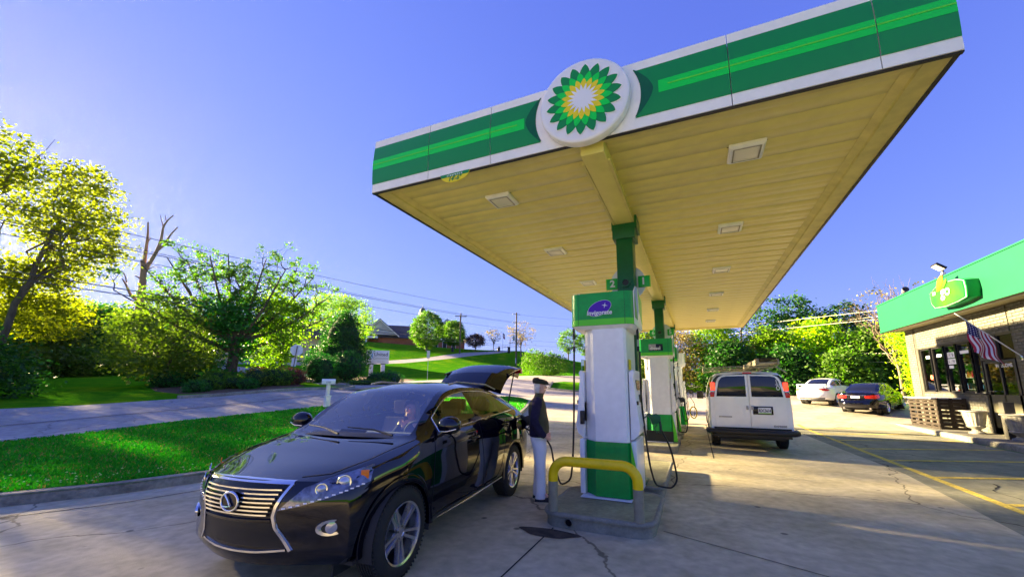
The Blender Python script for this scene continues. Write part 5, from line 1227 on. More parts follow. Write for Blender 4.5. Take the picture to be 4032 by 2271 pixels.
for b in inview[:295]:
    o = obj('brick', bm_, store); o.location = (b[0] + random.uniform(-.002, .002), b[1], b[2]); o.scale = (1, b[3], 1)
mm = MB().mat('brick_store')
for b in BRICKS:
    if b in inview[:295]: continue
    mm.box(b[0], b[0] + .03, b[1] - .135 * b[3], b[1] + .135 * b[3], b[2] - .04, b[2] + .04)
mm.build('brickwork', store, smooth=0, kind='stuff')
MB().mat('brick_dark').box(WX + .0, WX + .3, 22.03, 22.23, .1, 4.1).build('downpipe_recess', store)
MB().mat('brick_dark').box(WX - .04, WX + .1, 18.10, 22.03, 1.39, 1.45).build('window_sill', store, bev=.008)
MB().mat('brick_dark').box(WX - .03, WX + .1, 18.10, 22.03, 3.20, 3.27).build('window_head', store, bev=.008)
def pane(y0, y1, z0, z1, name='window', mt='shop_glass'):
    f = MB().mat('black_plastic'); t = .045
    f.box(WX + .03, WX + .12, y0, y0 + t, z0, z1).box(WX + .03, WX + .12, y1 - t, y1, z0, z1).box(WX + .03, WX + .12, y0 + t, y1 - t, z0, z0 + t).box(WX + .03, WX + .12, y0 + t, y1 - t, z1 - t, z1)
    o = f.build(name, store); MB().mat(mt).add([(WX + .07, y0 + t - .002, z0 + t - .002), (WX + .07, y0 + t - .002, z1 - t + .002), (WX + .07, y1 - t + .002, z1 - t + .002), (WX + .07, y1 - t + .002, z0 + t - .002)], [(0, 1, 2, 3)]).build('pane', o); return o
thinglass('shop_glass', (.38, .42, .40), .22)
ym = [22.0, 21.12, 20.21, 19.41, 18.58, 18.12]
for a, b in zip(ym[1:], ym[:-1]): pane(a + .04, b - .04, 1.46, 3.19)
for y in ym[1:-1]: MB().mat('black_gloss').box(WX - .02, WX + .1, y - .04, y + .04, 1.45, 3.2).build('mullion', store)
for k in range(3):
    sh = thing('shop_shelf', 'shelf of goods inside the shop, %s of three behind the windows' % ['left', 'middle', 'right'][k], 'shelf', (10.2, 21.2 - k * 1.35, .15), 0, 'shelves inside the shop')
    MB().mat('siding').box(-.2, .2, -.5, .5, 0, .04).build('base', sh); MB().mat('siding').box(.0, .02, -.5, .5, .04, 1.9).build('back_panel', sh)
    for z in (.5, .95, 1.4, 1.85):
        MB().mat('siding').box(-.22, 0, -.5, .5, z, z + .02).build('shelf_board', sh)
        g_ = [MB().mat(c_) for c_ in ('sign_yellow', 'flag_red', 'blue_print', 'paper')]
        for j in range(16): g_[random.randrange(4)].box(-.2, -.06, -.49 + j * .061, -.44 + j * .061, z + .021, z + .021 + random.uniform(.12, .26))
        for q in g_:
            if q.v: q.build('goods', sh, kind='stuff')
# papers and neon inside the windows
for (y0, y1, z0, z1, tx, lb) in ((21.35, 21.62, 2.79, 2.90, None, 'small notice in the leftmost pane'), (20.47, 20.82, 2.81, 2.91, 'COLD', 'wide notice in the second pane'), (19.9, 20.10, 2.72, 2.93, '11', 'upper left sheet of four in the middle pane'), (19.66, 19.88, 2.72, 2.93, '$', 'upper right sheet of four in the middle pane'), (19.92, 20.12, 2.48, 2.69, 'L', 'lower left sheet of four in the middle pane'), (19.60, 19.90, 2.48, 2.69, 'N', 'lower right sheet of four in the middle pane'), (19.82, 20.10, 2.33, 2.44, None, 'small notice below the four sheets in the middle pane'), (18.8, 19.3, 2.82, 2.93, None, 'long notice in the fourth pane'), (18.36, 18.53, 2.9, 3.1, None, 'notice in the narrow last pane behind the flag')):
    p = tag(MB().mat('paper').box(-.003, .003, -(y1 - y0) / 2, (y1 - y0) / 2, -(z1 - z0) / 2, (z1 - z0) / 2).build('paper_notice'), 'white paper, ' + lb, 'notice', 'paper notices taped in the shop window')
    p.location = (WX + .062, (y0 + y1) / 2, (z0 + z1) / 2)
    if tx: text(tx, (z1 - z0) * .8, 'ink', p, (-.005, 0, 0), rot=(pi / 2, 0, -pi / 2), depth=.001)
ns_ = thing('open_sign', 'red neon OPEN sign in the leftmost shop window', 'sign', (WX + .10, 21.36, 2.02))
MB().mat('black_gloss').box(.01, .03, -.36, .36, -.16, .16).build('backing', ns_); text('OPEN', .24, 'neon_red', ns_, (0, 0, 0), rot=(pi / 2, 0, -pi / 2), depth=.004, bold=.008, sx=.85)
# door
dr = obj('door', None, store)
m = MB().mat('black_plastic').box(WX + .02, WX + .10, 16.62, 16.72, .16, 2.48).box(WX + .02, WX + .10, 17.98, 18.08, .16, 2.48).box(WX + .02, WX + .10, 16.72, 17.98, 2.40, 2.48).box(WX + .02, WX + .10, 16.72, 17.98, .16, .36).box(WX + .02, WX + .10, 17.30, 17.36, .36, 2.40).build('door_frame', dr)
MB().mat('shop_glass').add([(WX + .055, 16.70, .34), (WX + .055, 16.70, 2.42), (WX + .055, 18.0, 2.42), (WX + .055, 18.0, .34)], [(0, 1, 2, 3)]).build('pane', dr)
MB().mat('chrome').tube([(WX + .02, 17.95, 1.50), (WX - .04, 17.95, 1.50), (WX - .04, 17.62, 1.50), (WX + .02, 17.62, 1.50)], .014, 8).build('handle', dr)
text('WELCOME', .155, 'paper', dr, (WX + .045, 17.18, 2.30), rot=(pi / 2, 0, -pi / 2), depth=.001, bold=.003)
MB().mat('brick_dark').box(WX + .0, WX + .12, 17.25, 18.1, 2.50, 3.28).build('door_panel', store); MB().mat('black_gloss').box(WX + .06, WX + .10, 16.62, 17.24, 2.52, 3.24).build('transom_window', store)
# fascia
fa = MB().mat('store_green').box(FX, FX + .06, 6, 23.2, 4.115, 5.36).box(FX + .06, 16, 23.14, 23.2, 4.115, 5.36).build('fascia', store)
MB().mat('store_green').box(FX - .03, FX + .09, 6, 23.23, 5.355, 5.40).build('coping', store); MB().mat('store_green').box(FX - .025, FX + .0, 6, 23.2, 4.10, 4.15).build('drip_trim', store)
MB().mat('green_soffit').box(FX + .06, 9.3, 6, 23.14, 4.13, 4.15).build('eaves_soffit', store)
for y0, y1 in ((18.6, 22.9), (14.0, 18.4), (9, 13.8)): MB().mat('wire_light').box(FX + .16, FX + .22, y0, y1, 4.08, 4.128).build('eaves_light', store, bev=.008)
MB().mat('shingle').box(FX + .06, 16, 6, 23.14, 5.2, 5.24).build('roof', store)
# sidewalk
sw = rrect(7.42, 8.85, 5.5, 24.3, .05, 2)
MB().mat('walk_concrete').prism([(7.62, 4), (8.84, 4), (8.84, 24.2), (7.9, 24.2), (7.62, 23.8)], -.05, .148, 'z').build('sidewalk', kind='structure')
G = MB().mat('kerb_concrete')
for k in range(11):
    y = 4 + k * 1.8; G.prism([(7.44, -.02), (7.62, -.02), (7.62, .158), (7.47, .158), (7.44, .12)], y + .006, min(y + 1.794, 23.8), 'y')
G2 = G.build('sidewalk_kerb', bev=.006, kind='structure', seg=1)
# togo sign
tg = thing('shop_sign', 'lime hexagonal box sign with yellow leaf reading to go on the green fascia', 'sign', (7.95, 17.0, 4.7))
hexp = [(17.93, 4.86), (17.50, 5.00), (16.9, 5.04), (16.3, 4.99), (15.93, 4.87), (15.90, 4.6), (15.95, 4.33), (16.4, 4.27), (17.1, 4.235), (17.75, 4.29), (17.95, 4.5)]
R2 = [(17.0 - (y - 17.0) * 1 - 0, z) for y, z in hexp]
def plate(poly, x0, x1, mt, name, parent, bev=0):
    return MB().mat(mt).prism([(y - 17.0, z - 4.7) for y, z in poly], x0, x1, 'x').build(name, parent, bev=bev, smooth=20)
def scl(poly, s, c=(16.93, 4.63)): return [(c[0] + (y - c[0]) * s, c[1] + (z - c[1]) * s) for y, z in poly]
plate(hexp, -.22, .10, 'dark_green', 'sign_box', tg, .006); plate(scl(hexp, .965), -.227, -.221, 'letter_white', 'border', tg); plate(scl(hexp, .94), -.236, -.229, 'dark_green', 'border', tg); plate(scl(hexp, .90), -.244, -.238, 'leaf_face', 'face', tg) if mat('leaf_face', (.010, .12, .012), .35, col2=(.035, .20, .0), vscale=1.2) else None
def leafp(pts): return pts
plate([(17.36, 4.80), (17.34, 5.0), (17.24, 5.16), (17.05, 5.28), (16.90, 5.30), (16.92, 5.12), (17.05, 4.95), (17.22, 4.84)], -.27, -.247, 'sign_yellow', 'leaf', tg, .004)
plate([(17.34, 4.79), (17.12, 4.93), (16.96, 5.08), (16.72, 5.12), (16.78, 4.98), (16.92, 4.87), (17.12, 4.79)], -.262, -.246, 'sign_lime', 'leaf', tg, .004)
text('go', .50, 'letter_white', tg, (-.255, -.06, .03), rot=(pi / 2, 0, -pi / 2), depth=.008, bold=.006, shear=.1, sx=1.1); text('to', .24, 'letter_white', tg, (-.255, .58, .10), rot=(pi / 2, 0, -pi / 2), depth=.006, shear=.1)
# floodlights on the roof
fl = thing('floodlight', 'square floodlight on a white post above the shop fascia', 'floodlight', (8.6, 18.82, 5.4))
MB().mat('white_paint').box(-.05, .05, -.05, .05, -.3, .38).build('post', fl); MB().mat('black_plastic').cyl((0, 0, .38), (-.02, 0, .54), .03).build('bracket', fl)
hd_ = MB().mat('black_plastic').box(-.17, .17, -.20, .20, -.04, .04).build('lamp_housing', fl, bev=.01); hd_.location = (-.10, 0, .60); hd_.rotation_euler = (0, radians(38), 0)
h2 = MB().mat('lamp_lens').box(-.14, .14, -.17, .17, -.050, -.041).build('lens', hd_)
ds = thing('spotlight', 'small round spotlight on the roof edge, left of the square floodlight', 'spotlight', (8.4, 21.3, 5.40))
MB().mat('black_plastic').cyl((0, 0, 0), (0, 0, .22), .015).build('stem', ds); T = Matrix.Translation((0, 0, .27)) @ Matrix.Rotation(radians(70), 4, 'X')
MB().mat('grey_metal').lathe([(0, -.14), (.07, -.12), (.10, .0), (.12, .14), (.11, .14), (.09, .0)], 20, T).build('lamp_shade', ds, smooth=60)
# flag on its pole
fg = thing('flag', 'American flag hanging from a slanted white pole by the shop door', 'flag', (8.75, 16.1, 2.47))
pa, pb = Vector((0, 0, 0)), Vector((-1.15, .35, 1.45))
MB().mat('white_paint').tube([pa, pb], .016, 8).build('flagpole', fg); MB().mat('chrome').box(-.06, .04, -.05, .05, -.06, .05).build('pole_bracket', fg, bev=.01)
def fpt(u, v):                      # u along the hoist, v down the fly, hanging in folds
    b = pa.lerp(pb, .84 - u * .36); s = v * (1.0 - .1 * u)
    return (b.x + .05 * sin(v * 9 + u * 5) * v + .10 * u * v, b.y + .06 * sin(u * 11 + v * 3) * (.25 + v) - .10 * v - .10 * u * v, b.z - s)
nu, nv = 26, 20; mats = []
m = MB()
for k in range(13):
    u0, u1 = k / 13, (k + 1) / 13
    m.mat('flag_red' if k % 2 == 0 else 'flag_white'); vs = .42 if k < 7 else 0
    m.grid([[fpt(u0 + (u1 - u0) * a / 2, vs + (1 - vs) * j / nv) for j in range(nv + 1)] for a in range(3)])
m.mat('flag_blue').grid([[fpt(7 / 13 * a / 8, .42 * j / 8) for j in range(9)] for a in range(9)])
m.mat('flag_white')
for a in range(5):
    for j in range(6):
        u, v = (a + .5) / 5 * 7 / 13, (j + .5) / 6 * .42; c_ = Vector(fpt(u, v)); 
        e1 = (Vector(fpt(u + .02, v)) - c_).normalized() * .018; e2 = (Vector(fpt(u, v + .02)) - c_).normalized() * .018; nn_ = e1.cross(e2).normalized() * .003
        for sg in (1, -1): m.add([c_ + e1 + nn_ * sg, c_ + e2 + nn_ * sg, c_ - e1 + nn_ * sg, c_ - e2 + nn_ * sg], [(0, 1, 2, 3)])
m.build('flag_cloth', fg, smooth=60)
# pallets stood up as a counter
def pallet(y0, x, lab, wd=1.15, dark='pallet_wood', rot=0, tx=0):
    t = thing('wooden_pallet', lab, 'pallet', (x, y0, .148), rot, 'dark wooden pallets stood up before the shop window')
    for z in (.03, .17, .32, .46, .61, .76, .90, 1.02): 
        a = obj('plank', PL[0], t); a.location = (0, 0, z + random.uniform(-.01, .01)); a.scale = (1, wd, 1)
        if z in (.03, .32, .61, .90, 1.02): b = obj('plank', PL[1] if random.random() < .4 else PL[0], t); b.location = (.13, 0, z); b.scale = (1, wd, 1)
    for y in (-.46, 0, .46):
        c = obj('block', PL[2], t); c.location = (.065, y * wd, .55)
    return t
PL = [MB().mat('pallet_wood').box(-.011, .011, -.5, .5, -.045, .045).mesh('plank', bev=.003, seg=1), MB().mat('pallet_new').box(-.011, .011, -.5, .5, -.045, .045).mesh('plank', bev=.003, seg=1), MB().mat('pallet_wood').box(-.053, .053, -.045, .045, -.54, .54).mesh('block', bev=.004, seg=1)]
pallet(20.75, 7.95, 'dark upright pallet at the left end of the pallet counter'); pallet(19.75, 7.95, 'dark upright pallet beside the leftmost one, facing the lot', .95); pallet(19.22, 8.35, 'upright pallet turned to the near end of the pallet counter', .80, rot=pi / 2)
ct = MB().mat('counter_top').box(-.08, .75, -2.1 + .0, .0, 0, .035).build('counter_top', bev=.005); ct.location = (7.9, 21.35, 1.215); tag(ct, 'pale flat counter board lying on the upright pallets', 'counter')
# urns
def urn(y, lab):
    t = thing('stone_urn', lab, 'urn', (8.32, y, .148), 0, 'white fluted urns by the shop door')
    n = 40; G = []
    for r, z in ((.20, 0), (.20, .05), (.14, .07), (.10, .12), (.13, .16), (.20, .19), (.235, .24), (.20, .27), (.22, .34), (.27, .62), (.30, .68), (.36, .70), (.36, .73), (.30, .735), (.27, .66)):
        fl = .018 if .26 < z < .66 else 0; G.append([((r + fl * abs(sin(a * 9))) * cos(a), (r + fl * abs(sin(a * 9))) * sin(a), z) for a in np.linspace(0, 2 * pi, n * 2, endpoint=False)])
    MB().mat('urn_stone').grid(G, close=True).build('bowl', t, smooth=40); MB().mat('mulch').lathe([(.28, .68), (0, .70)], 20).build('soil', t)
urn(18.0, 'white fluted stone urn left of the shop door'); urn(16.0, 'white fluted stone urn right of the shop door')
bin_ = thing('bollard_post', 'short grey post beside the shop door, next to the right urn', 'post', (8.35, 16.45, .148)); MB().mat('brick_dark').box(-.12, .12, -.10, .10, 0, 1.05).build('shaft', bin_, bev=.01)

# ------------------------------------------------------------------ white van (local x forward = +Y world)
VAN_RZ = pi / 2
van = thing('white_van', 'white cargo van with ladder rack seen from behind beside the pumps', 'van', (1.20, 11.6, 0), VAN_RZ)
# sections from the rear (x=0) forwards; half profile (y,z) from the sill to roof centre
def vsect(x):
    hw = float(pchip(x, [0, .08, .3, 4.2, 4.9, 5.4], [.90, .925, .945, .945, .90, .80])); zr = float(pchip(x, [0, .12, 3.6, 3.9, 4.5, 4.95, 5.4], [1.93, 2.0, 2.03, 1.98, 1.45, 1.18, 1.0]))
    b = 1.33 if x < 4 else 1.33 - (x - 4) * .25
    b = min(b, zr - .08); t = (zr - b) / .7
    return [(hw - .02, .42), (hw, .60), (hw, 1.0), (hw - .012, b), (hw - .06, b + .25 * t), (hw - .12, b + .45 * t), (hw - .17, b + .58 * t), (hw - .25, b + .655 * t), (hw - .40, b + .685 * t), (hw - .60, zr - .005), (0, zr)]
xs_ = [0, .04, .12, .3, .6, .7, .9, 1.1, 1.3, 1.5, 1.7, 1.9, 2.5, 3.0, 3.4, 3.7, 3.9, 4.2, 4.5, 4.8, 5.1, 5.3, 5.4]
m = MB().mat('van_white')
rear = None
for s in (1, -1):
    G = [[(x, s * y, z) for y, z in vsect(x)] for x in xs_]
    m.grid(G if s < 0 else [r[::-1] for r in G])
r0 = vsect(0); cap = [(0, y, z) for y, z in r0] + [(0, -y, z) for y, z in r0[-2::-1]]; m.add(cap, [tuple(range(len(cap)))])
f0 = vsect(5.4); cap = [(5.4, y, z) for y, z in f0] + [(5.4, -y, z) for y, z in f0[-2::-1]]; m.add(cap, [tuple(range(len(cap)))[::-1]])
m.build('body', van, weld=1e-4, smooth=40)
m = MB().mat('black_gloss')
# dark surround between doors and roof corners
for s in (1, -1): m.prism([(s * .78, 1.40), (s * .895, 1.36), (s * .86, 1.62), (s * .79, 1.80), (s * .70, 1.90), (s * .0, 1.965), (0, 1.925), (s * .62, 1.88), (s * .70, 1.82), (s * .745, 1.70)][::s], -.004, -.001, 'x')
m.build('rear_surround', van)
for s, nm in ((1, 'left'), (-1, 'right')):
    d = obj('rear_door', None, van)
    ot = [(.012, .60), (.80, .60), (.80, 1.33), (.765, 1.55), (.73, 1.74), (.66, 1.86), (.55, 1.91), (.012, 1.925)]
    ot = [(s * a, b) for a, b in ot][::s]
    MB().mat('van_white').prism(ot, -.035, -.004, 'x').build('door_skin', d, bev=.008)
    gl = [(.06, 1.365), (.745, 1.365), (.72, 1.52), (.67, 1.75), (.60, 1.85), (.50, 1.875), (.06, 1.885)]; gl = [(s * a, b) for a, b in gl][::s]
    MB().mat('dark_glass').prism(gl, -.040, -.036, 'x').build('rear_window', d, bev=.003)
    MB().mat('grey_metal').box(-.055, -.035, s * .03 - (0 if s > 0 else .05), s * .03 + (.05 if s > 0 else 0), 1.04, 1.14).build('door_handle', d, bev=.008)
    tl = obj('tail_lamp', None, van)
    y0, y1 = (s * .80, s * .905); ya, yb = min(y0, y1), max(y0, y1)
    def lens(z0, z1, mt, nm_, sh): MB().mat(mt).box(-.03, .14, ya + sh, yb + sh, z0, z1).build(nm_, tl, bev=.008)
    lens(1.52, 1.72, 'red_lamp_lit', 'lens', -s * .035); lens(1.47, 1.515, 'clear_lens', 'reverse_lens', -s * .02); lens(1.35, 1.465, 'red_lens', 'lens', -s * .012)
# rounded bumper and step
m = MB().mat('black_plastic'); m.tube([(.20, .98, .50), (.0, .97, .50), (-.14, .88, .50), (-.16, .5, .50), (-.16, -.5, .50), (-.14, -.88, .50), (.0, -.97, .50), (.20, -.98, .50)], .07, 10); m.build('bumper', van, smooth=60)
MB().mat('black_plastic').box(-.02, .5, -.85, .85, .36, .60).build('underbody_panel', van); MB().mat('interior_dark').box(.3, 5.0, -.75, .75, .28, .5).build('chassis', van)
for x_ in (1.12, 4.4):
    for s in (1, -1):
        wheel(van, (x_, s * .80, .37), s, .37, .24, .21, 'single', 'grey_metal')
        G = [[(x_ + .43 * cos(a), s * y, .37 + .43 * sin(a)) for y in (.951, .951)] for a in np.linspace(0, pi, 20)]
        MB().mat('interior_dark').prism([(x_ + .45 * cos(a), .37 + .45 * sin(a)) for a in np.linspace(0, pi, 20)], *(sorted((s * .70, s * .952))), 'y').build('wheel_well', van)
MB().mat('black_gloss').box(-.05, -.036, -.50, -.06, .93, 1.13).build('plate_recess', van, bev=.01)
pl = obj('number_plate', None, van); MB().mat('paper').box(-.060, -.052, -.455, -.175, .955, 1.10).build('plate', pl)
text('RDC5614', .105, 'sign_navy', pl, (-.062, -.315, 1.025), rot=(pi / 2, 0, -pi / 2), depth=.001, sx=.62, bold=.002)
MB().mat('leaf_lime').box(-.062, -.060, -.45, -.18, .957, .972).build('plate_print', pl)
MB().mat('grey_metal').box(-.042, -.036, .42, .72, .84, .875).build('badge', van, bev=.004); MB().mat('wire_light').prism([(.64, .855), (.68, .84), (.72, .855), (.68, .87)], -.046, -.043, 'x').build('badge', van)
MB().mat('paper').box(-.041, -.036, .50, .62, .89, .925).mat('van_white').box(-.043, -.0415, .507, .613, .896, .919).build('badge', van); text('EXPRESS', .06, 'grey_metal', van, (-.040, -.62, .655), rot=(pi / 2, 0, -pi / 2), depth=.003, bold=.004, sx=1.2, name='badge_lettering')
sk = MB().mat('paper'); sk.tube([(-.043, -.62, 1.79), (-.043, -.635, 1.70), (-.043, -.64, 1.62)], .011, 6).box(-.046, -.042, -.69, -.595, 1.66, 1.672)
sk.prism([(-.65 + .04 * cos(a), 1.585 + .055 * sin(a)) for a in np.linspace(0, 2 * pi, 18, endpoint=False)], -.046, -.042, 'x').mat('dark_glass').prism([(-.65 + .022 * cos(a), 1.585 + .035 * sin(a)) for a in np.linspace(0, 2 * pi, 18, endpoint=False)], -.049, -.0465, 'x').build('sticker', van)
MB().mat('red_lens').box(-.04, .0, -.10, .10, 1.945, 1.975).build('brake_lamp', van)
for s in (1, -1):
    for x0, x1 in ((.35, 1.5), (1.62, 2.7)):
        G = [[(x, s * (y + .004), z) for y, z in vsect(x)[3:7]] for x in np.linspace(x0, x1, 4)]; MB().mat('dark_glass').grid(G if s < 0 else [r[::-1] for r in G]).build('side_window', van)
    wm = obj('wing_mirror', None, van); MB().mat('black_plastic').box(3.85, 3.98, *sorted((s * 1.0, s * 1.22)), 1.20, 1.46).build('shell', wm, bev=.03); MB().mat('black_plastic').cyl((3.9, s * .92, 1.25), (3.9, s * 1.02, 1.3), .02).build('arm', wm)
    MB().mat('van_white').box(.5, 3.8, *sorted((s * .944, s * .952)), .84, .87).build('side_moulding', van)
rk = obj('roof_rack', None, van)
for x_ in (.35, 1.9, 3.3):
    MB().mat('ladder_metal').tube([(x_, .98, 2.22), (x_, .97, 2.08), (x_, .80, 2.11), (x_, .3, 2.14), (x_, -.4, 2.14), (x_, -.72, 2.12), (x_, -.93, 1.98)], .016, 6).build('crossbar', rk)
MB().mat('wire_light').tube([(.2, .72, 2.13), (3.5, .72, 2.13)], .018, 6).build('rail', rk); MB().mat('wire_light').tube([(.2, -.72, 2.13), (3.5, -.72, 2.13)], .018, 6).build('rail', rk)
ld = thing('ladder', 'aluminium extension ladder and stacked boards tied on the roof rack of the white van', 'ladder', (1.20, 11.6, 2.16), VAN_RZ)
for y in (-.28, -.72): MB().mat('ladder_metal').box(-.05, 3.4, y - .02, y + .02, .01, .10).build('side_rail', ld); MB().mat('ladder_metal').box(.0, 3.3, y - .018, y + .018, .105, .15).build('side_rail', ld)
for k in range(11): MB().mat('wire_light').cyl((.08 + k * .3, -.27, .055), (.08 + k * .3, -.73, .055), .016, n=6).build('rung', ld)
for z in (.155,): MB().mat('pallet_wood').box(.1, 2.6, -.70, -.30, z, z + .03).build('board', ld)

# ------------------------------------------------------------------ parked saloons (seen from behind)
def saloon(name, label, loc, rz, paint, style):
    Kd = dict(
     yw=[(.55, .74), (.40, .80), (.1, .87), (-.6, .895), (-1.5, .90), (-2.7, .90), (-3.2, .87), (-3.55, .80), (-3.70, .74)],
     zs=[(.55, .26), (0, .22), (-2.6, .22), (-3.2, .28), (-3.70, .34)],
     zb=[(.55, .70), (.2, .80), (-.35, .90), (-1.2, .93), (-2.4, .97), (-3.0, 1.01), (-3.70, 1.0)],
     yb=[(.55, .64), (.2, .74), (-.35, .81), (-1.5, .83), (-2.6, .81), (-3.2, .76), (-3.70, .68)],
     zr=[(.55, .71), (.2, .815), (-.42, .92), (-.8, 1.16), (-1.15, 1.34), (-1.6, 1.40), (-2.1, 1.375), (-2.6, 1.22), (-3.0, 1.05), (-3.15, 1.02), (-3.70, 1.01)],
     yr=[(.55, .56), (.2, .66), (-.42, .73), (-.8, .66), (-1.2, .59), (-1.6, .56), (-2.2, .56), (-2.7, .60), (-3.1, .66), (-3.70, .58)],
     zc=[(.55, .73), (.2, .85), (-.42, .96), (-.8, 1.16), (-1.2, 1.38), (-1.6, 1.45), (-2.1, 1.42), (-2.6, 1.27), (-3.0, 1.08), (-3.15, 1.05), (-3.70, 1.04)])
    tp = lambda z: float(pchip(z, [.34, .5, .62, .70, .95, 1.05], [-.05, -.08, -.06, .02, .0, .05]))
    b = Body(Kd, .55, -3.70, .28, .20, lambda z: 0, tp, ns=9, ng=6, nt=6, step=.09)
    da = arch_cut(b.rows, 0, .32, .35, b.ns - 2); db = arch_cut(b.rows, -2.72, .32, .35, b.ns - 2)
    def cl(i, j, x, s):
        if j < b.ns - 1: return 'body'
        g0 = b.ns - 1; g1 = g0 + b.ng
        if j < g1: return 'window' if (g0 < j < g1 - 1 and -2.78 < x < -.68 and not -1.66 < x < -1.54) else 'body'
        if j > g1 and (-1.16 < x < -.45 or -3.0 < x < -2.12): return 'rear_window' if x < -2 else 'windshield'
        return 'body'
    ps = face_split(b, cl, [da, db]); t = thing(name, label, 'car', loc, rz, 'cars parked at the back of the lot')
    me = quads_mesh(ps['body'], paint, 'body', extra=[b.nose, b.tail], weld=.0006); obj('body', me, t); bb = bvh_of([me])
    for k in ('window', 'rear_window', 'windshield'):
        if k == 'window':
            for s in (1, -1): obj('side_window', quads_mesh([q for q in ps[k] if (sum(p[1] for p in q) > 0) == (s > 0)], 'tint_glass', 'side_window'), t)
        else: obj(k, quads_mesh(ps[k], 'dark_glass' if k == 'rear_window' else 'tint_glass', k), t)
    MB().mat('interior_dark').box(-3.3, .35, -.74, .74, .2, .24).box(-2.9, -.5, -.7, .7, .3, .85).build('interior', t)
    for x_ in (0, -2.72):
        for s in (1, -1):
            wheel(t, (x_, s * .78, .32), s, .32, .20, .215, 'double')
            MB().mat('interior_dark').prism([(x_ + .345 * cos(a), .32 + .345 * sin(a)) for a in np.linspace(0, 2 * pi, 20, endpoint=False)], *sorted((s * .5, s * .66)), 'y').build('wheel_well', t)
    for s in (1, -1):
        if style == 0: tlp = [(-3.9, s * .40, .93), (-3.8, s * .66, .95), (-3.6, s * .80, .95), (-3.5, s * .84, .85), (-3.7, s * .78, .80), (-3.85, s * .62, .83)]
        else: tlp = [(-3.9, s * .36, .90), (-3.8, s * .6, .94), (-3.55, s * .83, .96), (-3.5, s * .83, .82), (-3.7, s * .70, .77), (-3.9, s * .38, .80)]
        patch(bb, tlp, (.85, -.5 * s, 0), .006, 'red_lens', 'tail_lamp', t, grid=.05)
        mr = MB().mat('car_black' if paint == 'car_black' else 'black_plastic').box(-.80, -.66, *sorted((s * .92, s * 1.06)), .95, 1.07).build('wing_mirror', t, bev=.03)
    plate_ = patch(bb, [(-4, -.17, .74 + .06), (-4, .17, .80), (-4, .17, .90), (-4, -.17, .90)], (1, 0, 0), .008, 'paper', 'number_plate', t)
    band_ = patch(bb, [(-4, -.66, .44), (-4, .66, .44), (-4, .62, .36), (-4, -.62, .36)], (1, 0, 0), .006, 'black_plastic', 'bumper_insert', t)
    if style == 0:
        MB().mat('car_white').prism([(-3.72, 1.16), (-3.50, 1.19), (-3.50, 1.17), (-3.72, 1.13)], -.72, .72, 'y').build('rear_spoiler', t, bev=.004)
        for s in (1, -1): MB().mat('car_white').box(-3.66, -3.54, *sorted((s * .66, s * .72)), 1.0, 1.15).build('spoiler_leg', t)
    else:
        stroke(bb, [(-4, -.40, .925), (-4, .40, .925)], (1, 0, 0), .004, .022, 'chrome', 'boot_trim', t, n=6)
        MB().mat('chrome').cyl((-3.78, .5, .33), (-3.88, .5, .33), .04).build('exhaust', t); MB().mat('chrome').cyl((-3.78, -.5, .33), (-3.88, -.5, .33), .04).build('exhaust', t)
        for s in (1, -1): MB().mat('chrome').tube([(p[0], p[1] * s * 1.01, p[2]) for i, x in enumerate(b.xs) if -2.8 < x < -.7 for p in [b.rows[i][b.ns - 1 + b.ng - 1]]], .008, 5).build('window_trim', t)
    return t
z1, z2 = hz(7.6, 25.6), hz(7.8, 22.6)
a_ = radians(58)
def rearat(cx, cy, a, off): return (cx + off * cos(a), cy + off * sin(a))
ra = rearat(5.95, 27.2, a_, 3.75); rb = rearat(6.98, 23.8, a_, 3.75)
c1_ = saloon('white_saloon', 'white saloon car with a small boot spoiler parked left of the black saloon', (*ra, hz(*ra)), a_, 'car_white', 0)
c2_ = saloon('black_saloon', 'black saloon car parked between the white saloon and the shop', (*rb, hz(*rb)), a_, 'car_black', 1)
for c__, (x_, y_) in ((c1_, ra), (c2_, rb)):
    zr_ = hz(x_ - 3 * cos(a_), y_ - 3 * sin(a_)); c__.rotation_euler = (0, -atan2(hz(x_, y_) - zr_, 3), a_); c__.location.z = hz(x_, y_) + .01

# ------------------------------------------------------------------ vegetation
leafmat('leaf_mid', (.045, .12, .015), (.13, .23, .025), back=(.55, .75, .08))
leafmat('leaf_dark', (.015, .07, .014), (.045, .13, .02), tr=.35, back=(.4, .7, .1))
leafmat('leaf_backlit', (.10, .13, .014), (.24, .24, .025), tr=.6, back=(.60, .72, .05))
leafmat('leaf_spring', (.10, .19, .012), (.24, .34, .03), tr=.55, back=(.6, .8, .06))
leafmat('leaf_olive', (.08, .12, .02), (.18, .22, .04), tr=.5, back=(.5, .72, .1))
leafmat('leaf_hedge', (.015, .10, .014), (.04, .20, .025), vs=1.5, tr=.2, back=(.4, .8, .1))
leafmat('leaf_red', (.11, .03, .035), (.22, .08, .05), vs=1.2, tr=.3, back=(.7, .3, .2))
leafmat('leaf_tan', (.16, .14, .04), (.32, .30, .07), tr=.4, back=(.6, .5, .2))
leafmat('leaf_lime_bright', (.22, .34, .01), (.42, .52, .03), tr=.6, back=(.6, .8, .05))
leafmat('leaf_purple', (.022, .008, .014), (.05, .018, .024), tr=.2, back=(.5, .2, .2))
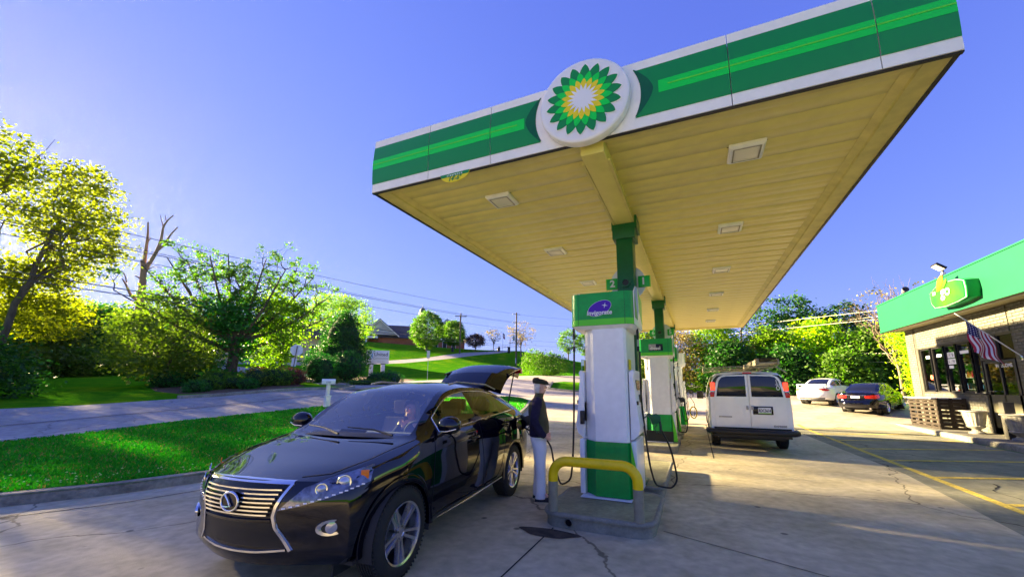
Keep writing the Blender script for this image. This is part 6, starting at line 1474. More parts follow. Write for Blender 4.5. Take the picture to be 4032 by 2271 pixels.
def leaves(lobes, n, size, clump=.35, ncl=14, flat=.5, seed=0, inner=.55):
    """quads scattered in clumps near the surface of ellipsoid lobes (cx,cy,cz,rx,ry,rz)"""
    r = np.random.default_rng(seed); L_ = np.array(lobes, float); vol = (L_[:, 3] * L_[:, 4] * L_[:, 5]) ** .75; pick = r.choice(len(L_), size=max(6, int(n / ncl)), p=vol / vol.sum())
    d = r.normal(size=(len(pick), 3)); d /= np.linalg.norm(d, axis=1)[:, None]; rad = inner + (1 - inner) * r.random(len(pick)) ** .5
    c = L_[pick, :3] + d * L_[pick, 3:] * rad[:, None] * r.uniform(.85, 1.12, (len(pick), 1))
    own = r.integers(0, len(c), n); csz = clump * r.uniform(.5, 1.4, len(c))
    p = c[own] + r.normal(size=(n, 3)) * csz[own][:, None] * np.array([1, 1, flat])
    u = r.normal(size=(n, 3)); u[:, 2] *= .55; u /= np.linalg.norm(u, axis=1)[:, None]; w_ = r.normal(size=(n, 3)); w_ -= u * (w_ * u).sum(1)[:, None]; w_ /= np.linalg.norm(w_, axis=1)[:, None]
    s = size * r.uniform(.6, 1.3, n)[:, None]
    return np.stack([p - u * s * .5, p + w_ * s * .30, p + u * s * .5, p - w_ * s * .30], 1).reshape(-1, 3)
def limb(m, a, b, r0, r1, wob=.06, n=6, k=6, rr=random):
    a, b = Vector(a), Vector(b); L_ = (b - a).length; P = []
    for i in range(k + 1):
        t = i / k; P.append(a.lerp(b, t) + Vector((rr.uniform(-1, 1), rr.uniform(-1, 1), rr.uniform(-.5, .5))) * wob * L_ * sin(pi * t))
    m.tube(P, [r0 + (r1 - r0) * i / k for i in range(k + 1)], n); return P
def tree(name, label, x, y, trunk_h, trunk_r, lobes, leafm, n, size, bark='bark', lean=(0, 0), z=None, group=None, seed=1, twigs=1, nlimb=9, clump=.35, flat=.5, inner=.55, ncl=14):
    z = hz(x, y) - .1 if z is None else z; t = thing(name, label, 'tree', (x, y, z), 0, group); rr = random.Random(seed)
    m = MB().mat(bark); top = Vector((lean[0], lean[1], trunk_h)); P = limb(m, (0, 0, 0), top, trunk_r, trunk_r * .45, .012, 8, 8, rr)
    for i in range(nlimb):
        L_ = lobes[i % len(lobes)]; s = P[rr.randint(4, 8)]; e = Vector(L_[:3]) + Vector([rr.uniform(-.6, .6) * q for q in L_[3:]])
        Q = limb(m, s, e, trunk_r * .42, trunk_r * .08, .10, 6, 6, rr)
        for j in range(2 * twigs):
            q = Q[rr.randint(2, 5)]; e2 = Vector(L_[:3]) + Vector([rr.uniform(-.9, .9) * v for v in L_[3:]]); limb(m, q, e2, trunk_r * .14, trunk_r * .04, .12, 4, 4, rr)
    m.build('trunk', t, smooth=60); obj('crown', rawmesh('crown', leaves(lobes, n, size, clump, seed=seed, flat=flat, inner=inner, ncl=ncl), 4, leafm), t); return t
def bush(name, label, x, y, lobes, leafm, n, size, group=None, seed=2, cat='bush', clump=.12, core=None, z=None, inner=.8, flat=.8):
    z = hz(x, y) if z is None else z; t = thing(name, label, cat, (x, y, z), 0, group)
    m = MB().mat('bark')
    for i in range(4): limb(m, (random.uniform(-.1, .1), random.uniform(-.1, .1), -.1), Vector(lobes[i % len(lobes)][:3]) + Vector((random.uniform(-.2, .2), random.uniform(-.2, .2), 0)), .04, .015, .1, 5, 4)
    m.build('stem', t); obj('foliage', rawmesh('foliage', leaves(lobes, n, size, clump, seed=seed, inner=inner, flat=flat), 4, leafm), t)
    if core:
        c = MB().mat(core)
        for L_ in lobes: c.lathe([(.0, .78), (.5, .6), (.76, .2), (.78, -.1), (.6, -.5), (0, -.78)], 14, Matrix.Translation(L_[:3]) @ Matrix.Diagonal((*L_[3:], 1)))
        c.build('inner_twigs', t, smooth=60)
    return t
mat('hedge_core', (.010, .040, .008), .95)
# tall backlit trees at the left
tree('tall_tree', 'tall broadleaf tree at the left edge, upright trunk, sun behind its crown', -37, 7.2, 10.5, .30, [(0, -.4, 13.6, 2.4, 2.1, 1.9), (.2, -2.6, 11.4, 2.8, 2.3, 2.8), (-.2, .9, 11.6, 2.2, 1.7, 2.3), (.4, -2.2, 8.0, 2.6, 2.2, 1.8), (0, .2, 6.4, 2.4, 2.0, 1.6), (-.5, -1.5, 4.6, 2.4, 2.4, 1.5)], 'leaf_backlit', 12500, .24, seed=3, nlimb=14, clump=.42, group='tall trees at the left edge', inner=.25)
tree('tall_tree', 'tall leaning broadleaf tree with rounded crown, second tree from the left edge', -34.6, 7.9, 9.5, .20, [(.2, 2.0, 12.2, 1.9, 1.7, 1.7), (0, 3.1, 10.2, 1.9, 1.6, 1.9), (.3, 1.4, 9.6, 1.9, 1.6, 1.6), (0, 2.4, 7.6, 1.8, 1.6, 1.3), (.2, 3.9, 8.6, 1.0, .8, .8), (-1.5, 1.5, 6.2, 2.0, 1.9, 1.6), (-2, 2.2, 4.4, 2.2, 2.2, 1.5)], 'leaf_backlit', 14500, .22, lean=(.3, 1.3), seed=4, nlimb=14, clump=.36, group='tall trees at the left edge', inner=.25)
# trees just outside the frame that throw the evening shade over the forecourt
for i, (x, y, h_) in enumerate(((-30, 1.0, 11), (-31, -7, 11))):
    tree('roadside_tree', ['roadside tree just beyond the left edge of the picture, nearest the big shrub', 'roadside tree beyond the left edge, hidden behind the big shrub', 'third roadside tree out of frame to the left', 'farthest roadside tree out of frame, beside the entrance'][i], x, y, 6.0, .2, [(0, 0, h_ - 4.5, 4.0, 4.0, 3.4), (0, 2, h_ - 7.5, 3.6, 3.4, 2.4), (1, -2.4, h_ - 7.5, 3.4, 3.0, 2.6)], 'leaf_mid', (700, 420)[i], .36, seed=20 + i, nlimb=5, twigs=0, clump=.6, group='roadside trees beyond the left edge', inner=.2)
# dead tree
D0 = Vector((-44.6, 17.75, 3.2)); dt = thing('dead_tree', 'leafless dead tree with broken pale trunk standing above the bushes', 'tree', tuple(D0)); m = MB().mat('deadwood')
for (pts, r0, r1) in (([(-44.6, 17.75, 3.2), (-44.59, 17.77, 8.04), (-44.62, 17.69, 10.31), (-44.66, 17.58, 11.73), (-44.72, 17.43, 12.5)], .36, .16), ([(-44.65, 17.6, 11.2), (-44.57, 17.81, 12.08), (-44.2, 18.08, 13.48), (-44.1, 18.2, 14.57), (-44.2, 18.25, 15.81), (-44.0, 18.38, 16.47), (-43.8, 18.66, 17.11)], .19, .04), ([(-44.2, 18.25, 15.81), (-44.5, 18.0, 16.96)], .05, .02), ([(-44.2, 18.38, 16.47), (-44.38, 18.29, 17.09)], .04, .02),
    ([(-44.2, 18.08, 13.48), (-44.0, 18.44, 14.19), (-43.9, 18.72, 15.19), (-43.7, 19.08, 16.08)], .12, .05), ([(-44.67, 17.58, 11.4), (-44.9, 17.61, 13.36), (-45.0, 17.6, 14.7), (-45.1, 17.48, 16.17)], .17, .06), ([(-44.95, 17.62, 14.1), (-44.8, 17.74, 14.74)], .06, .03), ([(-44.64, 17.64, 8.73), (-45.2, 17.24, 9.36), (-45.3, 16.87, 10.14), (-45.5, 16.63, 10.65)], .14, .05), ([(-45.2, 16.85, 10.35), (-45.5, 16.71, 11.1), (-45.6, 16.26, 11.49)], .06, .02), ([(-44.68, 17.54, 10.78), (-45.1, 17.27, 11.08)], .08, .04),
    ([(-44.59, 17.78, 8.75), (-44.1, 18.24, 9.19), (-43.6, 19.19, 9.28), (-43.2, 19.93, 9.78)], .06, .015), ([(-44.58, 17.78, 9.46), (-44.2, 18.24, 9.98), (-43.9, 18.84, 10.69)], .04, .012), ([(-44.61, 17.73, 11.55), (-44.2, 18.1, 12.0), (-44.0, 18.54, 12.03)], .05, .02), ([(-44.63, 17.67, 10.45), (-44.3, 17.92, 11.08)], .03, .01)):
    P = [Vector(p) - D0 for p in pts]; m.tube(smoothpath(P, len(P) * 4), list(np.linspace(r0, r1, len(P) * 4)), 7)
m.build('trunk', dt, smooth=60)
# the wide vase shaped tree with ivy
vt = thing('vase_tree', 'wide spreading tree, sparse new leaves above an ivy covered trunk', 'tree', (-28, 16.3, hz(-28, 16.3) - .1)); rr = random.Random(11); m = MB().mat('bark'); tips = []
limb(m, (0, 0, 0), (0, 0, 2.6), .34, .28, .02, 9, 6, rr)
rt = Vector((.70, .71, 0)) ; rt = Vector((sin(radians(60)) * .5, .9, 0)).normalized()
for i in range(13):
    f = (i / 12 - .5) * 2; ang = rr.uniform(-.5, .5); e = rt * f * 6.0 + Vector((-.87, .4, 0)) * rr.uniform(-2.2, 2.2) + Vector((0, 0, 8.6 - 2.6 * f * f + rr.uniform(-.6, .5)))
    mid = e * .45 + Vector((0, 0, 1.0)); s0 = Vector((0, 0, rr.uniform(2.0, 3.0)))
    P = smoothpath([s0, mid, e], 10); m.tube(P, list(np.linspace(.16, .03, 10)), 6)
    for j in range(9):
        q = Vector(P[rr.randint(4, 9)]); e2 = q + Vector((rr.uniform(-1.2, 1.2), rr.uniform(-1.2, 1.2), rr.uniform(.1, 1.5))); Q = limb(m, q, e2, .035, .012, .1, 4, 4, rr); tips += [e2]
        for k_ in range(3): q2 = Q[rr.randint(1, 4)]; e3 = q2 + Vector((rr.uniform(-.6, .6), rr.uniform(-.6, .6), rr.uniform(.1, .8))); limb(m, q2, e3, .014, .006, .1, 3, 3, rr); tips.append(e3)
m.build('trunk', vt, smooth=60)
TP = np.array([tuple(t) for t in tips]); lo = [(*t, .30, .30, .25) for t in TP]
obj('crown', rawmesh('crown', leaves(lo, 13000, .16, .13, ncl=9, seed=5, inner=.1), 4, 'leaf_mid'), vt)
obj('ivy', rawmesh('ivy', leaves([(0, 0, 1.6, .6, .6, 1.8), (0, 0, 3.6, 1.3, 1.3, 1.4), (.3, 1.0, 4.8, 1.1, 1.1, 1.4), (-.1, -1.2, 4.6, 1.3, 1.2, 1.2), (0, -.2, 5.0, 1.2, 1.2, 1.2)], 6000, .20, .25, seed=6), 4, 'leaf_hedge'), vt)
tree('understory_tree', 'olive green drooping tree left of the ivy covered trunk', -29.5, 13.6, 3, .14, [(0, -.4, 3.3, 2.6, 2.4, 2.6), (.5, -1.6, 2.4, 2.0, 1.9, 1.9), (0, 1.2, 2.6, 1.7, 1.6, 1.9)], 'leaf_olive', 9000, .22, seed=8, clump=.35)
tree('understory_tree', 'yellow green drooping tree right of the ivy covered trunk', -27.0, 18.9, 3, .12, [(0, 0, 3.9, 1.6, 1.6, 2.3), (.2, -.8, 5.0, 1.3, 1.4, 1.4), (0, -.8, 2.4, 1.5, 1.4, 1.4)], 'leaf_spring', 7500, .2, seed=9, clump=.3)
# masses behind the road at the left
for i, (x, y, s, mt, lab, seed) in enumerate(((-48, 17.6, .95, 'leaf_dark', 'dark dense evergreen bush below the dead tree', 31), (-49, 23.2, 1.0, 'leaf_dark', 'dark broad tree right of the dead tree, before the long roof', 32), (-51, 14.5, 1.05, 'leaf_backlit', 'glowing backlit tree left of the dead tree', 33), (-48, 10.8, 1.1, 'leaf_backlit', 'glowing olive thicket tree behind the leaning tall tree', 34), (-45, 6.6, 1.15, 'leaf_olive', 'olive thicket tree between the two tall trees', 35), (-46, 13.6, .6, 'leaf_olive', 'low brownish thicket tree at the lawn edge', 36), (-55, 18.2, 1.05, 'leaf_spring', 'pale yellow green sapling behind the dead tree', 37))):
    tree('thicket_tree', lab, x, y, 3.5 * s, .16, [(0, 0, 4.2 * s, 2.9 * s, 2.9 * s, 2.4 * s), (0, -1.7 * s, 2.5 * s, 2.2 * s, 2.0 * s, 1.9 * s), (.4, 1.6 * s, 2.3 * s, 2.1 * s, 2.1 * s, 1.8 * s), (1.5, 0, 1.4 * s, 2.0 * s, 2.4 * s, 1.2 * s)], mt, 9000, .27, seed=seed, clump=.42)
bush('big_shrub', 'big dark green shrub mass at the left edge behind the road', -28.5, 4.6, [(0, 0, 1.5, 2.4, 2.6, 1.9), (.6, 1.9, 1.0, 1.7, 1.6, 1.3), (.3, -2.6, 1.6, 2.3, 2.4, 2.0), (-.3, -.3, 2.4, 1.8, 2.0, 1.4)], 'leaf_dark', 22000, .17, seed=41, clump=.3)
for i, (x, y, s, mt, lab) in enumerate(((-43.5, 12.6, 1.0, 'leaf_olive', 'low brown green bush at the back of the far lawn'), (-44, 15.6, 1.0, 'leaf_mid', 'low green bush at the back of the far lawn, right of the brown one'), (-44.5, 19.2, 1.0, 'leaf_olive', 'low olive bush at the back of the far lawn under the dead tree'), (-42, 8.8, 1.15, 'leaf_mid', 'tall green bush at the back of the far lawn beside the big shrub'), (-45, 22.6, .8, 'leaf_mid', 'low dense bush left of the planted bank'))):
    bush('wild_bush', lab, x, y, [(0, 0, .9 * s, 1.7 * s, 1.9 * s, 1.2 * s), (.2, 1.3 * s, .7 * s, 1.2 * s, 1.3 * s, .9 * s), (0, -1.3 * s, 1.0 * s, 1.3 * s, 1.3 * s, 1.1 * s)], mt, 6500, .2, seed=50 + i, clump=.25)
# clipped bushes in the mulch bed
SB = [(-24.6, 12.6, .52, 'leaf_hedge', 'clipped green bush, leftmost of the round bushes on the planted bank'), (-25.2, 13.6, .62, 'leaf_mid', 'clipped round bush second from the left on the planted bank'), (-26.8, 14.9, .80, 'leaf_mid', 'larger clipped dome bush behind the round ones on the planted bank'), (-24.9, 14.7, .62, 'leaf_mid', 'clipped olive bush in the middle of the planted bank'), (-24.0, 14.9, .50, 'leaf_hedge', 'small dark clipped bush in front of the planted bank'), (-24.9, 16.0, .95, 'leaf_olive', 'wide olive bush with reddish tips on the planted bank'), (-24.6, 16.9, .95, 'leaf_mid', 'broad dark green bush before the ivy tree'), (-26.4, 17.2, .95, 'leaf_red', 'dark red barberry bush behind the green ones'), (-24.8, 17.9, .85, 'leaf_red', 'red barberry bush between green bush and the stop sign'), (-26.0, 18.7, .95, 'leaf_red', 'red topped bush nearest the back of the stop sign'), (-29.0, 13.2, .8, 'leaf_hedge', 'low hedge bush at the left rear of the planted bank'), (-30.5, 15.0, .8, 'leaf_hedge', 'low hedge bush in the middle rear of the planted bank'), (-31, 17, .8, 'leaf_hedge', 'low hedge bush behind the ivy tree')]
for i, (x, y, s, mt, lab) in enumerate(SB):
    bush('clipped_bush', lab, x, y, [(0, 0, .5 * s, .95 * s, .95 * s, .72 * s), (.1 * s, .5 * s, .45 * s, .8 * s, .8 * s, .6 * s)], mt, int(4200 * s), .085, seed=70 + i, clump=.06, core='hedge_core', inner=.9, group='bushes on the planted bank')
# evergreen cone, globes and hedge by the bank sign
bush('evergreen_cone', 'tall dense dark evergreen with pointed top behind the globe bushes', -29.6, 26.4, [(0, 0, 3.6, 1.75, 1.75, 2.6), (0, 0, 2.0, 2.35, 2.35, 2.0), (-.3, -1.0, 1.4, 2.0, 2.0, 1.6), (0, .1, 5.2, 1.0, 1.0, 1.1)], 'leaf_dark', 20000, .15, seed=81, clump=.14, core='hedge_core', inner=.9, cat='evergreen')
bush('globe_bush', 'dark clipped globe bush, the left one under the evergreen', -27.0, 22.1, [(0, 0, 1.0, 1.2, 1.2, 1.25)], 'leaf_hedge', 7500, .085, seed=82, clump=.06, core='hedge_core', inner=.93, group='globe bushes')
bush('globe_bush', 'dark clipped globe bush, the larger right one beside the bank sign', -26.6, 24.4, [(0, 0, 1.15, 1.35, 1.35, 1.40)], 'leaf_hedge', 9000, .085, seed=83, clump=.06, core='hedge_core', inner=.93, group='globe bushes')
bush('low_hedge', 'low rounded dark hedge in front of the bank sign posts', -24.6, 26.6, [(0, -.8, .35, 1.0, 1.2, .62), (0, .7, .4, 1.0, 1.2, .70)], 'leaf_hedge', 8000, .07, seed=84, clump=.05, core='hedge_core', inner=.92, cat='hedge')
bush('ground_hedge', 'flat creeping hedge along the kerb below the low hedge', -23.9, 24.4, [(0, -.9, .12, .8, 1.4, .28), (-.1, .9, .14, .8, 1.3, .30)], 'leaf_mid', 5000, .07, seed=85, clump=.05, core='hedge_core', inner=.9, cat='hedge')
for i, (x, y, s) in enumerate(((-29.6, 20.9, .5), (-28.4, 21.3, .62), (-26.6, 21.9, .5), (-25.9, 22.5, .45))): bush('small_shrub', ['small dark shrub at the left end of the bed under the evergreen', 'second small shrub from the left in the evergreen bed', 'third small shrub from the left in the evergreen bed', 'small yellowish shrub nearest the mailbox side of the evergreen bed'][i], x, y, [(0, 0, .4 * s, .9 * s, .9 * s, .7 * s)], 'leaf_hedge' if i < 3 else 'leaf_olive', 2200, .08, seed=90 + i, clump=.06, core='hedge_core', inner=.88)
tree('willow_tree', 'airy spring green tree with drooping sides behind the evergreen', -47, 41, 5.5, .28, [(0, -1.6, 8.2, 3.2, 3.0, 2.4), (0, 2.2, 8.4, 2.8, 2.8, 2.2), (0, 4.4, 6.4, 1.6, 1.6, 2.4), (0, -3.6, 6.8, 1.8, 1.8, 1.8), (0, .4, 9.4, 2.2, 2.2, 1.3)], 'leaf_spring', 11000, .24, seed=95, clump=.35, bark='bark_grey')
tree('round_tree', 'clipped oval green tree on the hill, the larger left one of two', -57.0, 74.5, 2.0, .28, [(0, 0, 5.0, 3.5, 3.5, 4.1)], 'leaf_mid', 17000, .30, seed=96, clump=.28, inner=.88, group='oval trees before the church', twigs=0)
tree('round_tree', 'clipped oval green tree on the hill, the smaller right one of two', -55.5, 83.0, 1.6, .26, [(0, 0, 4.2, 2.75, 2.75, 3.0)], 'leaf_mid', 12000, .30, seed=97, clump=.28, inner=.88, group='oval trees before the church', twigs=0)
tree('plum_tree', 'small dark purple tree beside the church', -50.5, 85.5, 1.2, .16, [(0, 0, 2.6, 2.3, 2.3, 1.7)], 'leaf_purple', 5000, .26, seed=98, twigs=0)
tree('spring_tree', 'pale sparse spring tree beside the utility pole on the hilltop', -38.0, 85.5, 3.5, .18, [(0, 0, 6.2, 3.6, 3.6, 2.4), (0, 0, 3.8, 3.0, 3.0, 1.6)], 'leaf_tan', 1500, .24, seed=99, bark='bark_grey', nlimb=16, twigs=2)
tree('spring_tree', 'small pale sparse tree right of the purple tree', -47.5, 89.5, 2.5, .12, [(0, 0, 4.0, 2.2, 2.2, 1.7)], 'leaf_tan', 800, .24, seed=100, bark='bark_grey', nlimb=12)
bush('hill_bush', 'large green bush at the foot of the hill by the utility pole', -20.6, 54.5, [(0, 0, 1.6, 3.4, 2.2, 1.7), (1.6, .3, 1.4, 2.0, 1.8, 1.4), (-1.6, 0, 2.6, 1.5, 1.4, 1.4)], 'leaf_mid', 9000, .2, seed=101, clump=.22)
for i, (x, y) in enumerate(((-31, 101), (-27, 104), (-22.5, 100))): tree('far_tree', 'dark tree on the skyline right of the hill, %s of three' % ['left', 'middle', 'right'][i], x, y, 2.5, .2, [(0, 0, 5.2, 2.8, 2.8, 3.2)], 'leaf_mid' if i < 2 else 'leaf_spring', 3500, .34, seed=110 + i, twigs=0, group='trees on the skyline')
# tree wall behind the lot on the right
TW = [(-4.2, 41.0, 1.0, 'leaf_olive'), (-1.2, 39.5, .95, 'leaf_tan'), (1.6, 40.5, 1.05, 'leaf_spring'), (4.2, 42, 1.32, 'leaf_mid'), (6.0, 39.5, .9, 'leaf_spring'), (8.6, 43.5, 1.25, 'leaf_dark'), (9.3, 39.3, 1.0, 'leaf_lime_bright'), (12.6, 44, 1.12, 'leaf_dark'), (12.0, 38.0, .85, 'leaf_mid'), (15.3, 44, 1.0, 'leaf_dark'), (15.5, 38.5, .9, 'leaf_mid'), (2.6, 37.8, .7, 'leaf_dark'), (6.6, 36.8, .62, 'leaf_dark'), (9.8, 35.4, .55, 'leaf_mid'), (19, 42, 1.2, 'leaf_mid')]
TL = ['olive tree at the far left of the tree wall, behind the pumps', 'tan vine tangled tree behind the pumps', 'olive tree behind the left side of the white van', 'tall dark green tree rising just right of the canopy corner', 'tan vine tangled tree below the canopy corner', 'tallest round dark green tree against the sky', 'bright yellow green tree in front of the tallest round tree', 'dark green tree with split top right of the tallest one', 'mid green tree behind the black saloon', 'dark slender tree at the right end of the skyline', 'mid green tree behind the shop corner', 'dark bush behind the van roof', 'dark bush between van and white saloon', 'low green bush behind the white saloon', 'green tree hidden behind the shop']
for i, (x, y, s, mt) in enumerate(TW):
    top = s > 1.1
    lob = [(0, 0, 4.0 * s, 2.3 * s, 2.0 * s, 2.2 * s), (0, 0, 6.0 * s - (0 if top else 1.2), 1.6 * s, 1.5 * s, 1.2 * s), (-1.2 * s, -.6, 2.3 * s, 1.8 * s, 1.5 * s, 1.7 * s), (1.3 * s, -.6, 2.1 * s, 1.8 * s, 1.5 * s, 1.6 * s), (0, -1.2, 1.0 * s, 2.2 * s, 1.3 * s, 1.1 * s)]
    tree('wall_tree', TL[i], x, y, 4 * s, .17, lob, mt, 13000 if mt == 'leaf_dark' else 9000, .25 if mt != 'leaf_tan' else .16, seed=130 + i, clump=.36, group='trees behind the parking lot', bark='bark_grey')
m = MB().mat('pallet_new')
for k in range(60):
    x = random.uniform(-3.5, 4.5); y = 38.3 + random.uniform(-.5, .6); z = hz(x, y) + random.uniform(.6, 4.2); P = [(x, y, z)]; a = random.uniform(-1.2, 1.2)
    for j in range(5): x += .5 * sin(a) + random.uniform(-.15, .15); z += .35 * cos(a) + random.uniform(-.2, .2); y += random.uniform(-.1, .1); a += random.uniform(-.5, .5); P.append((x, y, z))
    m.tube(P, [.028, .024, .02, .016, .012, .006], 4)
m.build('dead_vines', smooth=60, kind='stuff')
tree('lime_tree', 'bright lime yellow tree glowing beside the shop corner', 12.2, 29.0, 2.8, .12, [(0, 0, 2.6, 1.4, 1.4, 2.2), (-.8, -.3, 4.2, 1.3, 1.2, 1.4), (.4, 0, 1.3, 1.6, 1.4, 1.2)], 'leaf_lime_bright', 9000, .17, seed=160, clump=.25)
bt = tree('bare_tree', 'bare twiggy tree above the lime tree beside the shop', 11.6, 31.6, 4.2, .12, [(-1.0, 0, 5.6, 2.0, 1.5, 1.6), (.6, 0, 6.6, 1.8, 1.5, 1.4)], 'leaf_tan', 200, .18, seed=161, nlimb=26, twigs=2, bark='bark_grey')
bush('kerb_weeds', 'bright green weeds along the far edge of the lot behind the pumps', -1.2, 37.2, [(-.8, 0, .3, 1.3, .5, .45), (1.0, 0, .3, 1.2, .5, .45)], 'leaf_lime_bright', 2600, .14, seed=162, clump=.15)

# ------------------------------------------------------------------ street furniture, poles, wires, far buildings
# stop sign seen from behind
ss = thing('stop_sign', 'pale back of an octagonal stop sign on a dark leaning post', 'road sign', on(-25.0, 18.3, -.05)); aim = atan2(-18.3, 25.0)
e = MB().mat('galvanised'); ss.rotation_euler = (0, 0, atan2(18.3, -25.0) + pi)
oc = [(.40 * cos(pi / 8 + k * pi / 4), .40 * sin(pi / 8 + k * pi / 4) + 2.35) for k in range(8)]
MB().mat('sign_white').prism(oc, .0 - .03, -.025, 'x').build('sign_plate', ss); MB().mat('pole_wood').box(-.0, .05, -.025, .025, 0, 2.62).build('post', ss); MB().mat('sign_white').box(-.03, -.025, -.17, .12, 1.25, 1.80).build('small_plate', ss); ss.rotation_euler[0] = radians(-4)
# mailbox
mb = thing('mailbox', 'white mailbox on a white stepped post at the lawn edge', 'mailbox', on(-14.95, 12.75, -.02), radians(-15))
MB().mat('white_paint').box(-.10, .10, -.10, .10, 0, .50).build('post_base', mb, bev=.01); MB().mat('white_paint').box(-.12, .12, -.12, .12, 0, .06).box(-.115, .115, -.115, .115, .46, .51).build('base_trim', mb, bev=.006); MB().mat('white_paint').box(-.065, .065, -.065, .065, .5, 1.02).build('post', mb, bev=.006)
bx = MB().mat('white_paint'); bx.prism([(-.12, 0), (.12, 0), (.12, .13)] + [(.12 * cos(a), .13 + .10 * sin(a)) for a in np.linspace(0, pi, 9)][1:], -.27, .27, 'y'); b_ = bx.build('box', mb, bev=.006); b_.location = (0, 0, 1.0); b_.rotation_euler = (0, 0, radians(-28))
text('5720', .09, 'sign_navy', b_, (.122, 0, .08), rot=(pi / 2, 0, pi / 2), depth=.001, name='house_number')
# bank sign
bs = thing('bank_sign', 'white bank sign board reading United Community on two white posts', 'sign', on(-29.1, 30.3, -.1)); zb_ = bs.location.z; bs.rotation_euler = (0, 0, radians(43.5))
MB().mat('sign_white').box(-1.07, 1.07, -.05, .28, 3.75 - zb_, 5.05 - zb_).build('board', bs, bev=.02)
for s in (-1, 1): MB().mat('sign_white').box(s * .55 - .18, s * .55 + .18, .0, .24, 0, 3.68 - zb_).build('post', bs, bev=.01); MB().mat('shadow_gap').box(s * .55 - .22, s * .55 + .22, -.02, .26, 3.68 - zb_, 3.75 - zb_).build('spacer', bs)
z0 = 4.4 - zb_
text('United', .50, 'sign_navy', bs, (.30, -.056, z0 + .25), depth=.002, bold=.004, sx=.95); text('Community', .33, 'grey_metal', bs, (.28, -.056, z0 - .12), depth=.002, sx=.9); text('Banking, Toccoa', .11, 'grey_metal', bs, (.36, -.056, z0 - .45), depth=.001)
MB().mat('sign_purple').tube([(-.86, -.056, z0 + .2), (-.90, -.056, z0), (-.82, -.056, z0 - .2), (-.66, -.056, z0 - .26), (-.54, -.056, z0 - .2)], [.03, .055, .065, .06, .02], 6).build('emblem', bs)
MB().mat('blue_print').box(-.80, -.66, -.062, -.052, z0 + .22, z0 + .32).mat('blue_print').box(-.56, -.47, -.062, -.052, z0 - .15, z0 + .32).build('emblem', bs)
yd = thing('yard_sign', 'tiny dark yard sign in the grass right of the hedge', 'sign', on(-23.9, 26.9)); yd.rotation_euler = (0, 0, radians(42)); MB().mat('sign_navy').box(-.2, .2, -.01, .01, .25, .55).build('board', yd); MB().mat('galvanised').cyl((-.15, 0, 0), (-.15, 0, .3), .01).build('leg', yd); MB().mat('galvanised').cyl((.15, 0, 0), (.15, 0, .3), .01).build('leg', yd)
sp = thing('road_sign', 'narrow grey sign back on a thin post on the lit lawn', 'road sign', on(-25.0, 33.0)); sp.rotation_euler = (0, 0, radians(38)); MB().mat('galvanised').box(-.02, .02, -.02, .02, 0, 3.0).build('post', sp); MB().mat('galvanised').box(-.15, .15, -.04, -.025, 2.35, 3.15).build('sign_plate', sp)
rs2 = thing('road_sign', 'small white sign on two posts at the foot of the hill, left of the pump', 'road sign', on(-17.3, 66)); MB().mat('sign_white').box(-.7, .7, -.03, .0, 1.5, 2.6).build('sign_plate', rs2)
for s in (-1, 1): MB().mat('galvanised').box(s * .6 - .04, s * .6 + .04, 0, .05, 0, 2.6).build('post', rs2)
# utility poles
up = thing('utility_pole', 'tall brown wooden utility pole with insulators and transformer', 'utility pole', (-33.4, 72.8, 4.6))
MB().mat('pole_wood').tube([(0, 0, 0), (0, 0, 12.0)], [.21, .15], 10).build('pole', up)
for z in (11.6, 9.9, 8.3, 7.7):
    for s in (-1, 1): MB().mat('grey_metal').tube([(0, 0, z), (s * .45, s * .38, z + .05), (s * .62, s * .52, z + .03)], [.04, .05, .07], 6).build('insulator', up)
MB().mat('grey_metal').cyl((-.45, -.3, 6.2), (-.45, -.3, 7.1), .25).build('transformer', up); MB().mat('sign_white').box(-.06, .06, -.24, -.2, 1.6, 2.6).build('marker', up)
p2 = thing('utility_pole', 'greyish utility pole with a crossarm on the hill before the church', 'utility pole', (-50.9, 79, 8.2))
MB().mat('bark_grey').tube([(0, 0, 0), (0, 0, 10.6)], [.18, .13], 10).build('pole', p2); MB().mat('bark_grey').box(-1.4, 1.4, -.08, .08, 9.7, 9.9).build('crossarm', p2).rotation_euler = (0, 0, radians(35)); MB().mat('bark_grey').box(-.5, .5, -.06, .06, 8.1, 8.25).build('crossarm', p2).rotation_euler = (0, 0, radians(35))
p3 = thing('utility_pole', 'slim second pole leaning close to the crossarm pole', 'utility pole', (-49.6, 77, 8.2)); MB().mat('pole_wood').tube([(0, 0, 0), (-.2, 0, 9.6)], [.12, .09], 8).build('pole', p3)
p4 = thing('utility_pole', 'wooden utility pole by the road beyond the left edge', 'utility pole', (-27.3, 4.3, .2)); MB().mat('pole_wood').tube([(0, 0, 0), (0, 0, 10.5)], [.18, .13], 10).build('pole', p4)
def wire(a, b, sag, lab, r=.02, mt='wire', group='overhead wires'):
    a, b = Vector(a), Vector(b); P = [a.lerp(b, t) - Vector((0, 0, 4 * sag * t * (1 - t))) for t in np.linspace(0, 1, 24)]
    return tag(MB().mat(mt).tube(P, r, 4).build('overhead_wire', smooth=60), lab, 'wire', group)
P1e = (-33.4, 72.8)
for i, (z0, z1, r) in enumerate(((9.1, 16.3, .02), (8.45, 14.6, .02), (8.35, 14.4, .026), (7.9, 13.0, .02), (6.4, 9.7, .03), (6.1, 9.4, .03))):
    wire((-27, 4.3 + .05 * i, z0), (*P1e, z1), .45, ['topmost', 'second', 'third', 'fourth', 'fifth', 'lowest'][i] + ' dark wire crossing the sky from the left to the wooden pole', r)
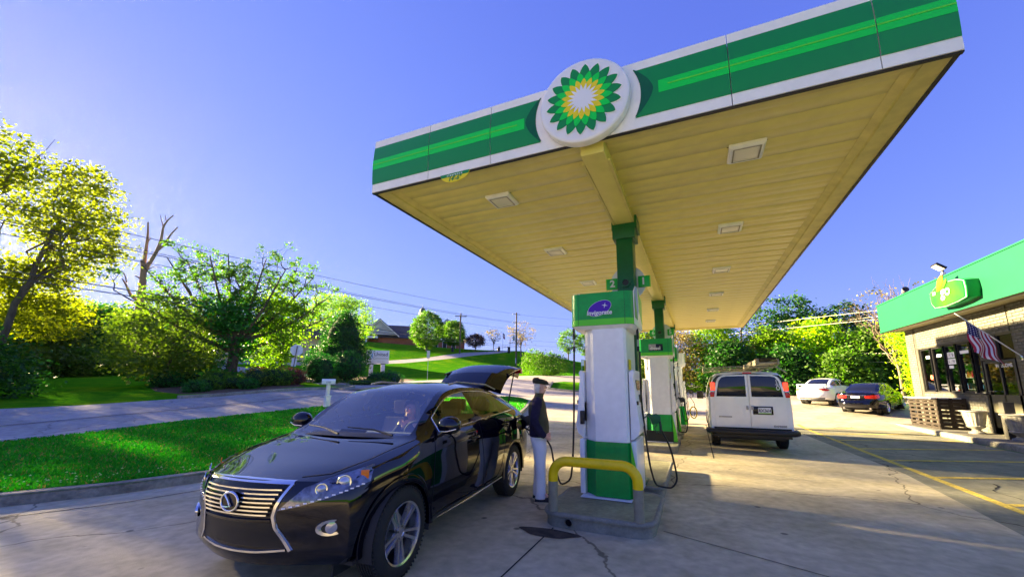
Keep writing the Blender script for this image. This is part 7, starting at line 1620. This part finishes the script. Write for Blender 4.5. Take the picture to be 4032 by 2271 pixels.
for i, (z0, z1) in enumerate(((16.2, 13.5), (14.5, 12.5), (11, 9.5), (10, 8.9))): wire((-33.4, 72.8, z0), (10, 95, z1 + 2), 1.0, 'thin wire running right from the wooden pole, %s of four' % ['highest', 'second', 'third', 'lowest'][i], .018)
for i, (a, b) in enumerate((((-5.6, 59.7, 9.1), (20.0, 18.5, 5.55)), ((-5.6, 59.7, 8.2), (20.0, 18.5, 5.15)), ((10.3, 59.1, 9.3), (13.3, 21.5, 5.3)), ((-5.7, 59.7, 6.5), (24.5, 16.5, 1.75 + .6)), ((-5.7, 59.7, 6.05), (24.5, 16.5, 1.25 + .4)))):
    wire(a, b, .15, 'pale sunlit cable in front of the right hand trees, %s of five' % ['topmost', 'second', 'third', 'fourth', 'lowest'][i], .013, 'wire_light', 'sunlit cables before the trees')
tl = thing('traffic_light', 'black traffic light hanging by the wooden pole', 'traffic light', (-34.4, 71.5, 9.4)); MB().mat('black_plastic').box(-.2, .2, -.2, .2, -1.3, 0).build('signal_housing', tl, bev=.03)
for k in range(3): MB().mat('black_gloss').cyl((0, -.2, -.25 - k * .4), (0, -.4, -.22 - k * .4), .17).build('visor', tl)
MB().mat('wire').tube([(0, 0, 0), (-5, 4, .3), (-9, 7, -.2)], .04, 5).build('span_wire', tl)
# church on the hill (local x to the right along its front, y into the hill)
ch = thing('church', 'brick church with grey gabled roofs, pale gables and a small steeple', 'church', (-84.7, 77.8, 12.2)); ch.rotation_euler = (0, 0, radians(39.6))
MB().mat('brick_red').box(7, 30.6, .0, 12, -2, 2.4).build('wall', ch); MB().mat('brick_red').box(-14, 7, 2, 10, -2, 1.9).build('wall', ch)
def gable(x0, x1, y, zb, zt, ov=.5):
    xm = (x0 + x1) / 2
    MB().mat('siding').prism([(x0, zb), (x1, zb), (xm, zt)], y, y + .3, 'y').build('gable_wall', ch)
    for a, b in (((x0 - ov, zb - .3), (xm, zt + .25)), ((xm, zt + .25), (x1 + ov, zb - .3))):
        MB().mat('shingle').prism([a, b, (b[0], b[1] + .25), (a[0], a[1] + .25)], y - .5, y + 12, 'y').build('roof', ch)
        MB().mat('white_paint').prism([a, b, (b[0], b[1] - .3), (a[0], a[1] - .3)], y - .55, y - .5, 'y').build('barge_board', ch)
gable(19.5, 31.2, -.2, 2.7, 7.9); gable(2.6, 12.0, -1.2, 3.0, 6.9)
MB().mat('shingle').prism([(-.8, 2.3), (4.5, 6.5), (10, 6.7), (10, 2.3)], -14.5, 20, 'x').build('roof', ch)
for k in range(7): MB().mat('white_paint').box(-13.5 + k * 2.9, -13.1 + k * 2.9, -1.4, -1.0, -1.0, 2.2).build('porch_post', ch)
MB().mat('white_paint').box(-14.2, 7, -1.5, -.9, 2.0, 2.5).build('porch_beam', ch)
for k in range(6): MB().mat('lit_window_orange').box(-12.9 + k * 2.9, -10.9 + k * 2.9, 1.93, 1.98, -1.0, 1.7).build('window', ch) if 'lit_window_orange' in MAT or mat('lit_window_orange', (.75, .42, .12), .7) else None  # orange colour stands in for the lit look of the porch windows
MB().mat('siding').lathe([(.8, -.1), (.8, .1), (0, .1)], 20, Matrix.Translation((7.3, -1.3, 5.3)) @ Matrix.Rotation(pi / 2, 4, 'X')).build('round_window', ch)
for x_ in (20.4, 22.0, 24.4, 27.0): MB().mat('white_paint').box(x_ - .1, x_ + 1.1, -.12, -.02, -.4, 2.0).mat('interior_dark').box(x_, x_ + 1.0, -.16, -.13, -.3, 1.9).build('window', ch)
st_ = obj('steeple', None, ch); st_.location = (18.5, 3.5, 0)
MB().mat('siding').box(-1.1, 1.1, -1.1, 1.1, 5.0, 8.0).build('steeple_base', st_); MB().mat('white_paint').lathe([(.85, 8.0), (.85, 9.9), (1.05, 9.95), (1.05, 10.2)], 8).build('belfry', st_, smooth=0)
for k in range(4): MB().mat('interior_dark').box(-.25, .25, -.86, -.80, 8.3, 9.6, Matrix.Rotation(k * pi / 2 + pi / 8, 4, 'Z')).build('louvre', st_)
MB().mat('dome_green').lathe([(1.05, 10.2), (.95, 10.6), (.8, 11.3), (.45, 11.8), (.12, 12.0), (.03, 12.9), (0, 12.9)], 12).build('dome', st_, smooth=60) if mat('dome_green', (.10, .14, .09), .6) else None
ms = thing('light_mast', 'thin mast with a small box on top in front of the steeple', 'mast', (-56.8, 74.2, 9.2)); MB().mat('grey_metal').cyl((0, 0, 0), (0, 0, 9.3), .05, .04, 6).build('mast', ms); MB().mat('black_plastic').box(-.2, .2, -.2, .2, 9.3, 9.7).build('box', ms)
ff = thing('far_flag', 'American flag on a far pole beyond the purple tree', 'flag', (-46.6, 93, 8.5)); MB().mat('galvanised').cyl((0, 0, 0), (0, 0, 7.3), .05, .04, 6).build('flagpole', ff); MB().mat('flag_red').add([(0, 0, 7.1), (.5, .2, 6.6), (.6, .2, 5.2), (.1, 0, 5.6)], [(0, 1, 2, 3)]).mat('flag_white').add([(.1, -.02, 6.9), (.4, .1, 6.6), (.5, .1, 5.6), (.2, -.02, 5.9)], [(0, 1, 2, 3)]).build('flag_cloth', ff)
lp = thing('street_lamp', 'thin far street lamp beyond the hill crest', 'street lamp', (-44.0, 92, 8.5)); MB().mat('galvanised').tube([(0, 0, 0), (0, 0, 5.8), (.3, 0, 6.1), (1.0, 0, 6.2)], .06, 6).build('mast', lp); MB().mat('galvanised').box(.9, 1.4, -.1, .1, 6.1, 6.25).build('lamp_head', lp)
# long roof behind the ivy tree and a grey house behind the thicket
hs = thing('long_house', 'long low building with olive brown roof behind the ivy covered tree', 'building', (-62, 36, 5.0)); hs.rotation_euler = (0, 0, radians(58))
MB().mat('siding_warm').box(-14, 14, 0, 8, -2, 4.2).build('wall', hs); MB().mat('roof_brown').prism([(-.8, 4.1), (4, 6.9), (8.8, 4.1)], -15, 15, 'x').build('roof', hs) if mat('roof_brown', (.10, .085, .05), .9, var=.2, vscale=2) else None
for k in range(6): MB().mat('white_paint').box(-11.2 + k * 4.2, -9.8 + k * 4.2, -.1, -.02, 1.2, 3.0).mat('interior_dark').box(-11.1 + k * 4.2, -9.9 + k * 4.2, -.14, -.105, 1.3, 2.9).build('window', hs)
h2_ = thing('grey_house', 'grey house glimpsed through the thicket at the left', 'house', (-62, 17, 4.6)); h2_.rotation_euler = (0, 0, radians(75)); MB().mat('siding').box(-5, 5, 0, 7, -2, 3.4).build('wall', h2_); MB().mat('shingle').prism([(-.6, 3.3), (3.5, 5.6), (7.6, 3.3)], -5.5, 5.5, 'x').build('roof', h2_)
for k in range(3): MB().mat('interior_dark').box(-3.8 + k * 3, -2.8 + k * 3, -.05, -.01, 1.2, 2.4).build('window', h2_)
# barrel by the mailbox road tip, drain apron
ap_ = tag(MB().mat('kerb_concrete').lathe([(.0, .03), (.7, .04), (.9, .12), (1.0, .02)], 20).build('storm_drain', smooth=60), 'low concrete storm drain apron at the tip of the kerb island', 'drain'); ap_.location = on(-19.7, 18.8, .0)
for i, (x, y) in enumerate(((-52.6, 78.5), (-45.0, 87.5), (-46.4, 90.5))):
    q = tag(MB().mat('black_plastic').lathe([(.0, 0), (.3, 0), (.32, .8), (.2, 1.1), (0, 1.15)], 12).build('utility_box', smooth=50), ['small dark box at the foot of the crossarm pole', 'small dark round bush-like box on the crest, left one', 'small dark round bush-like box on the crest, right one'][i], 'utility box'); q.location = on(x, y, -.05)

# ------------------------------------------------------------------ thin volume added to imitate the lens flare glow at the left
hzm = bpy.data.materials.new('glare_haze'); hzm.use_nodes = True; nt = hzm.node_tree; nt.nodes.remove(nt.nodes['Principled BSDF'])
pv = N(nt, 'ShaderNodeVolumePrincipled'); pv.inputs['Color'].default_value = (.92, .95, .88, 1); pv.inputs['Density'].default_value = .00003; pv.inputs['Anisotropy'].default_value = .80
nt.links.new(pv.outputs[0], nt.nodes['Material Output'].inputs['Volume']); MAT['glare_haze'] = hzm
zmin = float(Vz.min()) - 1
MB().mat('glare_haze').box(-170, 120, -90, 190, min(-1.5, -1.2), 34).build('glare_haze', kind='stuff', smooth=0)
